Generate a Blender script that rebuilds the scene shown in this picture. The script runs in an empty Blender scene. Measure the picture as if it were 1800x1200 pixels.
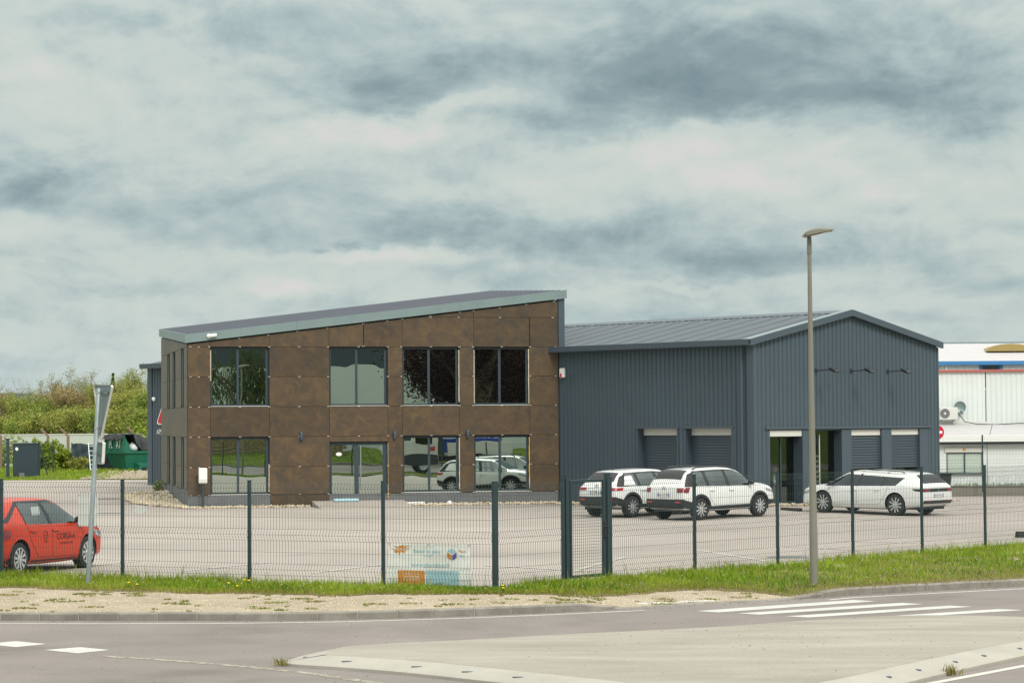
import bpy, bmesh, math, random
import numpy as np
from mathutils import Vector, Matrix
R = math.radians
rng = random.Random(7)
nrg = np.random.default_rng(11)
scene = bpy.context.scene
col = scene.collection

# ------------------------------------------------------------------ camera
PITCH, ROLL, EYE = 0.0333, 0.0067, 2.75
cam_d = bpy.data.cameras.new('camera'); cam = bpy.data.objects.new('camera', cam_d); col.objects.link(cam)
cam_d.sensor_width = 36; cam_d.lens = 85; cam_d.clip_start = 0.5; cam_d.clip_end = 20000
_f = Vector((0, math.cos(PITCH), math.sin(PITCH))); _u = Vector((0, -math.sin(PITCH), math.cos(PITCH))); _r = Vector((1, 0, 0))
_rr = _r*math.cos(ROLL) - _u*math.sin(ROLL); _uu = _r*math.sin(ROLL) + _u*math.cos(ROLL)
cam.matrix_world = Matrix(((_rr.x, _uu.x, -_f.x, 0), (_rr.y, _uu.y, -_f.y, 0), (_rr.z, _uu.z, -_f.z, EYE), (0, 0, 0, 1)))
scene.camera = cam

# ------------------------------------------------------------------ view
scene.view_settings.view_transform = 'Standard'; scene.view_settings.look = 'None'
scene.view_settings.exposure = 0.5; scene.view_settings.gamma = 1.0; scene.view_settings.use_curve_mapping = False
scene.cycles.max_bounces = 7; scene.cycles.transparent_max_bounces = 24
scene.cycles.use_denoising = True

# ------------------------------------------------------------------ node helpers
class NT:
    def __init__(s, tree): s.t = tree; s.n = tree.nodes; s.l = tree.links
    def node(s, typ, **kw):
        n = s.n.new(typ)
        for k, v in kw.items(): setattr(n, k, v)
        return n
    def inp(s, n, i, v):
        if v is None: return
        if hasattr(v, 'is_output'): s.l.new(v, n.inputs[i])
        else: n.inputs[i].default_value = v
    def math(s, op, a, b=None, c=None, clamp=False):
        n = s.node('ShaderNodeMath', operation=op, use_clamp=clamp)
        s.inp(n, 0, a); s.inp(n, 1, b); s.inp(n, 2, c); return n.outputs[0]
    def vmath(s, op, a, b=None):
        n = s.node('ShaderNodeVectorMath', operation=op); s.inp(n, 0, a); s.inp(n, 1, b); return n.outputs[0]
    def noise(s, vec, scale, detail=4, rough=0.55, dist=0.0, out=0):
        n = s.node('ShaderNodeTexNoise'); s.inp(n, 'Vector', vec); n.inputs['Scale'].default_value = scale
        n.inputs['Detail'].default_value = detail; n.inputs['Roughness'].default_value = rough; n.inputs['Distortion'].default_value = dist
        return n.outputs[out]
    def ramp(s, fac, stops, interp='LINEAR'):
        n = s.node('ShaderNodeValToRGB'); n.color_ramp.interpolation = interp; e = n.color_ramp.elements
        while len(e) < len(stops): e.new(0.5)
        for el, (p, c) in zip(e, stops): el.position = p; el.color = (*c, 1) if len(c) == 3 else c
        s.inp(n, 0, fac); return n.outputs[0]
    def mix(s, fac, a, b, mode='MIX'):
        n = s.node('ShaderNodeMix', data_type='RGBA', blend_type=mode)
        s.inp(n, 0, fac); s.inp(n, 6, (*a, 1) if isinstance(a, tuple) and len(a) == 3 else a); s.inp(n, 7, (*b, 1) if isinstance(b, tuple) and len(b) == 3 else b)
        return n.outputs[2]
    def mapr(s, v, a, b, c, d, smooth=False):
        n = s.node('ShaderNodeMapRange'); n.interpolation_type = 'SMOOTHSTEP' if smooth else 'LINEAR'
        s.inp(n, 0, v)
        for i, k in zip((1, 2, 3, 4), (a, b, c, d)): n.inputs[i].default_value = k
        return n.outputs[0]

def srgb(r, g, b):
    f = lambda c: (c/255/12.92) if c/255 <= 0.04045 else ((c/255+0.055)/1.055)**2.4
    return (f(r), f(g), f(b))

# ------------------------------------------------------------------ world: overcast sky with layered cloud
SUN_AZ, SUN_EL = R(152), R(44)      # azimuth clockwise from +Y (behind the camera, to its right)
world = bpy.data.worlds.new('World'); scene.world = world; world.use_nodes = True
w = NT(world.node_tree); w.n.clear()
tc = w.node('ShaderNodeTexCoord'); D = tc.outputs['Generated']
sep = w.node('ShaderNodeSeparateXYZ'); w.inp(sep, 0, D); dx, dy, dz = sep.outputs
zc = w.math('ADD', w.math('MAXIMUM', dz, 0.0), 0.055)
comb = w.node('ShaderNodeCombineXYZ'); w.inp(comb, 0, w.math('DIVIDE', dx, zc)); w.inp(comb, 1, w.math('MULTIPLY', w.math('DIVIDE', dy, zc), 0.55)); P = comb.outputs[0]
n1 = w.noise(P, 0.85, 9, 0.56, 0.35)
n2 = w.noise(w.vmath('ADD', P, (7.3, 2.1, 0.4)), 2.3, 8, 0.6, 0.3)
n3 = w.noise(w.vmath('ADD', P, (3.3, 9.1, 1.4)), 0.33, 4, 0.5, 0.2)
# individual cloud masses seen in this part of the sky (centre azimuth / elevation, radii, tilt, weight)
wn = w.noise(w.vmath('MULTIPLY', D, (1.0, 1.0, 1.9)), 26.0, 9, 0.60, 0.0, 1)
wsep = w.node('ShaderNodeSeparateXYZ'); w.inp(wsep, 0, wn)
ax = w.math('ADD', dx, w.math('MULTIPLY', w.math('SUBTRACT', wsep.outputs[0], 0.5), 0.085))
az_ = w.math('ADD', dz, w.math('MULTIPLY', w.math('SUBTRACT', wsep.outputs[1], 0.5), 0.030))
def blob(cx, cz, rx, up, dn, tilt, wt):   # soft upper side, firmer flat base
    u = w.math('SUBTRACT', ax, cx); v = w.math('SUBTRACT', w.math('SUBTRACT', az_, cz), w.math('MULTIPLY', u, tilt))
    vv = w.math('ADD', w.math('DIVIDE', w.math('MAXIMUM', v, 0.0), up), w.math('DIVIDE', w.math('MINIMUM', v, 0.0), -dn))
    q = w.math('ADD', w.math('POWER', w.math('ABSOLUTE', w.math('DIVIDE', u, rx)), 2.0), w.math('POWER', vv, 2.0))
    return w.math('MULTIPLY', w.math('EXPONENT', w.math('MULTIPLY', w.math('POWER', q, 1.3), -1.0)), wt)
def px(x, y): return ((x-900)/4250, (741-y)/4250)
masses = [(1190, 200, .070, .026, .0075, .07, -1.0), (1380, 160, .075, .030, .010, .05, -.55), (1660, 205, .060, .022, .0085, .02, -.85), (730, 170, .030, .016, .007, .12, -.75), (520, 60, .050, .018, .010, 0, -.55), (1000, 110, .10, .020, .012, .05, -.35),
          (30, 365, .028, .020, .0065, .02, -1.0), (770, 420, .032, .014, .0055, -.02, -.85), (622, 428, .010, .0035, .003, 0, -.8), (1040, 450, .030, .014, .006, .02, -.75), (1300, 465, .038, .011, .0055, .04, -.95), (380, 380, .060, .020, .010, 0, -.45), (950, 400, .05, .012, .008, 0, -.3), (1640, 430, .07, .010, .008, .03, -.25),
          (640, 240, .048, .008, .0075, .16, .85), (790, 200, .016, .006, .005, .3, .5), (1150, 270, .055, .009, .009, .10, .75), (1330, 310, .048, .009, .009, .10, .7), (690, 447, .040, .004, .0035, 0, .75), (485, 512, .011, .005, .004, .1, .75), (1160, 503, .024, .003, .0025, 0, .5),
          (110, 180, .065, .022, .018, 0, .40), (1600, 320, .07, .016, .014, .08, .35), (120, 590, .07, .010, .008, 0, .30), (900, 345, .06, .012, .010, 0, .2)]
bias = None
for (x_, y_, rx, up, dn, tl, wt) in masses:
    b_ = blob(*px(x_, y_), rx, up, dn, tl, wt); bias = b_ if bias is None else w.math('ADD', bias, b_)
front = w.mapr(dy, 0.75, 0.93, 0.0, 1.0, True)
bias = w.math('MULTIPLY', bias, front)
cl = w.math('ADD', w.math('MULTIPLY', w.math('SUBTRACT', n1, 0.5), 0.52), w.math('MULTIPLY', w.math('SUBTRACT', n2, 0.5), 0.14))
cl = w.math('ADD', cl, w.math('MULTIPLY', w.math('SUBTRACT', n3, 0.5), 0.40))
vA = w.vmath('MULTIPLY', D, (1.0, 1.0, 1.8)); nA = w.noise(vA, 15.0, 9, 0.58, 0.25); nB = w.noise(w.vmath('ADD', vA, (0.004, 0.0, 0.011)), 15.0, 9, 0.58, 0.25)
relief = w.math('MULTIPLY', w.math('SUBTRACT', nA, nB), 1.0)
fine = w.math('MULTIPLY', w.math('SUBTRACT', w.noise(w.vmath('MULTIPLY', D, (1.0, 1.0, 2.4)), 34.0, 8, 0.62, 0.3), 0.5), 0.13)
cl = w.math('ADD', w.math('ADD', w.math('ADD', cl, relief), fine), w.math('MULTIPLY', bias, 0.255))
cl = w.math('ADD', cl, 0.54, clamp=True)
ccol = w.ramp(cl, [(0.0, srgb(120, 141, 148)), (0.22, srgb(143, 162, 167)), (0.42, srgb(174, 191, 192)), (0.58, srgb(196, 208, 204)), (0.74, srgb(208, 214, 208)), (0.86, srgb(217, 215, 214)), (1.0, srgb(226, 219, 222))])
sky = w.node('ShaderNodeTexSky', sky_type='NISHITA'); sky.sun_disc = False; sky.sun_elevation = SUN_EL; sky.sun_rotation = SUN_AZ
skyc = w.vmath('MULTIPLY', sky.outputs[0], (0.1, 0.1, 0.1))
hz = w.mapr(dz, 0.0, 0.06, 0.35, 0.0, True)
ccol = w.mix(hz, ccol, srgb(196, 212, 212))
skycol = w.mix(0.985, skyc, ccol)
# overcast skies brighten towards the zenith
zen = w.mapr(dz, 0.12, 0.85, 0.707, 2.15, True)
skycol = w.mix(w.mapr(dz, 0.15, 0.6, 0.0, 0.85, True), skycol, srgb(206, 205, 200))
bg = w.node('ShaderNodeBackground'); w.inp(bg, 0, skycol); w.inp(bg, 1, zen)
wo = w.node('ShaderNodeOutputWorld'); w.l.new(bg.outputs[0], wo.inputs[0])

sun_d = bpy.data.lights.new('sun', 'SUN'); sun_d.energy = 1.5; sun_d.angle = R(18); sun_d.color = (1.0, 0.955, 0.885)
sun = bpy.data.objects.new('sun', sun_d); col.objects.link(sun)
_sd = Vector((math.sin(SUN_AZ)*math.cos(SUN_EL), math.cos(SUN_AZ)*math.cos(SUN_EL), math.sin(SUN_EL)))
sun.rotation_euler = _sd.to_track_quat('Z', 'Y').to_euler(); sun.location = _sd*60

# ------------------------------------------------------------------ materials
MATS = {}
def mat(name, base, rough=0.6, stain=None, *,  metal=0.0, var=0.0, vscale=3.0, var2=0.0, v2scale=40.0, bump=0.0, bscale=60.0, coat=0.0, spec=0.5, tint=None, tint_scale=1.0, rnd=0.0, coords='Object', stretch=None, trans=0.0, alpha=1.0):
    m = bpy.data.materials.new(name); m.use_nodes = True; t = NT(m.node_tree)
    p = t.n['Principled BSDF']
    p.inputs['Roughness'].default_value = rough; p.inputs['Metallic'].default_value = metal
    p.inputs['Specular IOR Level'].default_value = spec
    if coat: p.inputs['Coat Weight'].default_value = coat; p.inputs['Coat Roughness'].default_value = 0.04
    c = (*base, 1)
    vec = None
    if var or var2 or bump or tint:
        tcn = t.node('ShaderNodeTexCoord'); vec = tcn.outputs[coords]
        if rnd:
            oi = t.node('ShaderNodeObjectInfo'); vec = t.vmath('ADD', vec, oi.outputs['Location'])
        if stretch: vec = t.vmath('MULTIPLY', vec, stretch)
    if tint:
        f = t.mapr(t.noise(vec, tint_scale, 6, 0.6, 0.4), 0.38, 0.64, 0, 1)
        c = t.mix(f, c, (*tint, 1))
    def vary(c, sc, amt, det):
        k = t.mapr(t.noise(vec, sc, det, 0.6), 0.25, 0.75, 1-amt, 1+amt)
        cn = t.node('ShaderNodeCombineColor'); [t.inp(cn, i, k) for i in range(3)]
        return t.mix(1.0, c, cn.outputs[0], 'MULTIPLY')
    if var: c = vary(c, vscale, var, 6)
    if var2: c = vary(c, v2scale, var2, 3)
    if stain:
        for ss, lo, hi, mu in stain:
            k = t.mapr(t.noise(vec, ss, 5, 0.6, 0.3), lo, hi, 1.0, mu); cn = t.node('ShaderNodeCombineColor'); [t.inp(cn, i, k) for i in range(3)]; c = t.mix(1.0, c, cn.outputs[0], 'MULTIPLY')
    if rnd:
        oi2 = t.node('ShaderNodeObjectInfo'); k = t.mapr(oi2.outputs['Random'], 0, 1, 1-rnd, 1+rnd)
        cn = t.node('ShaderNodeCombineColor'); [t.inp(cn, i, k) for i in range(3)]
        c = t.mix(1.0, c, cn.outputs[0], 'MULTIPLY')
    t.inp(p, 'Base Color', c)
    if bump:
        b = t.node('ShaderNodeBump'); b.inputs['Strength'].default_value = bump; b.inputs['Distance'].default_value = 0.02
        t.inp(b, 'Height', t.noise(vec, bscale, 4, 0.65)); t.l.new(b.outputs[0], p.inputs['Normal'])
    MATS[name] = m; return m
def leafmat(name, cols, trans=0.25):
    m = bpy.data.materials.new(name); m.use_nodes = True; t = NT(m.node_tree); p = t.n['Principled BSDF']
    g = t.node('ShaderNodeNewGeometry'); stops = [(i/max(1, len(cols)-1), c) for i, c in enumerate(cols)]
    c = t.ramp(g.outputs['Random Per Island'], stops)
    tcn = t.node('ShaderNodeTexCoord')
    k = t.mapr(t.noise(tcn.outputs['Object'], 0.9, 4, 0.6), 0.3, 0.7, 0.7, 1.3); cn = t.node('ShaderNodeCombineColor'); [t.inp(cn, i, k) for i in range(3)]
    c = t.mix(1.0, c, cn.outputs[0], 'MULTIPLY')
    t.inp(p, 'Base Color', c); p.inputs['Roughness'].default_value = 0.6; p.inputs['Specular IOR Level'].default_value = 0.2
    tr = t.node('ShaderNodeBsdfTranslucent'); t.inp(tr, 0, c); mx = t.node('ShaderNodeMixShader'); mx.inputs[0].default_value = trans
    t.l.new(p.outputs[0], mx.inputs[1]); t.l.new(tr.outputs[0], mx.inputs[2]); t.l.new(mx.outputs[0], t.n['Material Output'].inputs[0])
    MATS[name] = m; return m

mat('lot_asphalt', (0.376, 0.332, 0.296), 0.9, [(0.55, 0.60, 0.72, 0.80), (0.12, 0.50, 0.62, 0.93), (2.2, 0.70, 0.76, 0.80)], var=0.10, vscale=0.16, var2=0.14, v2scale=26, bump=0.12, bscale=110, spec=0.25, tint=(0.318, 0.290, 0.255), tint_scale=0.09)
mat('road_asphalt', (0.224, 0.198, 0.182), 0.88, [(0.35, 0.56, 0.66, 0.88), (1.6, 0.68, 0.74, 0.82), (0.25, 0.40, 0.30, 1.12)], var=0.13, vscale=0.5, var2=0.30, v2scale=46, bump=0.3, bscale=85, spec=0.3, tint=(0.190, 0.171, 0.154), tint_scale=0.35)
mat('island_concrete', (0.345, 0.322, 0.272), 0.9, var=0.12, vscale=0.8, var2=0.16, v2scale=30, bump=0.2, bscale=70, spec=0.25, tint=(0.285, 0.265, 0.222), tint_scale=0.5, stretch=(0.6, 1.6, 1))
mat('island_border', (0.375, 0.358, 0.31), 0.85, var=0.10, vscale=1.5, var2=0.08, v2scale=40, bump=0.12, bscale=60, spec=0.3)
mat('kerb_stone', (0.27, 0.255, 0.218), 0.85, var=0.16, vscale=3.0, var2=0.14, v2scale=50, bump=0.25, bscale=80, spec=0.3, tint=(0.20, 0.185, 0.16), tint_scale=2.0, rnd=0.06)
mat('gravel', (0.385, 0.332, 0.245), 0.95, var=0.14, vscale=1.2, var2=0.42, v2scale=34, bump=0.7, bscale=42, spec=0.2, tint=(0.31, 0.262, 0.19), tint_scale=0.9)
mat('soil', (0.15, 0.13, 0.06), 0.95, var=0.3, vscale=4, var2=0.3, v2scale=30, bump=0.5, bscale=30, spec=0.1)
mat('field_grass', (0.135, 0.165, 0.045), 0.95, var=0.3, vscale=0.5, var2=0.35, v2scale=9, bump=0.5, bscale=14, spec=0.1, tint=(0.075, 0.125, 0.025), tint_scale=0.4)
mat('marking_white', (0.50, 0.50, 0.465), 0.8, var=0.12, vscale=2.0, var2=0.22, v2scale=38, spec=0.3)
def faded(name, colr, dens, scale):
    m = mat(name, colr, 0.85, var=0.1, vscale=3, spec=0.3); t = NT(m.node_tree); p = t.n['Principled BSDF']
    tcn = t.node('ShaderNodeTexCoord'); t.inp(p, 'Alpha', t.mapr(t.noise(tcn.outputs['Object'], scale, 5, 0.7), 0.36+dens*0.3, 0.44+dens*0.3, 1.0, 0.0)); return m
faded('marking_worn', (0.36, 0.33, 0.27), 0.45, 12.0)
faded('line_worn', (0.52, 0.51, 0.46), 0.85, 6.0)
# brown large-format cladding
def brown(name, cols, rough):
    m = bpy.data.materials.new(name); m.use_nodes = True; t = NT(m.node_tree); p = t.n['Principled BSDF']
    tcn = t.node('ShaderNodeTexCoord'); oi = t.node('ShaderNodeObjectInfo')
    off = t.node('ShaderNodeCombineXYZ'); t.inp(off, 0, t.math('MULTIPLY', oi.outputs['Random'], 37.0)); t.inp(off, 2, t.math('MULTIPLY', oi.outputs['Random'], 91.0))
    v = t.vmath('ADD', tcn.outputs['Object'], off.outputs[0])
    c = t.ramp(t.noise(v, 1.7, 8, 0.66, 0.6), [(0.32, cols[0]), (0.5, cols[1]), (0.66, cols[2])])
    sp = t.ramp(t.noise(v, 2.9, 7, 0.72, 0.7), [(0.50, (0, 0, 0)), (0.72, (1, 1, 1))])
    c = t.mix(t.math('MULTIPLY', sp, 0.70), c, cols[3])
    k = t.mapr(t.noise(v, 38, 5, 0.75), 0.25, 0.75, 0.68, 1.32); cn = t.node('ShaderNodeCombineColor'); [t.inp(cn, i, k) for i in range(3)]
    c = t.mix(1.0, c, cn.outputs[0], 'MULTIPLY')
    kr = t.mapr(oi.outputs['Random'], 0, 1, 0.80, 1.17); cr = t.node('ShaderNodeCombineColor'); [t.inp(cr, i, kr) for i in range(3)]
    c = t.mix(1.0, c, cr.outputs[0], 'MULTIPLY')
    t.inp(p, 'Base Color', c); p.inputs['Roughness'].default_value = rough; p.inputs['Specular IOR Level'].default_value = 0.55
    MATS[name] = m
brown('brown_panel', [(0.046, 0.036, 0.025), (0.072, 0.047, 0.025), (0.100, 0.063, 0.028), (0.138, 0.082, 0.031)], 0.45)
mat('grey_sheet', (0.060, 0.087, 0.107), 0.45, [(0.7, 0.58, 0.70, 0.90)], var=0.10, vscale=0.35, spec=0.45)
mat('grey_trim', (0.062, 0.086, 0.108), 0.40, var=0.04, vscale=0.7)
mat('grey_roof', (0.082, 0.101, 0.118), 0.5, var=0.08, vscale=0.5, spec=0.35)
mat('brown_roof', (0.100, 0.110, 0.138), 0.55, var=0.08, vscale=0.6, spec=0.3)
mat('galvanised', (0.215, 0.285, 0.285), 0.45, metal=0.35, var=0.08, vscale=1.5, spec=0.5)
mat('galv_post', (0.30, 0.35, 0.36), 0.45, metal=0.5, var=0.12, vscale=5.0)
mat('frame_grey', (0.032, 0.052, 0.066), 0.42)
mat('dark_void', (0.018, 0.02, 0.022), 0.8)
mat('room', (0.05, 0.052, 0.048), 0.9)
mat('plinth', (0.145, 0.152, 0.155), 0.9, var=0.15, vscale=2, var2=0.3, v2scale=40, bump=0.3, bscale=40)
mat('white_paint', (0.80, 0.81, 0.78), 0.45)
mat('cream_white', (0.62, 0.62, 0.57), 0.5, var=0.05)
mat('fence_metal', (0.022, 0.044, 0.052), 0.45)
mat('fence_wire', (0.040, 0.068, 0.072), 0.5)
mat('lamp_paint', (0.205, 0.200, 0.162), 0.45, var=0.06, vscale=2)
mat('pebble', (0.50, 0.40, 0.25), 0.8, var=0.35, vscale=5, tint=(0.58, 0.52, 0.42), tint_scale=4)
mat('foam_yellow', (0.55, 0.36, 0.06), 0.8, var=0.3, vscale=5)
mat('foam_pale', (0.55, 0.49, 0.36), 0.8, var=0.2, vscale=6)
mat('red_sign', (0.55, 0.01, 0.035), 0.4)
mat('orange_print', (0.66, 0.28, 0.05), 0.6); mat('blue_print', (0.09, 0.11, 0.40), 0.6); mat('pale_blue', (0.40, 0.62, 0.68), 0.6); mat('banner_white', (0.86, 0.88, 0.83), 0.6, var=0.05, vscale=3)
mat('sky_print', (0.33, 0.58, 0.66), 0.6)
mat('black_plastic', (0.020, 0.024, 0.026), 0.55, var=0.1); mat('rubber', (0.017, 0.018, 0.019), 0.8, var=0.15, vscale=8)
mat('white_car', (0.72, 0.735, 0.715), 0.3, coat=0.8); mat('red_car', (0.50, 0.032, 0.005), 0.3, coat=0.3, spec=0.25)
mat('alloy', (0.62, 0.64, 0.65), 0.28, metal=0.7); mat('alloy_dark', (0.03, 0.032, 0.034), 0.4)
mat('tail_red', (0.22, 0.006, 0.016), 0.12, coat=0.8); mat('tail_bright', (0.42, 0.012, 0.025), 0.12, coat=0.8); mat('chrome', (0.55, 0.56, 0.56), 0.12, metal=1.0)
mat('headlight', (0.35, 0.38, 0.40), 0.08, metal=0.3, coat=1.0); mat('seat', (0.10, 0.10, 0.10), 0.8)
mat('plate', (0.72, 0.73, 0.70), 0.5); mat('plate_blue', (0.02, 0.08, 0.45), 0.5); mat('ink', (0.014, 0.015, 0.016), 0.6)
mat('skip_green', (0.020, 0.165, 0.105), 0.42, var=0.25, vscale=1.5, tint=(0.014, 0.12, 0.08), tint_scale=1.2); mat('tarp', (0.016, 0.018, 0.020), 0.7, var=0.3, vscale=3)
mat('cardboard', (0.42, 0.28, 0.14), 0.85, var=0.15); mat('plastic_bag', (0.62, 0.66, 0.70), 0.45)
mat('white_wall', (0.50, 0.53, 0.49), 0.8, var=0.12, vscale=0.8, stretch=(1, 1, .25)); mat('white_sheet', (0.66, 0.70, 0.68), 0.5, var=0.05, vscale=0.6); mat('white_roof', (0.46, 0.445, 0.45), 0.5, var=0.03)
mat('blue_trim', (0.05, 0.21, 0.45), 0.4); mat('rust_trim', (0.42, 0.12, 0.10), 0.5); mat('tan_dome', (0.34, 0.25, 0.09), 0.4); mat('low_wall', (0.26, 0.245, 0.20), 0.85, var=0.1, vscale=1.0)
mat('aluminium', (0.50, 0.52, 0.52), 0.35, metal=0.7); mat('post_brown', (0.24, 0.17, 0.11), 0.9, var=0.2); mat('net_dark', (0.03, 0.05, 0.06), 0.7, var=0.5, vscale=3)
mat('blue_crate', (0.015, 0.05, 0.30), 0.5); mat('dry_stone', (0.30, 0.23, 0.12), 0.9, var=0.35, vscale=3, var2=0.2, rnd=0.0); mat('lorry_white', (0.62, 0.62, 0.55), 0.4); mat('lorry_red', (0.50, 0.02, 0.03), 0.4)
mat('bark', (0.17, 0.14, 0.10), 0.95, var=0.3, vscale=4); mat('bark_grey', (0.26, 0.24, 0.20), 0.95, var=0.3, vscale=4)
mat('hill', (0.10, 0.15, 0.16), 0.95, var=0.2, vscale=0.01)  # blue of distant haze is mixed into the forest colour
leafmat('grass_blade', [(0.145, 0.230, 0.014), (0.215, 0.325, 0.018), (0.285, 0.375, 0.030), (0.36, 0.36, 0.08)], 0.3)
leafmat('grass_dry', [(0.18, 0.19, 0.03), (0.26, 0.22, 0.06), (0.32, 0.25, 0.10)], 0.2)
leafmat('grass_dark', [(0.070, 0.165, 0.010), (0.11, 0.235, 0.012), (0.155, 0.285, 0.018)], 0.3)
leafmat('leaf_olive', [(0.218, 0.247, 0.052), (0.299, 0.316, 0.069), (0.356, 0.345, 0.092)]); leafmat('leaf_green', [(0.172, 0.236, 0.046), (0.247, 0.310, 0.057), (0.310, 0.362, 0.081)])
leafmat('leaf_brown', [(0.241, 0.190, 0.086), (0.322, 0.247, 0.115), (0.356, 0.299, 0.127)]); leafmat('leaf_pale', [(0.230, 0.253, 0.115), (0.299, 0.310, 0.149), (0.345, 0.333, 0.184)])
leafmat('leaf_bush', [(0.15, 0.22, 0.02), (0.22, 0.29, 0.026), (0.29, 0.35, 0.04)]); leafmat('leaf_beech', [(0.020, 0.007, 0.008), (0.045, 0.016, 0.015), (0.075, 0.028, 0.024)], 0.1); leafmat('leaf_willow', [(0.04, 0.075, 0.012), (0.07, 0.11, 0.018), (0.10, 0.14, 0.03)])
mat('petal_yellow', (0.70, 0.50, 0.01), 0.6); mat('petal_white', (0.70, 0.66, 0.70), 0.6)
def glass(name, refl, tintc, dark, wave, transp=0.0, fk=0.8):
    m = bpy.data.materials.new(name); m.use_nodes = True; t = NT(m.node_tree); t.n.remove(t.n['Principled BSDF'])
    g = t.node('ShaderNodeBsdfGlossy'); g.inputs['Color'].default_value = (*tintc, 1); g.inputs['Roughness'].default_value = 0.0
    if transp: d = t.node('ShaderNodeBsdfTransparent'); d.inputs[0].default_value = (transp*0.97, transp, transp*0.98, 1)
    else: d = t.node('ShaderNodeBsdfDiffuse'); d.inputs[0].default_value = (*dark, 1)
    lw = t.node('ShaderNodeLayerWeight'); lw.inputs[0].default_value = 0.35
    fac = t.math('ADD', t.math('MULTIPLY', lw.outputs['Fresnel'], fk), refl, clamp=True)
    mx = t.node('ShaderNodeMixShader'); t.inp(mx, 0, fac); t.l.new(d.outputs[0], mx.inputs[1]); t.l.new(g.outputs[0], mx.inputs[2])
    if wave:
        tcn = t.node('ShaderNodeTexCoord'); b = t.node('ShaderNodeBump'); b.inputs['Strength'].default_value = 1.0; b.inputs['Distance'].default_value = wave
        t.inp(b, 'Height', t.noise(tcn.outputs['Object'], 0.9, 1, 0.4)); t.l.new(b.outputs[0], g.inputs['Normal'])
    t.l.new(mx.outputs[0], t.n['Material Output'].inputs[0]); MATS[name] = m
glass('coated_glass', 0.60, (0.72, 0.82, 0.75), (0.008, 0.010, 0.010), 0.0016)
glass('shop_glass', 0.03, (0.8, 0.85, 0.80), None, 0.0, 0.75, 0.22); glass('clear_glass', 0.02, (0.8, 0.85, 0.80), None, 0.0, 0.95, 0.2)
glass('car_glass', 0.13, (0.8, 0.9, 0.9), None, 0.0, 0.84); glass('car_glass_dark', 0.035, (0.7, 0.8, 0.85), None, 0.0, 0.10)

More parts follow.
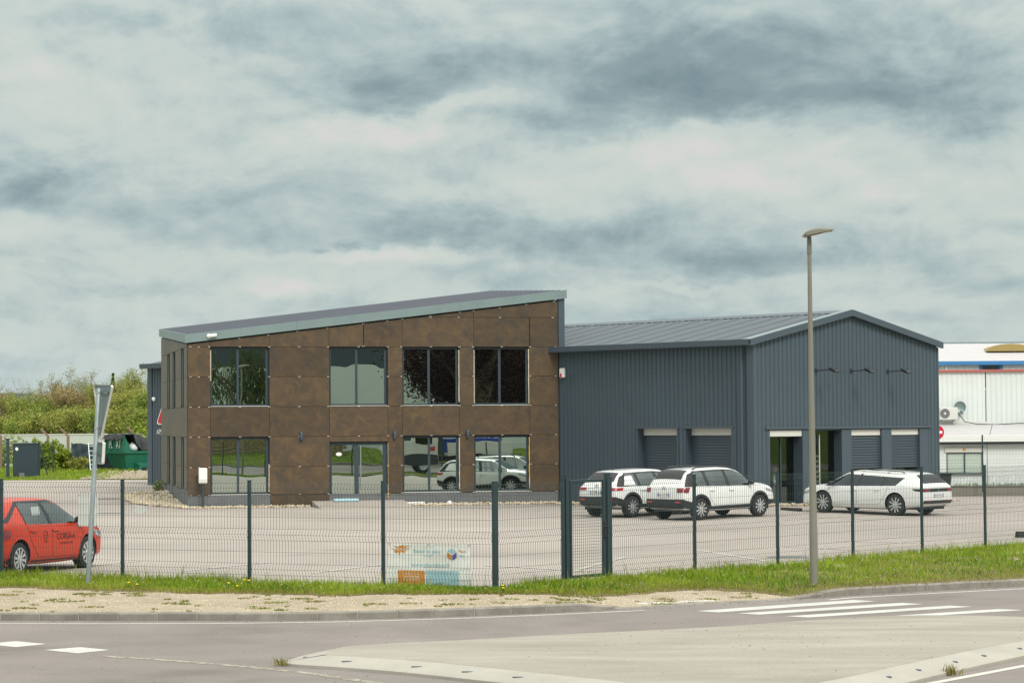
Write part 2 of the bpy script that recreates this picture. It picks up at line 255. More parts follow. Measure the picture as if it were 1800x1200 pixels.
# ------------------------------------------------------------------ mesh helpers
class MB:
    def __init__(s): s.v = []; s.f = []; s.m = []
    def add(s, vs, fs, mi=0):
        o = len(s.v); s.v += [tuple(v) for v in vs]; s.f += [tuple(i+o for i in f) for f in fs]; s.m += [mi]*len(fs); return s
    def box(s, x0, y0, z0, x1, y1, z1, mi=0, M=None):
        vs = [(x, y, z) for z in (z0, z1) for y in (y0, y1) for x in (x0, x1)]
        if M is not None: vs = [tuple(M @ Vector(v)) for v in vs]
        return s.add(vs, [(0, 2, 3, 1), (4, 5, 7, 6), (0, 1, 5, 4), (2, 6, 7, 3), (0, 4, 6, 2), (1, 3, 7, 5)], mi)
    def cbox(s, x0, y0, z0, x1, y1, z1, c=0.01, mi=0):   # box with chamfered edges along every side (16 sided prism ends)
        vs = []
        for z, k in ((z0, c), (z0+c, 0), (z1-c, 0), (z1, c)):
            vs += [(x0+k, y0+c+k, z), (x0+c+k, y0+k, z), (x1-c-k, y0+k, z), (x1-k, y0+c+k, z), (x1-k, y1-c-k, z), (x1-c-k, y1-k, z), (x0+c+k, y1-k, z), (x0+k, y1-c-k, z)]
        fs = [tuple(range(7, -1, -1)), tuple(range(24, 32))]
        for r in range(3):
            for i in range(8): fs.append((r*8+i, r*8+(i+1) % 8, r*8+8+(i+1) % 8, r*8+8+i))
        return s.add(vs, fs, mi)
    def prism(s, poly, a, b, axis='y', mi=0):   # polygon in the plane normal to axis, extruded a..b
        n = len(poly)
        mk = {'y': lambda p, t: (p[0], t, p[1]), 'x': lambda p, t: (t, p[0], p[1]), 'z': lambda p, t: (p[0], p[1], t)}[axis]
        vs = [mk(p, a) for p in poly]+[mk(p, b) for p in poly]
        return s.add(vs, [tuple(range(n)), tuple(range(2*n-1, n-1, -1))]+[(i, n+i, n+(i+1) % n, (i+1) % n) for i in range(n)], mi)
    def tube(s, pts, r, n=6, r2=None, mi=0, cap=True):
        pts = [Vector(p) for p in pts]; k = len(pts); vs = []; fs = []; prev = None
        for i, p in enumerate(pts):
            d = (pts[min(i+1, k-1)]-pts[max(i-1, 0)]).normalized()
            if prev is None: a = d.orthogonal().normalized()
            else: a = (prev-d*prev.dot(d)); a = a.normalized() if a.length > 1e-6 else d.orthogonal().normalized()
            prev = a; b = d.cross(a); rr = r if r2 is None else r+(r2-r)*i/(k-1)
            vs += [p+(a*math.cos(2*math.pi*j/n)+b*math.sin(2*math.pi*j/n))*rr for j in range(n)]
        for i in range(k-1):
            for j in range(n): fs.append((i*n+j, i*n+(j+1) % n, (i+1)*n+(j+1) % n, (i+1)*n+j))
        if cap: fs += [tuple(range(n-1, -1, -1)), tuple(range((k-1)*n, k*n))]
        return s.add(vs, fs, mi)
    def lathe(s, prof, c=(0, 0, 0), n=16, axis='z', mi=0):   # prof: (radius, height)
        vs = []; fs = []
        for (r, h) in prof:
            for j in range(n):
                a = 2*math.pi*j/n; q = (r*math.cos(a), r*math.sin(a), h)
                if axis == 'y': q = (q[0], q[2], q[1])
                if axis == 'x': q = (q[2], q[0], q[1])
                vs.append((q[0]+c[0], q[1]+c[1], q[2]+c[2]))
        k = len(prof)
        for i in range(k-1):
            for j in range(n): fs.append((i*n+j, i*n+(j+1) % n, (i+1)*n+(j+1) % n, (i+1)*n+j))
        fs += [tuple(range(n-1, -1, -1)), tuple(range((k-1)*n, k*n))]
        return s.add(vs, fs, mi)
    def build(s, name, mats, parent=None, smooth=False, recalc=True, loc=None, rotz=None):
        me = bpy.data.meshes.new(name); me.from_pydata(s.v, [], s.f)
        for m in ([mats] if isinstance(mats, str) else mats): me.materials.append(MATS[m])
        if len(me.materials) > 1: me.polygons.foreach_set('material_index', s.m)
        if recalc:
            b = bmesh.new(); b.from_mesh(me); bmesh.ops.recalc_face_normals(b, faces=b.faces); b.to_mesh(me); b.free()
        if smooth:
            me.polygons.foreach_set('use_smooth', [True]*len(me.polygons))
            if smooth is not True: me.set_sharp_from_angle(angle=R(smooth))
        me.update()
        o = bpy.data.objects.new(name, me); col.objects.link(o)
        if parent: o.parent = parent
        if loc: o.location = loc
        if rotz is not None: o.rotation_euler = (0, 0, rotz)
        return o
def npmesh(name, V, F, mats, parent=None):
    """many alike faces from arrays: V (n,3), F (m,k)"""
    me = bpy.data.meshes.new(name); V = np.asarray(V, np.float32); F = np.asarray(F, np.int32); m, k = F.shape
    me.vertices.add(len(V)); me.vertices.foreach_set('co', V.ravel()); me.loops.add(m*k); me.loops.foreach_set('vertex_index', F.ravel())
    me.polygons.add(m); me.polygons.foreach_set('loop_start', np.arange(m, dtype=np.int32)*k); me.polygons.foreach_set('loop_total', np.full(m, k, np.int32))
    me.update(calc_edges=True); me.materials.append(MATS[mats]); me.validate()
    o = bpy.data.objects.new(name, me); col.objects.link(o)
    if parent: o.parent = parent
    return o
def tag(o, label=None, cat=None, group=None, kind=None):
    if label: o['label'] = label
    if cat: o['category'] = cat
    if group: o['group'] = group
    if kind: o['kind'] = kind
    return o
def thing(name, label, cat, loc=(0, 0, 0), rotz=0.0, group=None):
    o = bpy.data.objects.new(name, None); col.objects.link(o); o.empty_display_size = 0.2
    o.location = loc; o.rotation_euler = (0, 0, rotz); return tag(o, label, cat, group)
def linked(o, name, parent, loc=(0, 0, 0), rotz=0.0):
    c = bpy.data.objects.new(name, o.data); col.objects.link(c); c.parent = parent; c.location = loc; c.rotation_euler = (0, 0, rotz); return c
def copy_tree(o, parent=None):
    c = o.copy(); col.objects.link(c); c.parent = parent
    for ch in list(o.children): copy_tree(ch, c)
    return c
def text_geo(txt, size, align='CENTER'):
    cu = bpy.data.curves.new('txt', 'FONT'); cu.body = txt; cu.size = size; cu.align_x = align; cu.align_y = 'CENTER'
    o = bpy.data.objects.new('txt', cu); col.objects.link(o); bpy.context.view_layer.update()
    me = o.evaluated_get(bpy.context.evaluated_depsgraph_get()).to_mesh()
    vs = [(v.co.x, v.co.y) for v in me.vertices]; fs = [tuple(p.vertices) for p in me.polygons]
    o.to_mesh_clear(); bpy.data.objects.remove(o); bpy.data.curves.remove(cu); return vs, fs
def text_on(mb, txt, size, fn, mi=0, align='CENTER', sx=1.0):
    vs, fs = text_geo(txt, size, align); mb.add([fn(x*sx, y) for x, y in vs], fs, mi)
def sstep(x, a, b):
    t = min(1, max(0, (x-a)/(b-a))); return t*t*(3-2*t)

# ================================================================== SETTING
ZR = -0.22                                  # road level
_lot = np.array([(-9, 45, -.05), (-3, 41.5, -.03), (3, 45, -.03), (10, 54, -.05), (-11.6, 86, -.26), (-4, 87, -.26), (2, 88, -.26), (8.2, 81.7, -.14), (5, 74.5, -.30), (8, 77, -.24), (12.2, 76.8, -.30), (10, 78.6, -.25),
                 (14, 86, -.22), (18, 97, -.38), (26, 97, -.42), (-17, 110.5, 0), (-26, 121, 0), (-20, 60, -.10), (0, 60, -.17), (12, 63, -.18), (-17, 90, -.2), (-35, 90, -.1)])
def lot_z(x, y):
    d2 = (_lot[:, 0]-x)**2+(_lot[:, 1]-y)**2+2.0; wt = 1/d2**1.5
    return float((wt*_lot[:, 2]).sum()/wt.sum())
def lerp_path(path, t): return [path[0][i]+(path[1][i]-path[0][i])*t for i in range(len(path[0]))]
def sheet(name, poly, z, m, kind='structure', parent=None):
    bm = bmesh.new(); vs = [bm.verts.new((x, y, z if not callable(z) else z(x, y))) for x, y in poly]; bm.faces.new(vs)
    bmesh.ops.triangulate(bm, faces=bm.faces); bmesh.ops.recalc_face_normals(bm, faces=bm.faces)
    if sum(f.normal.z for f in bm.faces) < 0: bmesh.ops.reverse_faces(bm, faces=bm.faces)
    me = bpy.data.meshes.new(name); bm.to_mesh(me); bm.free(); me.materials.append(MATS[m])
    o = bpy.data.objects.new(name, me); col.objects.link(o)
    if parent: o.parent = parent
    elif kind: o['kind'] = kind
    return o
def grid(name, x0, x1, y0, y1, nx, ny, zf, m, keep=None, kind='structure', warp=None):
    xs = np.linspace(x0, x1, nx+1); ys = np.linspace(y0, y1, ny+1); V = []
    for y in ys:
        for x in xs:
            X, Y = (x, y) if warp is None else warp(x, y)
            V.append((X, Y, zf(X, Y)))
    F = []
    for j in range(ny):
        for i in range(nx):
            q = (j*(nx+1)+i, j*(nx+1)+i+1, (j+1)*(nx+1)+i+1, (j+1)*(nx+1)+i)
            if keep is None or keep(*[sum(V[k][a] for k in q)/4 for a in (0, 1)]): F.append(q)
    o = npmesh(name, V, F, m); o['kind'] = kind; o.data.polygons.foreach_set('use_smooth', [True]*len(o.data.polygons)); return o

sheet('ground', [(-6000, -3000), (6000, -3000), (6000, 9000), (-6000, 9000)], -1.35, 'field_grass')
# fence lines
FC = Vector((-0.32, 40.1)); DL = Vector((-0.897, 0.443)).normalized(); DR = Vector((0.650, 0.760)).normalized()
def fence_y(x):
    return FC.y+(x-FC.x)*DL.y/DL.x if x < FC.x else FC.y+(x-FC.x)*DR.y/DR.x
# road
sheet('road', [(-90, -30), (90, -30), (90, 96), (30, 60.5), (16, 51.5), (9, 45.6), (5, 42.5), (2, 40.3), (-.3, 38.6), (-9, 40.5), (-30, 50), (-90, 80)], ZR, 'road_asphalt'); road = bpy.data.objects['road']
# parking lot: warped grid whose near edge follows the fence line
def lotwarp(x, v):
    y0 = fence_y(x)+0.02
    y1 = 121.5 if x < -6 else (99.2 if x > 16 else 110)
    return x, y0+(y1-y0)*v
lot = grid('parking_lot', -62, 62, 0, 1, 124, 60, lambda x, y: lot_z(x, y), 'lot_asphalt', warp=lotwarp)
# concrete edge strip under the right hand fence
mb = MB()
for t0, t1 in [(6.0, 14.0), (14.0, 22.0), (22.0, 30.0)]:
    for k in range(8):
        a = FC+DR*(t0+(t1-t0)*k/8); b = FC+DR*(t0+(t1-t0)*(k+1)/8); n = Vector((-DR.y, DR.x))
        za, zb = -.03+.05*sstep(t0, 6, 14), -.03+.05*sstep(t0, 6, 14)
        mb.add([(a.x-n.x*.08, a.y-n.y*.08, za), (b.x-n.x*.08, b.y-n.y*.08, zb), (b.x+n.x*.42, b.y+n.y*.42, zb), (a.x+n.x*.42, a.y+n.y*.42, za)], [(0, 1, 2, 3)])
strip = mb.build('edge_strip', 'island_border', lot)
# kerb line: front top edge of the kerb stones
KERB = [(-24, 40.1), (-18, 38.75), (-13, 37.8), (-7.84, 37.02), (-5.35, 36.78), (-3.47, 36.68), (-2.61, 36.76), (-1.48, 37.03), (-.55, 37.32), (.33, 37.70), (1.15, 38.12), (1.9, 38.55), (3.21, 39.42), (4.4, 40.08), (5.0, 40.50), (5.84, 41.18), (6.73, 41.77), (7.95, 42.50), (9.07, 43.07), (14, 45.7), (22, 49.9), (32, 55.2)]
class Path:
    def __init__(s, pts, n=600):
        P = np.array(pts, float); t = np.r_[0, np.cumsum(np.hypot(*np.diff(P, axis=0).T))]
        m = np.zeros_like(P); m[1:-1] = (P[2:]-P[:-2])/(t[2:]-t[:-2])[:, None]; m[0] = (P[1]-P[0])/(t[1]-t[0]); m[-1] = (P[-1]-P[-2])/(t[-1]-t[-2])
        q = np.linspace(0, t[-1], n); i = np.clip(np.searchsorted(t, q, side='right')-1, 0, len(t)-2); h = (t[i+1]-t[i]); u = ((q-t[i])/h)[:, None]; h = h[:, None]
        s.p = (2*u**3-3*u**2+1)*P[i]+(u**3-2*u**2+u)*h*m[i]+(-2*u**3+3*u**2)*P[i+1]+(u**3-u**2)*h*m[i+1]
        s.s = np.r_[0, np.cumsum(np.hypot(*np.diff(s.p, axis=0).T))]; s.L = s.s[-1]
    def at(s, d):
        x = np.interp(d, s.s, s.p[:, 0]); y = np.interp(d, s.s, s.p[:, 1]); e = .05
        tx = np.interp(d+e, s.s, s.p[:, 0])-np.interp(d-e, s.s, s.p[:, 0]); ty = np.interp(d+e, s.s, s.p[:, 1])-np.interp(d-e, s.s, s.p[:, 1]); l = math.hypot(tx, ty) or 1
        return Vector((x, y)), Vector((tx/l, ty/l))
kp = Path(KERB)
def kerb_top(x): return -0.10-0.10*sstep(x, 0.9, 2.0)*(1-sstep(x, 4.3, 5.7))
def kerb_y(x): return float(np.interp(x, kp.p[:, 0], kp.p[:, 1]))
kerb = bpy.data.objects.new('kerb', None); col.objects.link(kerb); kerb['kind'] = 'structure'
SL = 0.61
mb = MB(); prof = [(0.0, -.34), (0.0, -.022), (.022, 0.0), (.15, 0.0), (.15, -.34)]
n = len(prof); vs = []
for i, xx in enumerate((-.298, -.285, .285, .298)):
    k = .012 if i in (0, 3) else 0
    vs += [(xx, y+(k if j < 2 else (0 if j < 3 else -k)), z-(k if 0 < j < 4 else 0)) for j, (y, z) in enumerate(prof)]
fs = [tuple(range(n-1, -1, -1)), tuple(range(3*n, 4*n))]
for i in range(3):
    for j in range(n): fs.append((i*n+j, i*n+(j+1) % n, (i+1)*n+(j+1) % n, (i+1)*n+j))
mb.add(vs, fs); stone0 = mb.build('kerb_stone', 'kerb_stone', kerb)
mbj = MB().box(-.006, .006, -.34, .006, .145, -.008); joint0 = mbj.build('mortar_joint', 'island_border', kerb)
d = 0.3; first = True
while d < kp.L-.4:
    p, t = kp.at(d); zt = kerb_top(p.x); ang = math.atan2(t.y, t.x); dz = (kerb_top((p+t*.3).x)-kerb_top((p-t*.3).x))/.6
    for src, nm, off in ((stone0, 'kerb_stone', 0.0), (joint0, 'mortar_joint', SL/2)):
        q, _ = kp.at(d+off); o = src if first else linked(src, nm, kerb)
        o.location = (q.x, q.y, kerb_top(q.x)+(rng.uniform(-.004, .004) if off == 0 else 0)); o.rotation_euler = (rng.uniform(-.01, .01) if off == 0 else 0, -math.atan(dz), ang+(rng.uniform(-.006, .006) if off == 0 else 0))
    first = False; d += SL
# gravel path behind the kerb
GE = [(-24, 48.6), (-14, 44.1), (-8.86, 41.84), (-5.72, 40.42), (-2.81, 39.49), (-.03, 39.36), (1.37, 39.62), (2.37, 40.88), (3.38, 41.49), (4.14, 41.27), (4.62, 40.6), (5.0, 40.62)]
def grass_front(x):
    if x > 5.0: return kerb_y(x)+.16
    return float(np.interp(x, [g[0] for g in GE], [g[1] for g in GE]))
def verge_z(x, y):
    k = kerb_top(x)-.012; yk = kerb_y(x)+.15; yf = fence_y(x); t = min(1, max(0, (y-yk)/max(.4, (yf-yk))))
    lump = .02*math.sin(x*1.9+y)*math.sin(y*2.3-x*.7)
    return k+(0.0-k-.03)*sstep(t, 0, .9)+lump*t
def vergewarp(x, v): y0 = kerb_y(x)+.148; return x, y0+(fence_y(x)+.06-y0)*v
gravel = grid('gravel_path', -24, 31, 0, 1, 220, 14, verge_z, 'gravel', warp=vergewarp)
def soilwarp(x, v): y0 = grass_front(x)+.05*math.sin(x*5)+.04*math.sin(x*13+1); return x, y0+(fence_y(x)+.02-y0)*v
grid('verge_soil', -24, 31, 0, 1, 400, 6, lambda x, y: verge_z(x, y)+.006, 'soil', warp=soilwarp)
# white residue stripe and small stones on the path near the crossing
mb = MB()
for i in range(60):
    u = i/60; x = 2.05+1.25*u+rng.uniform(-.05, .05); y = kerb_y(x)+.62+rng.uniform(-.07, .07)-.15*u; r = rng.uniform(.02, .05)
    mb.lathe([(r, 0), (r*.6, r*.25), (.001, r*.3)], (x, y, verge_z(x, y)+.001), 7)
tag(mb.build('lime_crumbs', 'marking_white'), 'streak of white lime crumbs on the gravel path by the crossing', 'lime residue', kind='stuff')
# painted markings (children of the road)
def strip_along(pts, wdt, z, name, m):
    P = [Vector(p) for p in pts]; vs = []
    for i, p in enumerate(P):
        t = (P[min(i+1, len(P)-1)]-P[max(i-1, 0)]).normalized(); nn = Vector((-t.y, t.x))*wdt/2
        vs += [(p.x-nn.x, p.y-nn.y, z), (p.x+nn.x, p.y+nn.y, z)]
    mb = MB().add(vs, [(2*i, 2*i+2, 2*i+3, 2*i+1) for i in range(len(P)-1)]); return mb.build(name, m, road)
EL = Path([(-24, 39.3), (-13, 37.1), (-7.71, 36.40), (-3.43, 36.22), (-.61, 36.90), (1.75, 37.96), (2.49, 38.34)])
strip_along([EL.p[i] for i in range(0, 600, 12)], .10, ZR+.004, 'edge_line', 'line_worn')
EL2 = Path([(5.2, 40.05), (5.68, 40.54), (7.27, 41.47), (8.93, 42.40), (14, 45.0), (30, 53.4)])
strip_along([EL2.p[i] for i in range(0, 600, 12)], .11, ZR+.004, 'edge_line', 'marking_white')
zb_dir = Vector((2.83, 2.15)).normalized()
for q in ([(2.84, 37.92), (3.17, 37.61), (5.92, 39.69), (5.61, 40.03)], [(3.45, 37.4), (3.76, 37.12), (6.59, 39.01), (6.3, 39.34)], [(4.11, 36.77), (4.44, 36.53), (7.27, 38.41), (6.95, 38.68)], [(4.80, 36.13), (5.06, 35.93), (7.92, 37.66), (7.58, 37.92)]):
    sheet('crossing_stripe', q, ZR+.004, 'marking_white', None, road)
for q in ([(-7.21, 33.03), (-6.68, 32.54), (-6.35, 32.97), (-6.87, 33.44)], [(-6.21, 32.1), (-5.68, 31.59), (-5.34, 32.04), (-5.8, 32.47)], [(-8.2, 33.95), (-7.67, 33.46), (-7.34, 33.9), (-7.86, 34.37)]):
    sheet('give_way_mark', q, ZR+.004, 'marking_white', None, road)
FL = Path([(-5.3, 31.2), (-4.08, 30.36), (-2.77, 29.23), (-1.87, 28.15), (-.9, 26.8)]); strip_along([FL.p[i] for i in range(0, 600, 20)], .15, ZR+.004, 'worn_line', 'marking_worn')
strip_along([(4.2, 26.6), (4.72, 27.37), (6.13, 29.19), (7.6, 31.0), (9.5, 33.0)], .13, ZR+.004, 'edge_line', 'line_worn')
# traffic island
ISL = [(-2.80, 29.78), (-2.76, 30.25), (-2.6, 30.85), (-2.23, 31.37), (-.78, 32.0), (.74, 32.83), (2.74, 33.78), (4.05, 34.72), (5.2, 35.40), (6.23, 35.55), (7.39, 35.14), (8.3, 34.4), (8.6, 33.4), (8.0, 32.3), (6.50, 30.35), (5.19, 28.42), (3.89, 26.40), (3.1, 25.5), (2.2, 25.1), (1.4, 25.6), (.6, 26.60), (-.35, 27.62), (-1.37, 28.68), (-2.09, 29.25)]
def smooth_loop(pts, n):
    P = np.array(pts+pts[:3]); p = Path([tuple(q) for q in P], 1200); L0 = 0
    i0 = np.argmin(np.hypot(*(p.p-P[1]).T)[:500]); i1 = 700+np.argmin(np.hypot(*(p.p[700:]-P[len(pts)+1]).T))
    s = np.linspace(p.s[i0], p.s[i1], n, endpoint=False); return np.stack([np.interp(s, p.s, p.p[:, 0]), np.interp(s, p.s, p.p[:, 1])], 1)
OUT = smooth_loop(ISL, 150); cen = OUT.mean(0)
def inset(P, dd):
    a = np.roll(P, 1, 0); b = np.roll(P, -1, 0); t = (b-a)/np.hypot(*(b-a).T)[:, None]; nrm = np.stack([-t[:, 1], t[:, 0]], 1)
    s = np.sign(((cen-P)*nrm).sum(1)); s = 1 if s.mean() > 0 else -1; return P+nrm*s*dd
# border wide on the near side, narrow on the far side
wdt = np.array([.50 if (p[1] < 30.9 or (p[0] > 3 and p[1] < 32.8)) else .14 for p in OUT]); wdt = np.convolve(np.r_[wdt[-6:], wdt, wdt[:6]], np.ones(13)/13, 'valid')
a_ = np.roll(OUT, 1, 0); b_ = np.roll(OUT, -1, 0); tt = (b_-a_)/np.hypot(*(b_-a_).T)[:, None]; nn = np.stack([-tt[:, 1], tt[:, 0]], 1); sg = 1 if (((cen-OUT)*nn).sum(1)).mean() > 0 else -1
IN_ = OUT+nn*sg*wdt[:, None]; N_ = len(OUT)
V = [(*p, ZR-.05) for p in OUT]+[(*p, ZR+.035) for p in OUT]+[(*(p+nn[i]*sg*.02), ZR+.05) for i, p in enumerate(OUT)]+[(*p, -.105) for p in IN_]
F = [(r*N_+i, r*N_+(i+1) % N_, (r+1)*N_+(i+1) % N_, (r+1)*N_+i) for r in range(3) for i in range(N_)]
mb = MB().add(V, F); isl = mb.build('traffic_island', 'island_border', smooth=30); isl['kind'] = 'structure'
mb = MB().add([(*p, -.104) for p in IN_]+[(cen[0], cen[1], -.085)], [(i, (i+1) % N_, N_) for i in range(N_)]); mb.build('island_surface', 'island_concrete', isl)
slot_mesh = None
for (x, y) in [(-2.47, 30.05), (-1.86, 29.67), (-1.13, 28.98), (-.42, 28.28), (.20, 27.55), (4.0, 27.35), (4.55, 28.15), (5.1, 28.95), (5.66, 29.72), (6.3, 30.7)]:
    if slot_mesh is None: slot_mesh = MB().lathe([(.075, -.02), (.07, .006), (.03, .008)], n=10).build('reflector_slot', 'grey_trim', isl); o = slot_mesh
    else: o = linked(slot_mesh, 'reflector_slot', isl)
    i = int(np.argmin(np.hypot(*(OUT-np.array([x, y])).T))); dd = min(.35, float(np.hypot(*(OUT[i]-np.array([x, y])))))
    q = OUT[i]+nn[i]*sg*(.24); o.location = (q[0], q[1], ZR+.05+(.065)*(.22/.48)); o.scale = (1.0, .45, 1); o.rotation_euler = (0, 0, math.atan2(tt[i][1], tt[i][0])+.6)

# ---- grass on the verge
def blades(name, m, n, posf, hmin, hmax, wd, lean=.5, hscale=None):
    P = posf(n); n = len(P); h = nrg.uniform(hmin, hmax, n)*(hscale(P) if hscale else 1.0); a = nrg.uniform(0, 2*np.pi, n); ln = nrg.uniform(0, lean, n)*h; b = nrg.uniform(0, 2*np.pi, n)
    wv = np.stack([np.cos(a), np.sin(a), 0*a], 1)*(wd*nrg.uniform(.6, 1.3, n))[:, None]; dv = np.stack([np.cos(b)*ln, np.sin(b)*ln, h], 1)
    mid = P+dv*np.array([.35, .35, .6]); V = np.stack([P-wv, P+wv, mid+wv*.7, mid-wv*.7, P+dv], 1).reshape(-1, 3)
    i = np.arange(n)*5; F = np.concatenate([np.stack([i, i+1, i+2], 1), np.stack([i, i+2, i+3], 1), np.stack([i+3, i+2, i+4], 1)])
    o = npmesh(name, V, F, m); o['kind'] = 'stuff'; return o
XS = np.linspace(-24, 31, 1101); GF = np.array([grass_front(x) for x in XS]); GB = np.array([fence_y(x) for x in XS])
def verge_pos(lo, hi, xr=(-13, 21), front=0.0, clump=None):
    def f(n):
        x = nrg.uniform(xr[0], xr[1], n); v = nrg.uniform(lo, hi, n); y0 = np.interp(x, XS, GF)-front+.06*np.sin(x*5)+.05*np.sin(x*13+1); y1 = np.interp(x, XS, GB)+.10; y = y0+(y1-y0)*v
        P = np.stack([x, y, [verge_z(a, b)+.004 for a, b in zip(x, y)]], 1)
        if clump is not None:
            P = P[clump(P)]
        return P
    return f
def nz(P, s, seed=0): return .5+.25*(np.sin(P[:, 0]*s+seed)+np.sin(P[:, 1]*s*1.7+P[:, 0]*s*.6+seed*2.1))
tag(blades('grass_verge', 'grass_blade', 78000, verge_pos(.06, 1.0), .03, .10, .0060, .9, lambda P: (.75+.5*nz(P, 2.1))*(.75+1.0*np.clip((P[:, 1]-np.interp(P[:, 0], XS, GF))/(np.interp(P[:, 0], XS, GB)-np.interp(P[:, 0], XS, GF)), 0, 1)**2)), 'green grass strip along the foot of the mesh fence', 'grass')
tag(blades('grass_verge_dark', 'grass_dark', 18000, verge_pos(.2, 1.0, clump=lambda P: nz(P, 1.3, 2)+nrg.uniform(-.3, .3, len(P)) > .58), .04, .14, .010, .9), 'darker lush clover patches within the grass strip', 'grass')
tag(blades('grass_edge_dry', 'grass_dry', 9000, verge_pos(-.03, .28), .03, .08, .006, .9), 'dry yellowish grass along the gravel edge', 'grass')
tag(blades('tall_weeds', 'grass_blade', 700, verge_pos(.70, 1.0), .14, .36, .005, .4), 'sparse tall grass stalks growing through the fence base', 'weeds')
# tufts on the gravel path
tp = []
for i in range(105):
    x = rng.uniform(-9, 4.2); y0 = kerb_y(x)+.2; y1 = grass_front(x)-.1
    if y1 < y0+.1: continue
    y = rng.uniform(y0, y1); s = rng.choice((.03, .04, .05, .07, .12))
    for k in range(int(45*s/.1)): a = rng.uniform(0, 6.28); r = s*math.sqrt(rng.random()); xx = x+math.cos(a)*r*1.7; yy = y+math.sin(a)*r; tp.append((xx, yy, verge_z(xx, yy)))
tp = np.array(tp); tag(blades('gravel_tufts', 'grass_dry', len(tp), lambda n: tp, .012, .035, .008, 1.2), 'small weed tufts dotted over the gravel path', 'weeds')
tp2 = tp[nrg.random(len(tp)) < .5]+np.array([.01, .01, 0]); tag(blades('moss_tufts', 'grass_dark', len(tp2), lambda n: tp2, .01, .03, .009, 1.2), 'green moss tufts dotted over the gravel path', 'weeds')
# loose pebbles on the path
n = 9000; x = nrg.uniform(-9.5, 5, n); y0 = np.interp(x, kp.p[:, 0], kp.p[:, 1])+.16; y1 = np.interp(x, XS, GF)+.05; y = y0+(y1-y0)*nrg.random(n); s = nrg.uniform(.006, .016, n)
P = np.stack([x, y, [verge_z(a, b) for a, b in zip(x, y)]], 1); octa = np.array([(1, 0, 0), (0, 1, 0), (-1, 0, 0), (0, -1, 0), (0, 0, .8), (0, 0, -.5)])
V = (P[:, None, :]+octa[None]*s[:, None, None]).reshape(-1, 3); T = np.array([(0, 1, 4), (1, 2, 4), (2, 3, 4), (3, 0, 4), (1, 0, 5), (2, 1, 5), (3, 2, 5), (0, 3, 5)])
tag(npmesh('path_pebbles', V, (np.arange(n)[:, None, None]*6+T[None]).reshape(-1, 3), 'pebble'), 'loose pale pebbles scattered on the gravel path', 'pebbles', kind='stuff')
# dandelions and daisies
def flower(x, y, h, big, idx):
    z = verge_z(x, y); mb = MB(); c = (x, y, z+h)
    if big:
        mb.tube([(x, y, z), (x+.01, y, z+h)], .004, 5, mi=1); mb.lathe([(.006, -.012), (.026, 0), (.022, .012), (.006, .016)], c, 9)
        return mb.build('dandelion', ['petal_yellow', 'grass_dark'])
lbl = ['yellow dandelion in the grass left of the first full fence post', 'yellow dandelion leaning over the gravel edge in front of the leftmost panel', 'yellow dandelion pair member in front of the second fence panel', 'yellow dandelion near the second fence post, tallest of its clump', 'yellow dandelion at the right of the clump by the second post', 'yellow dandelion in the grass below the corner fence post', 'yellow dandelion just under the one below the corner post', 'yellow dandelion low in the grass beside the second post clump']
for i, (x, y, h) in enumerate([(-6.5, 40.95, .13), (-6.35, 40.9, .10), (-4.75, 40.4, .15), (-4.5, 40.55, .18), (-4.42, 40.5, .17), (-.18, 39.65, .12), (-.17, 39.5, .09), (-4.6, 40.35, .10)]): tag(flower(x, y, h, True, i), lbl[i], 'dandelion', 'dandelions in the verge')
mb = MB()
for i in range(130):
    x = rng.uniform(-9.5, 9); y = grass_front(x)+rng.uniform(.05, .9)*(fence_y(x)-grass_front(x)); mb.lathe([(.003, -.005), (.011, 0), (.008, .004)], (x, y, verge_z(x, y)+rng.uniform(.07, .12)), 6)
tag(mb.build('daisies', 'petal_white'), 'tiny pale daisies sprinkled through the grass strip', 'daisies', kind='stuff')
# weed tufts at the traffic island
def weed(cx, cy, z, nb, hh, label):
    P = np.array([(cx+rng.gauss(0, .05), cy+rng.gauss(0, .04), z) for _ in range(nb)]); o = blades('weed_tuft', 'grass_dry', nb, lambda n: P, hh*.4, hh, .006, 1.2); del o['kind']; tag(o, label, 'weed', 'weeds at the traffic island')
weed(5.07, 28.18, ZR+.01, 70, .16, 'reddish weed tuft at the near right edge of the traffic island'); weed(-2.86, 29.75, ZR+.01, 40, .12, 'thin weed tuft at the left tip of the traffic island')

# grit and pebbles on road and island
gp0 = []
for i in range(260): x = rng.uniform(-9, 9); gp0.append((x, kerb_y(x)-abs(rng.gauss(0, .25))-.02, ZR+.002, rng.uniform(.006, .014)))
for i in range(90):
    j = rng.randrange(N_); k = rng.random(); q = IN_[j]*(1-k)+cen*k; gp0.append((q[0], q[1], -.102+.018*k, rng.uniform(.004, .011)))
for i in range(160): gp0.append((rng.uniform(-9, 5), rng.uniform(27, 36), ZR+.002, rng.uniform(.005, .012)))
gp0 = np.array(gp0); n = len(gp0); V = (gp0[:, None, :3]+octa[None]*gp0[:, None, 3:4]).reshape(-1, 3)
tag(npmesh('road_grit', V, (np.arange(n)[:, None, None]*6+T[None]).reshape(-1, 3), 'plinth'), 'dark grit and small stones scattered on road and traffic island', 'grit', kind='stuff')

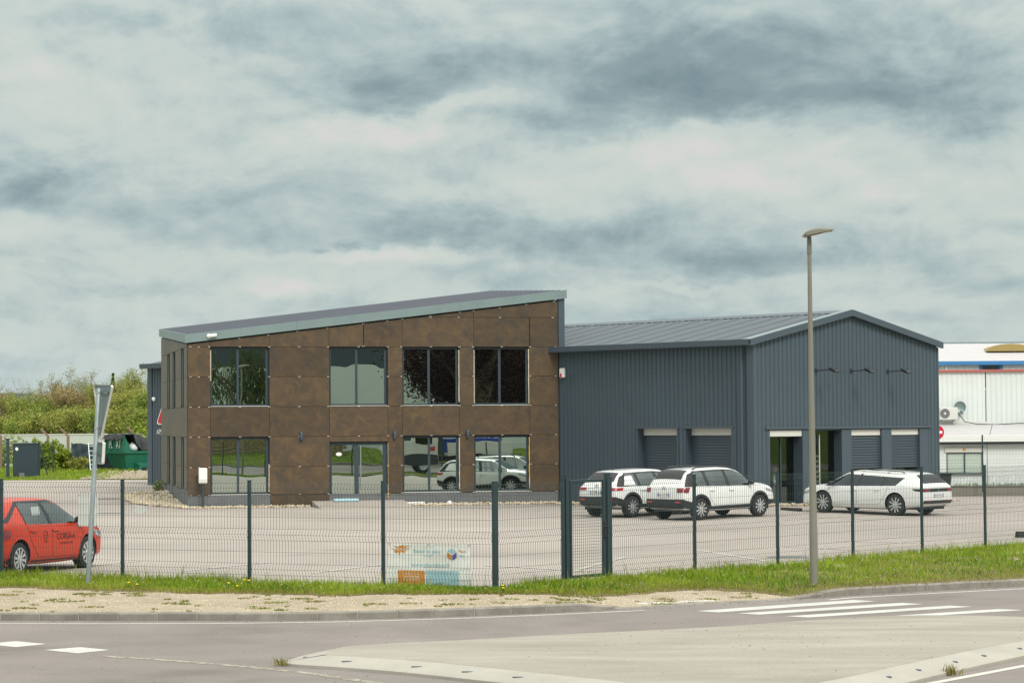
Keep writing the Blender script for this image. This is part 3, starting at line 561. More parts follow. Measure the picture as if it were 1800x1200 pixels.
# ================================================================== FENCE
PH = 1.73
def panel_mesh(wd, name):
    zs = [(0.03, 0), (.13, 0), (.23, -.05), (.33, 0), (.53, 0), (.73, 0), (.83, -.05), (.93, 0), (1.13, 0), (1.33, 0), (1.53, 0), (1.63, -.05), (1.70, -.012), (1.73, 0)]
    hz = [(.03, 0), (.13, 0), (.23, -.05), (.33, 0), (.53, 0), (.73, 0), (.83, -.05), (.93, 0), (1.13, 0), (1.33, 0), (1.53, 0), (1.63, -.05), (1.715, -.006)]
    t = .0021; V = []; F = []; nv = int(wd/.0585)
    for i in range(nv+1):
        x = wd*i/nv; o = len(V)
        for (z, y) in zs: V += [(x-t, y-t, z), (x+t, y-t, z), (x+t, y+t, z), (x-t, y+t, z)]
        for k in range(len(zs)-1):
            for j in range(4): F.append((o+k*4+j, o+k*4+(j+1) % 4, o+k*4+4+(j+1) % 4, o+k*4+4+j))
    for (z, y) in hz:
        o = len(V); y2 = y+.006
        for x in (0, wd): V += [(x, y2-t, z-t), (x, y2+t, z-t), (x, y2+t, z+t), (x, y2-t, z+t)]
        for j in range(4): F.append((o+j, o+(j+1) % 4, o+4+(j+1) % 4, o+4+j))
    o = npmesh(name, V, F, 'fence_wire'); return o
def post_mesh(h, wx=.06, wy=.045):
    mb = MB().cbox(-wx/2, -wy/2, -.15, wx/2, wy/2, h, .004); mb.box(-wx/2-.003, -wy/2-.003, h, wx/2+.003, wy/2+.003, h+.012); return mb
_panels = {}
def fence(name, label, origin, dirv, ts, group=None, zbase=lambda t: 0.0, camside=-1):
    ang = math.atan2(dirv.y, dirv.x)
    if camside > 0: pass
    root = thing(name, label, 'fence', (origin.x, origin.y, 0), ang, group); p0 = None
    for t in ts:
        if p0 is None: p0 = post_mesh(PH+.03).build('post', 'fence_metal', root); o = p0
        else: o = linked(p0, 'post', root)
        o.location = (t, 0, zbase(t))
    for a, b in zip(ts[:-1], ts[1:]):
        wd = round(b-a-.05, 2); key = wd
        if key in _panels: o = linked(_panels[key], 'mesh_panel', root)
        else: o = panel_mesh(wd, 'mesh_panel'); o.parent = root; _panels[key] = o
        o.location = (a+.025, -.012*1, zbase((a+b)/2)); o.scale = (1, 1, 1)
    return root
# left run goes from far left to the corner post, so that its outer side is local -y
PL = FC+DL*18.18
fence('mesh_fence', 'dark green mesh fence left of the corner post, in front of the red car', PL, -DL, [0, 2.68, 5.36, 8.03, 10.73, 13.41, 16.08, 18.18], 'roadside mesh fences')
fence('mesh_fence', 'dark green mesh fence short panel between corner post and gate', FC, DR, [0.06, 1.80], 'roadside mesh fences')
fence('mesh_fence', 'dark green mesh fence right of the gate, in front of the white cars', FC+DR*3.11, DR, [0, 2.49, 5.17, 7.82, 10.47, 13.09, 15.7, 18.3, 20.95, 23.6, 26.25], 'roadside mesh fences', zbase=lambda t: -.01*(t > 9)*(t-9)*.4)
# pedestrian gate
gt = FC+DR*1.86; gate = thing('pedestrian_gate', 'dark green mesh pedestrian gate with lever handle in the roadside fence', 'gate', (gt.x, gt.y, 0), math.atan2(DR.y, DR.x))
post_mesh(PH+.10, .085, .085).build('gate_post', 'fence_metal', gate, loc=(0.03, 0, 0)); o = linked(gate.children[0], 'gate_post', gate, (1.17, 0, 0))
mb = MB(); g0, g1 = .12, 1.09
mb.cbox(g0, -.025, .06, g0+.05, .025, PH+.02, .004); mb.cbox(g1-.06, -.025, .06, g1, .025, PH+.02, .004); mb.cbox(g0+.05, -.022, .06, g1-.06, .022, .11, .004); mb.cbox(g0+.05, -.022, PH-.03, g1-.06, .022, PH+.02, .004)
leaf = mb.build('gate_leaf', 'fence_metal', gate)
mb = MB()
for i in range(17): x = g0+.05+(g1-g0-.11)*i/16; mb.box(x-.0024, -.004, .11, x+.0024, .001, PH-.03)
for i in range(32): z = .11+(PH-.14)*i/31; mb.box(g0+.05, 0.001, z-.0024, g1-.06, .006, z+.0024)
mb.build('mesh_infill', 'fence_wire', leaf)
mb = MB().cbox(g1-.055, -.05, .72, g1-.005, -.022, 1.02, .004); mb.build('lock_box', 'black_plastic', leaf)
mb = MB().tube([(g1-.03, -.05, .93), (g1-.03, -.085, .93), (g1-.06, -.10, .93), (g1-.20, -.10, .93)], .010, 8); mb.build('handle', 'black_plastic', leaf, smooth=True)
# boards and banner tied to the left run (local frame of the run: x along, y depth)
angL = math.atan2((-DL).y, (-DL).x)
def on_left(t, z, y=0.0): p = PL-DL*t; nrm = Vector((DL.y, -DL.x)); nrm = nrm if nrm.y > 0 else -nrm; return (p.x+nrm.x*y, p.y+nrm.y*y, z)
def board(t0, w_, z0, h_, label):
    r = thing('blank_board', label, 'board', on_left(t0, z0, .03), angL, 'blank boards on the fence'); mb = MB().cbox(0, 0, 0, w_, .006, h_, .001); mb.build('sheet', 'white_paint', r)
    mb = MB()
    for x in (.02, w_-.02):
        for z in (.02, h_-.02): mb.lathe([(.006, -.008), (.006, 0.0)], (x, 0, z), 6, 'y')
    mb.build('ties', 'black_plastic', r); return r
board(9.73, .43, .92, .585, 'tall blank white board tied to the fence beside the red car'); board(10.95, .27, 1.168, .138, 'small blank white plate tied to the fence right of the leaning sign post')
# advertising banner
ban = thing('advertising_banner', 'faded white banner with orange burst, cube logo and web address tied to the fence', 'banner', on_left(16.17, .73, .018), angL)
BW, BH = 1.56, .74
def bsag(x, z): return .012*math.sin(x*4.1+z*3)+.010*math.sin(x*9+1.3-z*6)
V = []; F = []; nx, nzz = 40, 18
for j in range(nzz+1):
    for i in range(nx+1): x = BW*i/nx; z = -BH*j/nzz; V.append((x, .012+bsag(x, z), z-(.02*math.sin(math.pi*((x/BW*2) % 1)) if j == 0 else 0)))
for j in range(nzz):
    for i in range(nx): a = j*(nx+1)+i; F.append((a, a+1, a+nx+2, a+nx+1))
cloth = MB().add(V, F).build('cloth', 'banner_white', ban, smooth=True)
def bpt(x, z, e=.004): return (x, .012+bsag(x, -z)-e, -z)
def bpoly(name, m, polys, e=.004):
    mb = MB()
    for P in polys:
        c = (sum(p[0] for p in P)/len(P), sum(p[1] for p in P)/len(P)); mb.add([bpt(*p, e) for p in P]+[bpt(*c, e)], [(i, (i+1) % len(P), len(P)) for i in range(len(P))])
    return mb.build(name, m, cloth)
def brect(name, m, x0, z0, x1, z1): 
    n = 12; mb = MB()
    for i in range(n):
        for j in range(4):
            a, b = x0+(x1-x0)*i/n, x0+(x1-x0)*(i+1)/n; c, d_ = z0+(z1-z0)*j/4, z0+(z1-z0)*(j+1)/4; mb.add([bpt(a, c), bpt(b, c), bpt(b, d_), bpt(a, d_)], [(0, 1, 2, 3)])
    return mb.build(name, m, cloth)
star = []
for i in range(22):
    a = 2*math.pi*i/22; k = 1.0 if i % 2 == 0 else .58; k *= 1+.25*math.sin(i*2.3); star.append((.229+.175*k*math.cos(a), .109+.085*k*math.sin(a)-.02*math.cos(a)))
bpoly('burst', 'orange_print', [star])
brect('orange_block', 'orange_print', .18, .463, .69, BH-.01); brect('blue_block', 'pale_blue', .714, .458, 1.346, BH-.01)
cx, cz, h = 1.21, .18, .088
bpoly('logo_top', 'pale_blue', [[(cx, cz-h*1.15), (cx+h, cz-h*.6), (cx, cz-.01), (cx-h, cz-h*.6)]]); bpoly('logo_left', 'orange_print', [[(cx-h, cz-h*.45), (cx-.006, cz+.012), (cx-.006, cz+h*1.15), (cx-h, cz+h*.6)]]); bpoly('logo_right', 'blue_print', [[(cx+h, cz-h*.45), (cx+.006, cz+.012), (cx+.006, cz+h*1.15), (cx+h, cz+h*.6)]])
def btext(name, m, txt, size, x, z, sx=1.0, e=.007):
    mb = MB(); text_on(mb, txt, size, lambda a, b: bpt(x+a, z-b, e), 0, 'CENTER', sx); return mb.build(name, m, cloth, recalc=False)
btext('burst_text', 'banner_white', 'NOUVEAU', .06, .229, .112); btext('headline', 'sky_print', 'Besoin de place ?', .085, .76, .135); btext('headline', 'sky_print', 'à louer', .06, .75, .205); btext('web_address', 'sky_print', 'www.placobox.fr', .095, .80, .362, 1.15)
btext('logo_text', 'orange_print', 'Placo', .07, 1.41, .125); btext('logo_text', 'sky_print', 'box', .07, 1.40, .195)
for k, (s_, z) in enumerate([('Location de box', .51), ('et de stockage', .56), ('sécurisé 24h/24', .61)]): btext('block_text', 'banner_white', s_, .05, .435, z)
mb = MB()
for x in (.01, .76, 1.53): mb.lathe([(.012, -.004), (.012, .004), (.006, .006)], (x, .008, -.02), 8, 'y')
mb.build('eyelets', 'aluminium', ban)

# ================================================================== BROWN OFFICE BUILDING
BA = .215; BL, BD = 13.72, 12.9
bld = thing('brown_office_building', 'two storey office clad in rust brown panels with sloping mono pitch roof', 'building', (-11.595, 86.693, 0), BA)
ROWS = [6.604, 5.524, 4.444, 3.364, 2.284, 1.204, 0.20]
def zroof(u, v=0.0): return 5.67+.1187*u+.053*v
def clip_top(poly, f):   # clip polygon to z <= f(u)
    out = []
    for i in range(len(poly)):
        a, b = poly[i], poly[(i+1) % len(poly)]; ia, ib = a[1] <= f(a[0]), b[1] <= f(b[0])
        if ia: out.append(a)
        if ia != ib:
            da, db = f(a[0])-a[1], f(b[0])-b[1]; t = da/(da-db); out.append((a[0]+(b[0]-a[0])*t, a[1]+(b[1]-a[1])*t))
    return out
GAP = .006
def panel(poly, face, nm='cladding_panel'):
    c = (sum(p[0] for p in poly)/len(poly), sum(p[1] for p in poly)/len(poly)); mb = MB()
    if face == 'front': mb.prism([(p[0]-c[0], p[1]-c[1]) for p in poly], -.02, 0.0, 'y'); loc = (c[0], -.05+rng.uniform(-.003, .003), c[1])
    else: mb.prism([(p[0]-c[0], p[1]-c[1]) for p in poly], -.02, 0.0, 'x'); loc = (-.05+rng.uniform(-.003, .003), c[0], c[1])
    o = mb.build(nm, 'brown_panel', bld); o.location = loc; return o
def rect(a, b, z0, z1): return [(a+GAP, z0+GAP), (b-GAP, z0+GAP), (b-GAP, z1-GAP), (a+GAP, z1-GAP)]
ftop = lambda u: zroof(u)-.055
E0, E1 = -.05, 13.60
# top courses (clipped by the roof slope)
for a, b in [(E0, .76), (.76, 2.88), (2.88, 5.06), (5.06, 6.31), (6.31, 7.75), (7.75, 10.41), (10.41, 12.51), (12.51, E1)]:
    P = clip_top(rect(a+(.02 if a in (6.31, 12.51) else 0), b, 5.524, 6.604), ftop)
    if len(P) > 2: panel(P, 'front')
for a, b in [(7.9, 10.41), (10.41, E1)]:
    P = clip_top(rect(a, b, 6.604, 7.9), ftop)
    if len(P) > 2: panel(P, 'front')
WF = [(.76, 2.88), (5.06, 7.21), (7.75, 9.87), (10.41, 12.51)]
for (z1, z0) in ((5.524, 4.444), (4.444, 3.364)):
    for a, b in [(E0, .76), (2.88, 5.06), (7.21, 7.75), (9.87, 10.41), (12.51, E1)]: panel(rect(a, b, z0, z1), 'front')
for a, b in [(E0, .76), (.76, 2.88), (2.88, 5.06), (5.06, 7.21), (7.21, 7.75), (7.75, 9.87), (9.87, 12.51), (12.51, E1)]: panel(rect(a, b, 2.284, 3.364), 'front')
for (z1, z0) in ((2.284, 1.204), (1.204, .20)):
    for a, b in [(E0, .76), (2.88, 5.06), (7.21, 7.75), (9.87, 10.41), (12.51, E1)]: panel(rect(a, b, z0, z1), 'front')
panel(rect(5.06, 7.21, 2.08, 2.284), 'front')
panel(rect(2.90, 5.04, -.24, .19), 'front')
# left wall panels and openings (y runs back along the wall)
ltop = lambda v: zroof(0, v)-.055
LW = [(1.52, 2.6), (5.44, 6.7), (8.3, 9.5)]
vb = [E0, 1.5, 2.62, 5.4, 6.72, 8.26, 9.52, 12.9]
for a, b in [(E0, 4.0), (4.0, 7.5), (7.5, 10.4), (10.4, 12.9)]:
    P = clip_top(rect(a, b, 5.524, 7.0), ltop); panel(P, 'left'); panel(rect(a, b, 2.284, 3.364), 'left')
for a, b in [(E0, 1.5), (2.62, 5.4), (6.72, 8.26), (9.52, 12.9)]:
    for z1, z0 in ((5.524, 4.444), (4.444, 3.364), (2.284, 1.204), (1.204, .40)): panel(rect(a, b, z0, z1), 'left')
# wall core with openings
def wall_cells(mb, us, zs, holes, y0, y1, top=None, axis='y', mi=0):
    for i in range(len(us)-1):
        for j in range(len(zs)-1):
            uc, zc_ = (us[i]+us[i+1])/2, (zs[j]+zs[j+1])/2
            if any(h[0] < uc < h[1] and h[2] < zc_ < h[3] for h in holes): continue
            P = [(us[i], zs[j]), (us[i+1], zs[j]), (us[i+1], zs[j+1]), (us[i], zs[j+1])]
            if top: P = clip_top(P, top)
            if len(P) > 2: mb.prism(P, y0, y1, axis, mi)
mb = MB(); holes = []
for a, b in WF: holes.append((a+.02, b-.02, 3.40, 5.49))
for i, (a, b) in enumerate(WF): holes.append((a+.02, b-.02, (.24 if i != 1 else -.02), (2.25 if i != 1 else 2.06)))
us = sorted(set([0, 13.58]+[h[0] for h in holes]+[h[1] for h in holes])); zs = sorted(set([-.6, 7.6]+[h[2] for h in holes]+[h[3] for h in holes]))
wall_cells(mb, us, zs, holes, -.028, .22, lambda u: zroof(u)-.02)
mb.build('front_wall', 'dark_void', bld)
mb = MB(); hl = [(a, b, 3.40, 5.49) for a, b in LW]+[(a, b, .42, 2.25) for a, b in LW]
us = sorted(set([.23, 12.88]+[h[0] for h in hl]+[h[1] for h in hl])); zs = sorted(set([-.6, 7.2]+[h[2] for h in hl]+[h[3] for h in hl]))
wall_cells(mb, us, zs, hl, -.028, .22, lambda v: zroof(0, v)-.02, 'x'); mb.build('left_wall', 'dark_void', bld)
mb = MB(); mb.add([(0, 12.9, -.6), (13.58, 12.9, -.6), (13.58, 12.9, zroof(13.58, 12.9)), (0, 12.9, zroof(0, 12.9))], [(0, 1, 2, 3)]); mb.add([(13.56, .2, -.6), (13.56, 12.9, -.6), (13.56, 12.9, zroof(13.56, 12.9)), (13.56, .2, zroof(13.56))], [(0, 1, 2, 3)]); mb.build('back_wall', 'grey_trim', bld)
MB().box(-.045, -.045, -.6, 13.57, -.0285, .19).box(-.045, -.028, -.6, -.0285, 12.88, .39).build('plinth', 'plinth', bld)
MB().cbox(13.62, -.06, 5.3, 13.86, .25, zroof(13.8)+.02, .01).build('corner_trim', 'grey_trim', bld)
# windows
def window(x0, x1, z0, z1, kind='win', y=.06, parent=bld, wallax='y'):
    f = MB(); t = .055
    def bar(a, c, b, d_, e0=0.0, e1=.07):
        if wallax == 'y': f.box(a, y+e0, c, b, y+e1, d_)
        else: f.box(y+e0, a, c, y+e1, b, d_)
    bar(x0, z0, x0+t, z1); bar(x1-t*1.7, z0, x1, z1); bar(x0+t, z0, x1-t*1.7, z0+t); bar(x0+t, z1-t, x1-t*1.7, z1)
    panes = []
    if kind == 'win':
        xm = x0+(x1-x0)*.47; bar(xm-.04, z0+t, xm+.04, z1-t, -.012, .075); panes = [(x0+t, xm-.04), (xm+.04, x1-t*1.7)]
    else: panes = [(x0+t, x1-t*1.7)]
    w_ = f.build('window', 'frame_grey', parent)
    for a, b in panes:
        g = MB(); yy = y+.035
        g.box(a, yy, z0+t, b, yy+.012, z1-t) if wallax == 'y' else g.box(yy, a, z0+t, yy+.012, b, z1-t)
        g.build('pane', 'coated_glass', w_)
    return w_
for i, (a, b) in enumerate(WF):
    window(a+.02, b-.02, 3.40, 5.49)
    if i != 1: window(a+.02, b-.02, .24, 2.25)
for a, b in LW: window(a, b, 3.40, 5.49, 'one', wallax='x'); window(a, b, .42, 2.25, 'one', wallax='x')
# glazed entrance
door = MB(); y = .05; x0, x1, z0, z1 = 5.08, 7.19, -.02, 2.06; xm = 6.02
for a, c, b, d_ in [(x0, z0, x0+.08, z1), (x1-.08, z0, x1, z1), (x0+.08, z1-.10, x1-.08, z1), (x0+.08, z0, x1-.08, z0+.07), (xm-.035, z0+.07, xm+.12, z1-.10), (x1-.16, z0+.07, x1-.085, z1-.1), (x0+.085, z0+.12, xm-.04, z0+.16)]: door.box(a, y, c, b, y+.07, d_)
dr = door.build('door', 'frame_grey', bld)
for a, b in ((x0+.08, xm-.035), (xm+.12, x1-.16)): MB().box(a, y+.03, z0+.07, b, y+.042, z1-.1).build('pane', 'coated_glass', dr)
MB().tube([(xm+.19, y-.04, .35), (xm+.19, y-.04, 1.95)], .018, 8).box(xm+.17, y-.04, .42, xm+.21, y, .45).box(xm+.17, y-.04, 1.82, xm+.21, y, 1.85).build('pull_handle', 'aluminium', dr)
mb = MB().lathe([(.11, 0), (.11, .003)], (5.42, y+.026, 1.63), 18, 'y'); st = mb.build('round_sticker', 'white_paint', dr); st.scale = (1, 1, .62); st.location = (0, 0, 1.63*.38)
MB().box(6.88, y+.026, .06, 7.02, y+.029, .14).build('blue_sticker', 'blue_print', dr)
MB().prism([(.05, -.05), (-.35, -.06), (-2.6, -.262), (-2.6, -.4), (.05, -.4)], 4.4, 7.75, 'x').build('door_ramp', 'lot_asphalt', bld)
# sills, foam strips, panel clips
for i, (a, b) in enumerate(WF):
    MB().box(a+.02, -.045, 3.375, b-.02, .05, 3.395).build('window_sill', 'cream_white', bld)
    if i != 1: MB().box(a+.02, -.048, .205, b-.02, .05, .232).build('window_sill', 'cream_white', bld)
for a, b in LW:
    for z0, z1 in ((3.40, 5.49), (.42, 2.25)): MB().box(-.045, b-.03, z0, -.012, b-.002, z1).build('window_jamb', 'galvanised', bld)
mb = MB()
for (x, z0, z1, m) in [(7.215, .02, 2.05, 1), (12.485, 3.42, 5.45, 0), (12.49, .3, 2.2, 1), (9.86, .3, 2.2, 0), (10.425, 3.45, 5.4, 0), (2.865, .3, 1.3, 0), (.775, 4.3, 5.4, 0), (9.86, 3.5, 5.4, 0)]:
    z = z0
    while z < z1:
        dzz = rng.uniform(.1, .3); mb.box(x-.018+rng.uniform(-.006, .006), -.052+rng.uniform(-.004, .004), z, x+.012, .0, min(z+dzz, z1), m if rng.random() < .7 else 0); z += dzz
mb.build('foam_sealant', ['foam_pale', 'foam_yellow'], bld)
mb = MB()
def clip(u, z): mb.box(u-.036, -.080, z-.011, u-.008, -.069, z+.011); mb.box(u+.008, -.080, z-.011, u+.036, -.069, z+.011)
for z in ROWS[1:]:
    for u in (.05, .35, .72, 2.88, 3.97, 5.02, 7.21, 7.71, 9.87, 10.38, 12.53, 13.5):
        if z < 5.6 and any(a+.1 < u < b-.1 for a, b in WF): continue
        clip(u, z)
    for a, b in WF:
        if z in (5.524, 3.364, 2.284): clip((a+b)/2, z)
for u in (1.8, 2.85, 3.9, 5.0, 6.31, 7.2, 7.75, 8.8, 9.9, 10.41, 11.4, 12.4, 13.45): clip(u, zroof(u)-.06)
for u in (8.8, 9.85, 11.4, 13.4): clip(u, 6.604)
for z in (6.6, 5.55): clip(6.32, z)
o = mb.build('panel_clips', 'cream_white', bld); o['kind'] = 'stuff'
# roof: standing seam sheets plus galvanised fascia
FH = .31
roofn = 14
wv = 13.1/roofn
def rz(u, v): return zroof(u, v)+FH-.02
for k in range(roofn):
    a = -.10+wv*k; b = a+wv; m_ = MB()
    m_.add([(-.12, a, rz(-.12, a)), (13.9, a, rz(13.9, a)), (13.9, b-.03, rz(13.9, b-.03)), (-.12, b-.03, rz(-.12, b-.03))], [(0, 1, 2, 3)])
    m_.add([(x, y, rz(x, b)+h_) for x in (-.12, 13.9) for y, h_ in ((b-.03, 0), (b-.022, .03), (b-.008, .03), (b, 0))], [(0, 4, 5, 1), (1, 5, 6, 2), (2, 6, 7, 3)])
    m_.build('roof_sheet', 'brown_roof', bld, recalc=False)
def slab(P0, P1, th):   # P0,P1: (x,y,zbottom) ends of a fascia board of height FH, outward offset th
    m_ = MB(); (x0, y0, z0), (x1, y1, z1) = P0, P1; dxy = Vector((x1-x0, y1-y0)).normalized(); nn_ = Vector((dxy.y, -dxy.x))*th
    vs = [(x0, y0, z0), (x1, y1, z1), (x1, y1, z1+FH), (x0, y0, z0+FH)]; vs += [(x+nn_.x, y+nn_.y, z) for x, y, z in vs]
    return m_.add(vs, [(0, 1, 2, 3), (7, 6, 5, 4), (0, 4, 5, 1), (1, 5, 6, 2), (2, 6, 7, 3), (3, 7, 4, 0)])
nseg = 7
for k in range(nseg):
    a = -.15+14.08*k/nseg; b = -.15+14.08*(k+1)/nseg-.004; slab((a, -.10, zroof(a)), (b, -.10, zroof(b)), .05).build('fascia_board', 'galvanised', bld)
for k in range(5):
    a = -.10+13.1*k/5; b = -.10+13.1*(k+1)/5-.004; slab((-.105, b, zroof(0, b)), (-.105, a, zroof(0, a)), .045).build('fascia_board', 'galvanised', bld)
mb = MB().add([(-.1, -.08, zroof(0)+.005), (13.9, -.08, zroof(13.9)+.005), (13.9, 13, zroof(13.9, 13)), (-.1, 13, zroof(0, 13))], [(0, 1, 2, 3)]); mb.build('roof_underside', 'dark_void', bld)
def wpt(root, p): return (Matrix.Translation(root.location) @ Matrix.Rotation(root.rotation_euler[2], 4, 'Z')) @ Vector(p)
# fittings on the brown facade
for u, z, l in ((4.03, 2.30, 'small grey tube wall lamp left of the glazed entrance'), (7.45, 2.31, 'small grey tube wall lamp right of the glazed entrance'), (10.16, 2.34, 'small grey tube wall lamp near the right end of the brown facade')):
    p = wpt(bld, (u, -.13, z)); t_ = thing('wall_lamp', l, 'lamp', p, BA, 'tube lamps on the brown facade')
    MB().lathe([(.052, -.14), (.055, -.135), (.055, .135), (.052, .14)], n=14).build('tube', 'grey_trim', t_, smooth=40); MB().box(-.02, .04, -.03, .02, .062, .03).build('bracket', 'grey_trim', t_)
def bullet_cam(p, rz_, label, k=1.0):
    t_ = thing('security_camera', label, 'camera', p, rz_, 'bullet security cameras')
    MB().lathe([(.085*k, 0), (.085*k, .02), (.06*k, .06), (.03*k, .09)], n=14, axis='y').build('mount', 'white_paint', t_, smooth=40)
    M = Matrix.Rotation(R(-8), 4, 'Y'); mb = MB().lathe([(.05*k, -.02), (.062*k, 0), (.062*k, .24*k), (.055*k, .26*k)], (0.02*k, -.07*k, 0), 14, 'x'); mb.v = [tuple(M @ Vector((v[0], v[1], v[2]))) for v in mb.v]; mb.build('barrel', 'white_paint', t_, smooth=40)
    mb = MB().lathe([(.048*k, .262*k), (.04*k, .268*k)], (0.02*k, -.07*k, 0), 12, 'x'); mb.v = [tuple(M @ Vector(v)) for v in mb.v]; mb.build('lens', 'ink', t_); return t_
cam1 = bullet_cam(wpt(bld, (.70, -.16, 5.90)), BA, 'white bullet camera under the roof edge of the brown building'); 
for ch in cam1.children:
    if ch.name.startswith('mount'): ch.rotation_euler = (0, 0, R(180)); ch.location = (0, -.01, 0)
# white cabinet on a post by the building corner
p = wpt(bld, (.46, -.35, 0)); cab = thing('charging_cabinet', 'white cabinet on a grey post at the left corner of the brown building', 'cabinet', (p.x, p.y, -.27), BA)
MB().cbox(-.035, -.03, 0, .035, .03, 1.0, .004).build('post', 'frame_grey', cab); MB().cbox(-.15, -.10, .90, .15, .05, 1.46, .025).build('casing', 'white_paint', cab); MB().cbox(-.135, -.108, .93, .135, -.099, 1.06, .003).build('lower_cover', 'cream_white', cab)
# debris by the entrance
p = wpt(bld, (8.15, -.25, -.25)); e_ = thing('brick_slab', 'white lettered foam slab lying right of the glazed entrance', 'slab', p, BA+.05); MB().cbox(-.36, -.06, 0, .36, .06, .13, .006).build('block', 'white_paint', e_)
mb = MB(); text_on(mb, '(  isover confort  )', .075, lambda a, b: (a, -.063, .065+b)); mb.build('print', 'grey_trim', e_, recalc=False)
p = wpt(bld, (9.4, -.45, -.26)); e_ = MB().lathe([(.05, 0), (.10, .03), (.11, .10), (.06, .16), (.02, .17)], n=9).build('crumpled_bag', 'white_paint', smooth=True, loc=p); tag(e_, 'small crumpled white bag lying on the pebbles by the brown facade', 'bag')
p = wpt(bld, (5.6, -.45, -.068)); e_ = MB().cbox(-.45, -.12, 0, .45, .12, .10, .02).build('wrapped_pack', 'pale_blue', loc=p, rotz=BA+.03); tag(e_, 'pale blue wrapped pack lying on the entrance step', 'pack')

# ================================================================== GREY HALL
HB = .7194; HL, HG = 37.7, 9.86; EZ, RZ = 5.38, 6.44
hall = thing('grey_metal_hall', 'long dark grey corrugated metal hall with gabled roof behind the parked cars', 'building', (8.201, 82.177, 0), HB)
def corr(mb, x0, x1, z0f, z1f, pitch=.215, dep=.03, openings=(), plane='gable', mi=0):
    """trapezoid sheet from x0..x1; outward = -y for the gable, -x for the side"""
    br = []; k = math.floor(x0/pitch)
    while k*pitch < x1+pitch:
        b = k*pitch
        for o_, d_ in ((0, 0), (.60, 0), (.70, 1), (.90, 1)): br.append((b+o_*pitch, d_*dep))
        k += 1
    br.sort(); xs = np.array([b[0] for b in br]); ds = np.array([b[1] for b in br])
    cuts = sorted(set([x0, x1]+[float(x) for x in xs if x0 < x < x1]+[e for o_ in openings for e in o_[:2] if x0 < e < x1]))
    for a, b in zip(cuts[:-1], cuts[1:]):
        if b-a < 1e-5: continue
        da, db = np.interp(a, xs, ds), np.interp(b, xs, ds); xc = (a+b)/2; spans = [(None, None)]
        for o_ in openings:
            if o_[0] < xc < o_[1]: spans = [(None, o_[2]), (o_[3], None)]
        for lo, hi in spans:
            za, zb_ = (z0f(a), z0f(b)) if lo is None else (lo, lo); zc_, zd = (z1f(a), z1f(b)) if hi is None else (hi, hi)
            if zc_-za < .01: continue
            V = [(a, da, za), (b, db, zb_), (b, db, zd), (a, da, zc_)]
            V = [(x, d_, z) if plane == 'gable' else (d_, x, z) for x, d_, z in V]; mb.add(V, [(0, 1, 2, 3)], mi)
def gz(x): return EZ+(RZ-EZ)*(1-abs(x-HG/2)/(HG/2))
mb = MB(); GOP = [(.69, 9.28, -.7, 2.47)]; corr(mb, .16, HG-.05, lambda x: -.6, lambda x: gz(x)+.08, openings=GOP); mb.build('gable_wall', 'grey_sheet', hall, recalc=False)
SOP = [(3.69, 5.67, .1, 2.50), (1.06, 3.27, .1, 2.50)]
mb = MB(); corr(mb, .30, HL-.3, lambda x: -.6, lambda x: EZ, openings=SOP, plane='side', dep=.032); mb.build('side_wall', 'grey_sheet', hall, recalc=False)
mb = MB().add([(HG, 0, -.6), (HG, HL, -.6), (HG, HL, EZ), (HG, 0, EZ), (0, HL, -.6), (0, HL, EZ), (HG/2, HL, RZ)], [(0, 1, 2, 3), (1, 4, 5, 6, 2)]); mb.build('rear_walls', 'grey_sheet', hall, recalc=False)
MB().cbox(-.02, -.02, -.6, .17, .03, EZ, .004).build('corner_trim', 'grey_trim', hall); MB().cbox(-.02, .03, -.6, .03, .31, EZ, .004).build('corner_trim', 'grey_trim', hall); MB().cbox(HG-.06, -.02, -.6, HG+.02, .2, EZ, .004).build('corner_trim', 'grey_trim', hall); MB().cbox(-.03, HL-.32, -.6, .06, HL+.03, EZ, .004).build('corner_trim', 'grey_trim', hall)
MB().tube([(-.10, .46, -.2), (-.10, .46, EZ-.1)], .05, 10).build('downpipe', 'grey_trim', hall, smooth=40)
mb = MB()
for z in (1.15, 2.85, 4.45):
    for k in range(46):
        u = .20+.215*k
        if u < HG-.2 and (z > 2.6 or u < .6): mb.box(u+.06, -.008, z+rng.uniform(-.02, .02), u+.078, .001, z+.02)
        if .4 < u < 9.6 and (z > 2.6 or not any(a-.1 < u < b+.1 for a, b, _, _ in SOP)): mb.box(-.008, u+.06, z+rng.uniform(-.02, .02), .001, u+.078, z+.02)
o = mb.build('cladding_screws', 'dark_void', hall); o['kind'] = 'stuff'
# lintels, recess, pillars, shutters on the gable
MB().cbox(.55, -.05, 2.44, 9.40, .02, 2.52, .006).build('lintel_trim', 'grey_trim', hall)
RD = .36; ROOMD = 3.2
mb = MB().box(.69, .04, 2.40, 9.28, RD+.1, 2.47).box(.69, .0, -.6, 9.28, RD+.1, -.13); mb.build('recess_lining', 'grey_trim', hall)
PIL = [(.69, .80), (2.84-.39, 2.76), (4.50, 5.02), (6.66, 7.20), (8.78, 9.28)]
for a, b in PIL: MB().cbox(a, .0, -.13, b, RD+.06, 2.42, .01).build('pillar', 'grey_trim', hall)
mb = MB().add([(.7, RD+.14, -.14), (6.0, RD+.14, -.14), (6.0, RD+ROOMD, -.14), (.7, RD+ROOMD, -.14), (.7, RD+.14, 2.6), (6.0, RD+.14, 2.6), (6.0, RD+ROOMD, 2.6), (.7, RD+ROOMD, 2.6)], [(0, 1, 2, 3), (4, 5, 6, 7), (2, 3, 7, 6), (1, 2, 6, 5), (0, 3, 7, 4)]); mb.build('showroom_interior', 'room', hall, recalc=False)
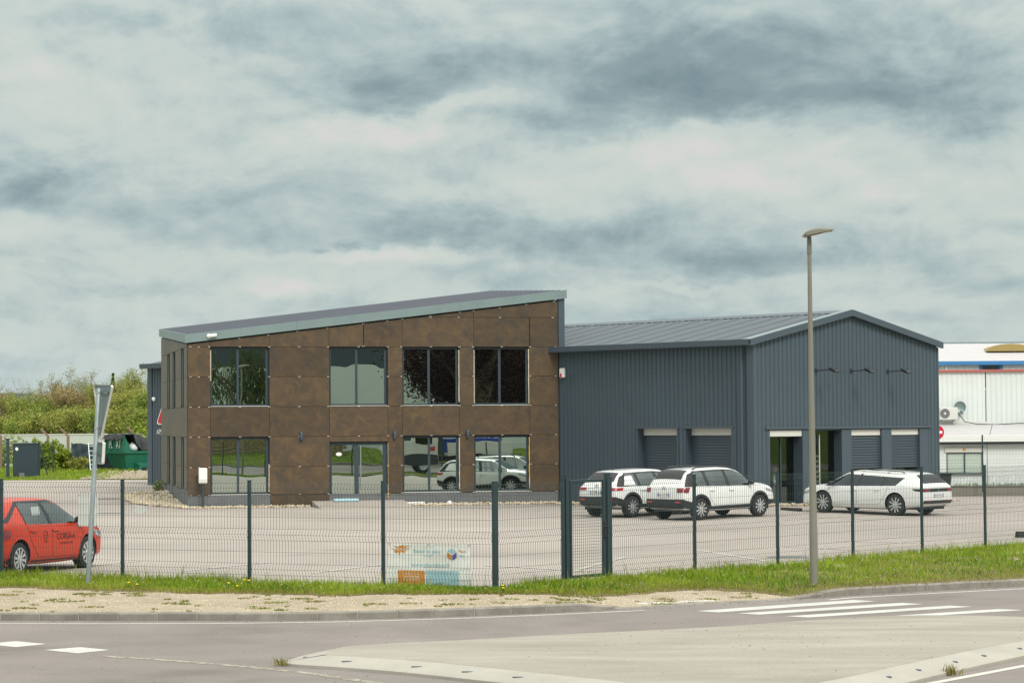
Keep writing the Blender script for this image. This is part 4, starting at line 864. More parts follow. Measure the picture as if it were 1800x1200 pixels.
def shutter(parent, x0, x1, z0, z1, y, ax='y', blind=True, boxh=.24):
    f = MB()
    def B(m, a, y0, c, b, y1, d_): m.box(a, y0, c, b, y1, d_) if ax == 'y' else m.box(y0, a, c, y1, b, d_)
    s_ = MB(); B(s_, x0, y-.02, z1-boxh, x1, y+.15, z1); sb = s_.build('shutter_box', 'cream_white', parent)
    if blind:
        c = MB(); z = z0
        B(c, x0, y+.055, z0, x1, y+.06, z1-boxh)
        while z < z1-boxh-.01: B(c, x0+.03, y+.015, z+.012, x1-.03, y+.055, min(z+.083, z1-boxh)); z += .095
        B(c, x0, y+.0, z0, x0+.03, y+.06, z1-boxh); B(c, x1-.03, y+.0, z0, x1, y+.06, z1-boxh); c.build('shutter_curtain', 'grey_trim', parent)
def glazed(parent, x0, x1, z0, z1, y, mull, nm='window', gm='shop_glass'):
    f = MB(); t = .05; bars = [(x0, z0, x0+t, z1), (x1-t, z0, x1, z1), (x0+t, z0, x1-t, z0+t), (x0+t, z1-t, x1-t, z1)]+[(m-.035, z0+t, m+.035, z1-t) for m in mull]
    for a, c, b, d_ in bars: f.box(a, y, c, b, y+.06, d_)
    w_ = f.build(nm, 'frame_grey', parent); e = [x0+t]+[q for m in mull for q in (m-.035, m+.035)]+[x1-t]
    for a, b in zip(e[::2], e[1::2]): MB().box(a, y+.025, z0+t, b, y+.035, z1-t).build('pane', gm, w_)
    return w_
shutter(hall, .82, 2.44, 2.2, 2.44, .06, blind=False); glazed(hall, .81, 2.44, -.10, 2.2, RD, [1.72])
glazed(hall, 2.77, 4.49, -.12, 2.42, RD-.06, [3.42], 'door'); MB().tube([(3.60, RD-.10, .3), (3.60, RD-.10, 2.25)], .02, 8).build('pull_handle', 'cream_white', hall)
for a, b in ((5.03, 6.65), (7.21, 8.77)):
    shutter(hall, a, b, 1.02, 2.44, .10); glazed(hall, a, b, -.1, 1.3, RD, [(a+b)/2])
MB().box(5.04, RD+.12, -.1, 8.76, RD+.16, 1.3).build('blind_backing', 'dark_void', hall)
MB().box(.69, -.02, -.22, 9.28, .04, -.12).build('threshold', 'low_wall', hall)
# side openings
for a, b in ((3.69, 5.67), (1.06, 3.27)):
    mb = MB(); mb.box(.035, a-.03, 2.50, .40, b+.03, 2.54).box(.035, a-.03, .0, .42, a+.02, 2.50).box(.035, b-.02, .0, .42, b+.03, 2.50); mb.build('recess_lining', 'grey_trim', hall)
    MB().cbox(-.03, a-.10, 2.48, .03, b+.10, 2.56, .006).box(-.012, a-.07, .0, .03, a, 2.48).box(-.012, b, .0, .03, b+.07, 2.48).build('opening_trim', 'grey_trim', hall)
    shutter(hall, a+.03, b-.03, .1, 2.49, .30, 'x'); MB().box(.40, a, .0, .44, b, 2.5).build('blind_backing', 'dark_void', hall)
# roof sheets, ridge, gutters, verges
OV = .22; sl = (RZ-EZ)/(HG/2); ns = 38; sw = (HL+.3)/ns
m_ = MB(); zA, zB = EZ-OV*sl+.12, RZ+.12; prof = []
for i in range(3):
    b = sw*i/3; hh_ = .038 if i == 0 else .018; prof += [(b, 0), (b+.03, hh_), (b+.075, hh_), (b+.10, 0)]
prof.append((sw-.004, 0)); V = [(-OV, y, zA+h) for y, h in prof]+[(HG/2, y, zB+h) for y, h in prof]; n = len(prof)
m_.add(V, [(i, i+1, n+i+1, n+i) for i in range(n-1)]); r0 = m_.build('roof_sheet', 'grey_roof', hall, recalc=False)
for k in range(1, ns): linked(r0, 'roof_sheet', hall, (0, sw*k-.15, 0))
r0.location = (0, -.15, 0)
MB().add([(HG/2, -.15, zB), (HG+.06, -.15, EZ+.107), (HG+.06, HL+.15, EZ+.107), (HG/2, HL+.15, zB)], [(0, 1, 2, 3)]).build('rear_roof_slope', 'grey_roof', hall, recalc=False)
MB().prism([(HG/2-.28, zB-.03), (HG/2, zB+.075), (HG/2+.28, zB-.03), (HG/2+.27, zB-.05), (HG/2, zB+.055), (HG/2-.27, zB-.05)], -.16, HL+.16, 'y').build('ridge_cap', 'grey_trim', hall)
gp = [(-OV-.16, EZ-.06), (-OV-.17, EZ+.13), (-OV-.145, EZ+.135), (-OV-.14, EZ-.03), (-OV-.02, EZ-.03), (-OV-.015, EZ+.10), (-.0, EZ+.10), (-.0, EZ-.085), (-OV-.13, EZ-.085)]
MB().prism(gp, -.12, 10.35, 'y').build('gutter', 'grey_trim', hall); MB().prism(gp, 10.36, HL+.15, 'y').build('gutter', 'grey_trim', hall)
for s_ in (0, 1):
    def X(x): return x if s_ == 0 else HG-x
    ov = OV+.10 if s_ == 0 else .09
    vs = [(X(-ov), EZ-ov*sl-.02), (X(HG/2), RZ-.02), (X(HG/2), RZ+.20), (X(-ov), EZ-ov*sl+.20)]
    MB().prism(vs, -.20, -.10, 'y').build('verge_trim', 'grey_trim', hall); vs2 = [(X(-ov), EZ-ov*sl+.185), (X(HG/2), RZ+.185), (X(HG/2), RZ+.199), (X(-ov), EZ-ov*sl+.199)]
    MB().prism(vs2, -.099, .22, 'y').build('verge_flashing', 'galvanised' if s_ == 0 else 'grey_trim', hall)
MB().add([(-OV, -.12, EZ-.01), (HG+OV, -.12, EZ-.01), (HG/2, -.12, RZ)], [(0, 1, 2)])
# sign on the far end of the side wall
sg_ = thing('wall_sign', 'red outlined triangle logo with white letters on the far end of the grey hall', 'sign', wpt(hall, (-.012, 36.98, 0)), HB)
def yz(mb, P, x, mi=0): mb.add([(x, -p[0], p[1]) for p in P], [tuple(range(len(P)))], mi)
def tri(c, r): return [(c[0]+r*math.cos(a), c[1]+r*math.sin(a)) for a in (R(210), R(330), R(90))]
def ringpoly(mb, A, B, x):
    n = len(A); mb.add([(x, -p[0], p[1]) for p in A+B], [(i, (i+1) % n, n+(i+1) % n, n+i) for i in range(n)])
def rtri(c, r, k): 
    P = []; T_ = tri(c, r)
    for i in range(3):
        a, b, d_ = Vector(T_[i-1]), Vector(T_[i]), Vector(T_[(i+1) % 3])
        for t in (0, .25, .5, .75, 1): q0 = b+(a-b).normalized()*k*r; q1 = b+(d_-b).normalized()*k*r; P.append(tuple((1-t)**2*q0+2*t*(1-t)*b+t*t*q1))
    return P
c = (1.35, 3.55); m1 = MB(); ringpoly(m1, rtri(c, 1.62, .16), rtri(c, .98, .10), -.006); m1.build('triangle_outline', 'white_paint', sg_, recalc=False)
m1 = MB(); ringpoly(m1, rtri(c, 1.52, .15), rtri(c, 1.08, .11), -.012); m1.build('triangle', 'red_sign', sg_, recalc=False)
m1 = MB(); text_on(m1, 'APSI', .34, lambda a, b: (-.01, -a, 2.40+b), 0, 'LEFT', .8); m1.build('lettering', 'white_paint', sg_, recalc=False)
m1 = MB(); ringpoly(m1, [(.40, 4.42), (2.2, 4.42), (2.2, 4.78), (.40, 4.78)], [(.45, 4.47), (2.15, 4.47), (2.15, 4.73), (.45, 4.73)], -.01); m1.build('frame_outline', 'white_paint', sg_, recalc=False)
c2 = bullet_cam(wpt(hall, (-.03, 37.18, 3.90)), HB-R(90), 'white bullet camera on the grey hall above the triangle logo', 1.25)
for ch in c2.children: ch.rotation_euler = (0, 0, R(180))
# gable floodlights on arms
for u, l in ((3.17, 'black arm floodlight nearest the lamp post on the grey gable'), (5.03, 'black arm floodlight in the middle of the three on the grey gable'), (7.01, 'black arm floodlight farthest right on the grey gable')):
    f_ = thing('arm_floodlight', l, 'lamp', wpt(hall, (u, 0, 4.47)), HB, 'arm floodlights on the gable')
    MB().cbox(-.06, -.03, -.08, .06, .01, .08, .008).build('wall_plate', 'black_plastic', f_); MB().tube([(0, -.02, 0), (0, -.70, .03)], .016, 8).build('arm', 'black_plastic', f_)
    MB().prism([(-.68, .10), (-.92, .02), (-1.02, -.06), (-.96, -.09), (-.72, .0)], -.11, .11, 'x').build('head', 'black_plastic', f_); MB().prism([(-.74, -.004), (-.95, -.082), (-.955, -.09), (-.745, -.012)], -.09, .09, 'x').build('lens', 'headlight', f_)
# alarm box
al = thing('alarm_siren', 'white alarm siren with red lamp on the grey wall beside the brown panels', 'alarm', wpt(hall, (-.04, 9.55, 4.55)), HB)
MB().cbox(-.09, -.13, -.18, .03, .13, .18, .03).build('casing', 'white_paint', al); MB().cbox(-.10, -.02, -.16, -.088, .07, -.02, .005).build('red_lamp', 'red_sign', al)
# things behind the showroom glass
p = wpt(hall, (2.02, RD+.65, -.13)); ch_ = thing('milk_churn', 'large metal milk churn behind the showroom window', 'churn', p, HB)
MB().lathe([(.30, 0), (.31, .03), (.31, .62), (.27, .75), (.17, .93), (.165, 1.12), (.21, 1.18), (.21, 1.22)], n=22).build('body', 'aluminium', ch_, smooth=40); MB().lathe([(.2, 1.222), (.2, 1.25), (.06, 1.27)], n=20).build('lid', 'aluminium', ch_, smooth=40)
p = wpt(hall, (1.22, RD+.55, -.13)); pl_ = thing('potted_plant', 'leafy green plant behind the left showroom window pane', 'plant', p, HB); MB().lathe([(.14, 0), (.19, .32)], n=14).build('pot', 'black_plastic', pl_)
n = 420; a = nrg.uniform(0, 6.28, n); h = nrg.uniform(.35, 1.65, n); r = .33*np.sqrt(nrg.random(n))*(1.1-.3*h); P = np.stack([np.cos(a)*r, np.sin(a)*r, h], 1); d1 = nrg.normal(size=(n, 3))*.09; d2 = np.cross(d1, nrg.normal(size=(n, 3))); d2 /= np.linalg.norm(d2, axis=1)[:, None]; d2 *= .04
V = np.stack([P, P+d1*.5+d2, P+d1, P+d1*.5-d2], 1).reshape(-1, 3); lf = npmesh('foliage', V, np.arange(n*4).reshape(-1, 4), 'leaf_willow', pl_); lf['kind'] = 'stuff'
p = wpt(hall, (4.05, RD+.5, -.13)); rk = thing('display_rack', 'slim brochure rack behind the glazed door of the grey hall', 'rack', p, HB); MB().box(-.22, 0, 0, -.18, .04, 1.75).box(.18, 0, 0, .22, .04, 1.75).build('uprights', 'black_plastic', rk)
sh0 = MB().box(-.17, -.02, 0, .17, .05, .09).build('shelf', 'cream_white', rk)
for k in range(9): (sh0 if k == 0 else linked(sh0, 'shelf', rk)).location = (0, 0, .12+.18*k)

# ================================================================== PARKING LOT DETAILS
def lot_line(p0, p1, wdt=.10):
    P = [Vector(p0).lerp(Vector(p1), i/10) for i in range(11)]; t = (P[-1]-P[0]).normalized(); nn_ = Vector((-t.y, t.x))*wdt/2; vs = []
    for p in P: vs += [(p.x-nn_.x, p.y-nn_.y, lot_z(p.x, p.y)+.008), (p.x+nn_.x, p.y+nn_.y, lot_z(p.x, p.y)+.008)]
    return MB().add(vs, [(2*i, 2*i+2, 2*i+3, 2*i+1) for i in range(10)]).build('parking_line', 'line_worn', lot)
hd = Vector((math.cos(HB), math.sin(HB))); fr_ = Vector((-.36, -.933))
for p0, p1 in [((-6.30, 46.3), (-5.0, 49.0)), ((-3.75, 45.2), (-2.6, 48.0)), ((-8.9, 47.2), (-7.7, 50.0)), ((3.91, 53.87), (5.03, 47.94)), ((-.6, 47.3), (1.5, 44.9)), ((1.15, 45.3), (2.3, 50.0)), ((7.5, 56.8), (9.3, 54.7)), ((9.2, 59.2), (12.0, 56.9)), ((6.06, 54.08), (7.5, 52.1)), ((14.6, 83.0), (16.9, 78.0)), ((12.0, 62.0), (14.5, 60.3))]: lot_line(p0, p1)
for k in range(-2, 3):   # bays where the white cars stand
    c_ = Vector((6.1, 72.4))+Vector((hd.y, -hd.x))*(-2.82*k); lot_line(c_-hd*.6, c_+hd*4.2)
for (x, y, r1, r2) in [(-16.37, 96.5, .9, .5), (-13.75, 82.2, .5, .35), (5.62, 49.6, .42, .42)]:
    o = MB().lathe([(1, 0), (.96, .006)], n=26).build('drain_cover', 'plinth', lot); o.location = (x, y, lot_z(x, y)+.006); o.scale = (r1, r2, 1)
# pebble beds along the buildings
def pebbles(name, pts, smin, smax, label, zf=lot_z):
    n = len(pts); pts = np.array(pts); s = nrg.uniform(smin, smax, n); base = np.array([(1, 0, 0), (.5, .8, .1), (-.5, .75, 0), (-1, 0, .1), (-.45, -.8, 0), (.55, -.7, 0), (.3, .1, .7), (-.3, -.1, .65), (0, 0, -.5)])
    sc = nrg.uniform(.7, 1.3, (n, 9, 3)); ang = nrg.uniform(0, 6.28, n); V = base[None]*sc*s[:, None, None]; ca, sa = np.cos(ang)[:, None], np.sin(ang)[:, None]
    V = np.stack([V[..., 0]*ca-V[..., 1]*sa, V[..., 0]*sa+V[..., 1]*ca, V[..., 2]], -1)+pts[:, None, :]
    T = np.array([(0, 1, 6), (1, 2, 6), (2, 7, 6), (2, 3, 7), (3, 4, 7), (4, 5, 7), (5, 6, 7), (5, 0, 6), (1, 0, 8), (2, 1, 8), (3, 2, 8), (4, 3, 8), (5, 4, 8), (0, 5, 8)])
    return tag(npmesh(name, V.reshape(-1, 3), (np.arange(n)[:, None, None]*9+T[None]).reshape(-1, 3), 'pebble'), label, 'pebbles', kind='stuff')
pts = []
for i in range(1500):
    u = rng.uniform(-.1, 13.5); v = rng.uniform(-.55, -.08)
    if 4.3 < u < 7.8: continue
    q = wpt(bld, (u, v, 0)); pts.append((q.x, q.y, lot_z(q.x, q.y)+rng.uniform(0, .03)+(.03 if v > -.3 else 0)))
pebbles('pebble_bed', pts, .03, .07, 'tan pebbles along the foot of the brown facade')
pts = []
for i in range(2300):
    v = 12.8*rng.random(); wd = .25+1.5*sstep(v, 0, 5)*(1-.0*v); u = -rng.uniform(.06, wd); q = wpt(bld, (u, v-.4, 0)); hh = .30*sstep(v, 3, 9)*(1-abs(u)/2.0)
    pts.append((q.x, q.y, lot_z(q.x, q.y)+rng.uniform(0, .05)+max(0, hh)*rng.random()))
pebbles('stone_bed', pts, .06, .13, 'heap of tan stones along the left wall of the brown building')
pts = []
for i in range(1700):
    if rng.random() < .5: q = wpt(hall, (rng.uniform(-.2, 10), rng.uniform(-.75, -.06), 0))
    else: q = wpt(hall, (rng.uniform(-.7, -.06), rng.uniform(0, 9.6), 0))
    pts.append((q.x, q.y, lot_z(q.x, q.y)+rng.uniform(0, .05)))
pebbles('pebble_bed', pts, .035, .08, 'tan pebbles along the foot of the grey hall')
E2 = wpt(hall, (.9, -.9, 0)); ws = thing('wheel_stop', 'black and orange rubber wheel stop in front of the white estate car', 'wheel stop', (9.15, 79.7, lot_z(9.15, 79.7)), HB+1.5)
MB().prism([(-.08, 0), (-.05, .10), (.05, .10), (.08, 0)], -.45, .45, 'x').build('rubber', 'rubber', ws); MB().box(-.2, -.052, .101, .1, .052, .104).build('orange_patch', 'orange_print', ws)
ws2 = thing('wheel_stop', 'dark rubber wheel stop at the right picture edge behind the fence', 'wheel stop', (12.75, 59.2, lot_z(12.75, 59.2)), .3); MB().prism([(-.10, 0), (-.06, .16), (.06, .16), (.10, 0)], -.5, .5, 'x').build('rubber', 'rubber', ws2)

# ================================================================== STREET LAMP AND GIVE-WAY SIGN
lp = thing('street_lamp', 'tall beige grey street lamp post with flat LED head beside the crossing', 'lamp post', (5.19, 41.88, -.06), 0)
lean = .0016
mb = MB(); prof = [(.072, 0), (.072, .9), (.068, 1.0), (.055, 2.6), (.043, 4.2), (.034, 5.72)]; mb.lathe(prof, n=20); mb.v = [(x-z*lean*2.2, y, z) for x, y, z in mb.v]; mb.build('pole', 'lamp_paint', lp, smooth=35)
mb = MB().lathe([(.040, 5.68), (.044, 5.70), (.040, 5.95), (.03, 6.02)], (-.02, 0, 0), 18); mb.build('spigot', 'lamp_paint', lp, smooth=40)
mb = MB(); hp = [(-.12, 5.985), (-.08, 6.06), (.02, 6.115), (.14, 6.14), (.42, 6.125), (.43, 6.11), (.30, 6.075), (.12, 6.02), (-.06, 5.965)]; n = len(hp)
sec = [(-.17, .55), (-.15, .9), (0, 1.0), (.15, .9), (.17, .55)]; V = []
for (yo, k) in sec: V += [(-.02+x*(.9+.1*k), yo-.06, 6.05+(z-6.05)*k) for x, z in hp]
F = [tuple(range(n-1, -1, -1)), tuple(range(4*n, 5*n))]+[(i*n+j, i*n+(j+1) % n, (i+1)*n+(j+1) % n, (i+1)*n+j) for i in range(4) for j in range(n)]
hd_ = mb.add(V, F).build('lamp_head', 'lamp_paint', lp, smooth=30); MB().add([(.05, -.17, 6.004), (.32, -.17, 6.074), (.32, .05, 6.074), (.05, .05, 6.004)], [(3, 2, 1, 0)]).build('led_panel', 'foam_pale', hd_, recalc=False)
mb = MB(); 
for k in range(9):
    a0 = R(-35); a1 = R(15); A = a0+(a1-a0)*k/8; r_ = .0618; mb.v += [(r_*math.cos(A)-.006, r_*math.sin(A), 2.35), (r_*math.cos(A)-.006, r_*math.sin(A), 2.55)]
mb.f = [(2*k, 2*k+2, 2*k+3, 2*k+1) for k in range(8)]; mb.m = [0]*8; stk = mb.build('number_sticker', 'blue_trim', lp, recalc=False)
mb = MB(); text_on(mb, '1 2 0 4', .045, lambda a, b: (.0625*math.cos(R(-12)+b*8)-.006, .0625*math.sin(R(-12)+b*8), 2.45+a)); mb.build('number_print', 'white_paint', stk, recalc=False)
gs = thing('give_way_sign', 'triangular road sign seen from behind on a leaning galvanised post', 'road sign', (-7.42, 42.25, -.04), 0)
tilt = Matrix.Rotation(R(3.3), 4, 'Y')
def tl(mb): mb.v = [tuple(tilt @ Vector(v)) for v in mb.v]; return mb
tl(MB().lathe([(.042, 0), (.042, 3.42), (.036, 3.43)], n=16)).build('post', 'galv_post', gs, smooth=40)
SROT = Matrix.Rotation(R(-62), 4, 'Z')   # plate seen from behind, turned well away from the camera
def plate(pts, th, off):   # pts (x,z) plate polygon in plate plane, offset off along plate normal
    mb = MB().prism(pts, off, off+th, 'y'); mb.v = [tuple(tilt @ ((SROT @ Vector((v[0], v[1], 0)))+Vector((0, 0, v[2])))) for v in mb.v]; return mb
TR = [(-.455, 3.50), (-.485, 3.46), (-.47, 3.42), (-.035, 2.56), (0, 2.54), (.035, 2.56), (.47, 3.42), (.485, 3.46), (.455, 3.50)]
plate(TR, .003, .095).build('plate', 'galvanised', gs)
def inner(P, k, c): return [(c[0]+(x-c[0])*k, c[1]+(z-c[1])*k) for x, z in P]
mb = MB(); A = TR; n = len(A); B2 = inner(TR, .985, (0, 3.15)); V = [(x, .06, z) for x, z in A]+[(x, .10, z) for x, z in A]+[(x, .10, z) for x, z in B2]+[(x, .06, z) for x, z in B2]
F = [(r_*n+i, r_*n+(i+1) % n, ((r_+1) % 4)*n+(i+1) % n, ((r_+1) % 4)*n+i) for r_ in range(4) for i in range(n)]; mb.add(V, F); mb.v = [tuple(tilt @ ((SROT @ Vector((v[0], v[1], 0)))+Vector((0, 0, v[2])))) for v in mb.v]; mb.build('plate_rim', 'cream_white', gs)
plate(inner(TR, .97, (0, 3.15)), .004, .099).build('front_face', 'white_paint', gs)
for z, w_ in ((3.36, .55), (2.74, .12)):
    plate([(-w_/2, z-.02), (w_/2, z-.02), (w_/2, z+.02), (-w_/2, z+.02)], .03, .05).build('clamp_rail', 'galvanised', gs); tl(MB().lathe([(.047, z-.018), (.047, z+.018)], n=16)).build('clamp_band', 'aluminium', gs)
P2_ = [(-.22, 2.12), (.22, 2.12), (.235, 2.14), (.235, 2.48), (.22, 2.50), (-.22, 2.50), (-.235, 2.48), (-.235, 2.14)]
plate(P2_, .003, .095).build('lower_plate', 'galvanised', gs); A = P2_; n = len(A); B2 = inner(A, .97, (0, 2.31)); mb = MB(); V = [(x, .045, z) for x, z in A]+[(x, .10, z) for x, z in A]+[(x, .10, z) for x, z in B2]+[(x, .045, z) for x, z in B2]
F = [(r_*n+i, r_*n+(i+1) % n, ((r_+1) % 4)*n+(i+1) % n, ((r_+1) % 4)*n+i) for r_ in range(4) for i in range(n)]; mb.add(V, F); mb.v = [tuple(tilt @ ((SROT @ Vector((v[0], v[1], 0)))+Vector((0, 0, v[2])))) for v in mb.v]; mb.build('lower_plate_rim', 'cream_white', gs)
plate([(-.18, 2.29), (.18, 2.29), (.18, 2.33), (-.18, 2.33)], .03, .05).build('clamp_rail', 'galvanised', gs); tl(MB().lathe([(.047, 2.29), (.047, 2.33)], n=16)).build('clamp_band', 'aluminium', gs)

# ================================================================== RIGHT: WHITE SHEDS
sheet('yard', [(15.5, 98.6), (120, 98.6), (120, 175), (8, 175)], -1.25, 'lot_asphalt')
lwl = thing('low_wall', 'low beige concrete wall with coping behind the estate car', 'wall', (16.2, 98.3, 0), 0); MB().box(0, 0, -1.3, 34, .22, .0).build('wall_body', 'low_wall', lwl); MB().box(-.02, -.03, .0, 34.02, .25, .06).build('coping', 'kerb_stone', lwl)
PO = Vector((16.4, 97.9)); fence('mesh_fence', 'dark mesh fence along the low wall by the white sheds', PO, Vector((1, 0)), [0, 2.6, 5.25, 7.9, 10.5, 13.1], 'mesh fences', zbase=lambda t: -.02)
for o in list(bpy.data.objects['mesh_fence.003'].children): o.scale = (1, 1, 1.2)
P = np.array([(rng.uniform(18, 22), 98.62+rng.uniform(0, .2), -.05+rng.uniform(-.1, 0)) for _ in range(300)]); tag(blades('wall_weeds', 'grass_dark', 300, lambda n: P, .15, .32, .02, .6), 'green weeds growing behind the low concrete wall', 'weeds')
def simple_corr(x0, x1, y, z0, z1, pitch=.28, dep=.018):
    mb = MB(); k = x0
    pr = []
    while k < x1: pr += [(k, 0), (k+.45*pitch, 0), (k+.55*pitch, dep), (k+.9*pitch, dep)]; k += pitch
    pr = [p for p in pr if p[0] <= x1]; n = len(pr); mb.add([(x, y+d_, z0) for x, d_ in pr]+[(x, y+d_, z1) for x, d_ in pr], [(i, i+1, n+i+1, n+i) for i in range(n-1)]); return mb
an = thing('white_annex', 'low white clad annex with flat fascia and one shuttered window', 'building', (22.6, 133, 0), 0)
WX0, WX1, WZ0, WZ1 = 1.22, 3.24, -.25, 1.22
mb = MB(); wall_cells(mb, [0, WX0, WX1, 24], [-1.4, WZ0, WZ1, 1.55], [(WX0, WX1, WZ0, WZ1)], 0, .2); mb.build('front_wall', 'white_sheet', an)
MB().box(0, .2, -1.4, .15, 3.0, 1.6).build('left_wall', 'white_sheet', an)
MB().cbox(-.4, -.35, 1.50, 24, -.1, 1.87, .015).build('fascia', 'white_paint', an); MB().box(-.35, -.32, 1.36, 24, .05, 1.51).build('soffit', 'dark_void', an)
for k in range(6): MB().add([(-.4+4*k, -.2, 1.88), (-.4+4*k+3.97, -.2, 1.88), (-.4+4*k+3.97+.8, 3.0, 2.52), (-.4+4*k+.8, 3.0, 2.52)], [(0, 1, 2, 3)]).build('roof_sheet', 'white_roof', an, recalc=False)
MB().cbox(WX0-.1, -.06, WZ1-.30, WX1+.1, .04, WZ1, .02).build('shutter_box', 'cream_white', an); MB().box(WX0+.9, -.065, WZ1-.22, WX0+1.05, -.061, WZ1-.05).build('shutter_sticker', 'orange_print', an)
w_ = glazed(an, WX0+.02, WX1-.02, WZ0, WZ1-.30, .03, [(WX0+WX1)/2], gm='clear_glass'); MB().box(WX0, .075, WZ0, WX1, .09, WZ1).build('blind', 'white_paint', an); MB().cbox(WX0-.1, -.08, WZ0-.07, WX1+.1, .02, WZ0, .01).build('sill', 'plinth', an)
MB().tube([(6.4, -.06, -1.3), (6.4, -.06, 1.5)], .05, 8).build('downpipe', 'white_paint', an); MB().box(3.45, -.01, -1.4, 3.49, .0, 1.5).box(8.6, -.01, -1.4, 8.64, 0, 1.5).build('joint_covers', 'galvanised', an)
mbk = thing('white_shed', 'white corrugated shed with red roof trim above the annex', 'building', (22.8, 136, 0), 0)
simple_corr(0, 3.85, 0, 1.0, 5.4).build('front_wall', 'white_sheet', mbk, recalc=False); o = simple_corr(0, 20, 0, 1.0, 5.4).build('right_wall', 'white_sheet', mbk, recalc=False); o.location = (3.85, 0, 0); o.rotation_euler = (0, 0, R(-9))
MB().cbox(-.1, -.12, 5.38, 3.9, .1, 5.52, .01).build('roof_trim', 'rust_trim', mbk); o = MB().cbox(0, -.12, 5.38, 20, .1, 5.52, .01).build('roof_trim', 'rust_trim', mbk); o.location = (3.85, 0, 0); o.rotation_euler = (0, 0, R(-9))
MB().add([(-.1, 0, 5.45), (3.9, 0, 5.45), (23, -3, 5.45), (23, 8.5, 5.6), (-.1, 8.5, 5.6)], [(0, 1, 2, 3, 4)]).build('roof', 'white_roof', mbk); MB().box(-.1, -.03, 2.45, 3.85, .03, 2.62).build('base_flashing', 'cream_white', mbk)
ac = thing('air_conditioner', 'beige outdoor air conditioning unit on the white shed wall', 'air conditioner', (24.40, 135.7, 3.05), 0)
MB().cbox(-.50, -.35, -.34, .52, 0.0, .36, .03).build('casing', 'cream_white', ac); MB().lathe([(.27, -.02), (.27, 0), (.22, .012)], (-.20, -.345, .02), 22, 'y').build('fan_grille', 'plinth', ac); MB().lathe([(.07, -.03), (.07, 0)], (-.20, -.345, .02), 14, 'y').build('fan_hub', 'cream_white', ac)
for x in (-.35, .35): MB().box(x-.03, -.38, -.40, x+.03, .3, -.345).build('bracket', 'galvanised', ac)
cb = MB().tube([(.52, -.1, .1), (.72, -.15, -.15), (.95, -.15, -.45), (1.6, -.15, -.58), (2.6, -.15, -.62), (4.0, -.15, -.55), (6, -.2, -.6)], .022, 6).build('cable', 'black_plastic', ac)
ds = thing('satellite_dish', 'round grey satellite dish on the white shed wall', 'dish', (25.12, 135.75, 3.42), 0); MB().lathe([(.02, .10), (.15, .085), (.28, .03), (.33, -.02), (.335, -.01), (.29, .05), (.15, .11)], n=22, axis='y').build('reflector', 'galvanised', ds, smooth=50); MB().tube([(0, .05, -.2), (.12, -.2, -.34), (.12, .25, -.34)], .02, 6).build('arm', 'black_plastic', ds)
bk = thing('white_warehouse', 'large white warehouse with pale roof and blue eaves trim at the back right', 'building', (23.5, 146, 0), R(-1.5))
simple_corr(0, 30, 0, 4.5, 6.05, .35).build('front_wall', 'white_sheet', bk, recalc=False); MB().cbox(-.3, -.25, 6.0, 30, .05, 6.24, .01).build('eaves_trim', 'blue_trim', bk)
for k in range(15): MB().add([(-.3+2*k, -.2, 6.22), (1.69+2*k, -.2, 6.22), (1.69+2*k, 10, 7.62), (-.3+2*k, 10, 7.62)], [(0, 1, 2, 3)]).build('roof_sheet', 'white_roof', bk, recalc=False)
MB().box(-.3, 9.9, 7.6, 30, 10.1, 7.7).build('ridge_cap', 'galvanised', bk)
MB().box(4.66, -.02, 4.6, 6.1, .02, 6.0).build('window_frame', 'blue_trim', bk); MB().box(4.86, -.04, 4.7, 5.9, -.021, 5.95).build('window_pane', 'coated_glass', bk); MB().tube([(2.7, -.06, 4.5), (2.7, -.06, 6.0)], .05, 6).build('downpipe', 'white_paint', bk)
mb = MB(); n = 9; V = [(0+1.5*(1-math.cos(math.pi*i/8)), y, .46*math.sin(math.pi*i/8)) for y in (0, 2.2) for i in range(n)]; mb.add(V, [(i, i+1, n+i+1, n+i) for i in range(n-1)]+[tuple(range(n)), tuple(range(2*n-1, n-1, -1))]); o = mb.build('rooflight_dome', 'tan_dome', bk, smooth=40); o.location = (5.9, 4.4, 6.95)
ne = thing('no_entry_sign', 'round red no entry sign half hidden behind the corner of the grey hall', 'road sign', (20.68, 118, -.9), R(-4)); MB().tube([(0, .03, 0), (0, .03, 3.3)], .03, 8).build('post', 'galv_post', ne)
MB().lathe([(.36, 0), (.36, .012)], (0, -.012, 3.02), 30, 'y').build('disc', 'red_sign', ne); MB().box(-.27, -.018, 2.955, .27, -.013, 3.085).build('bar', 'white_paint', ne); MB().lathe([(.385, .0), (.385, .012)], (0, .0005, 3.02), 30, 'y').build('rim', 'white_paint', ne)
wb_ = thing('wheelie_bin', 'dark grey wheeled bin standing behind the white estate car', 'bin', (15.9, 90.0, lot_z(15.9, 90)), .2); MB().prism([(-.24, .05), (.24, .05), (.32, .95), (-.32, .95)], -.28, .28, 'y').build('body', 'black_plastic', wb_); MB().cbox(-.36, -.34, .95, .36, .34, 1.02, .02).build('lid', 'black_plastic', wb_)
for y in (-.2, .2): MB().lathe([(.09, -.03), (.09, .03)], (-.22, y, .09), 12, 'y').build('wheel', 'rubber', wb_)

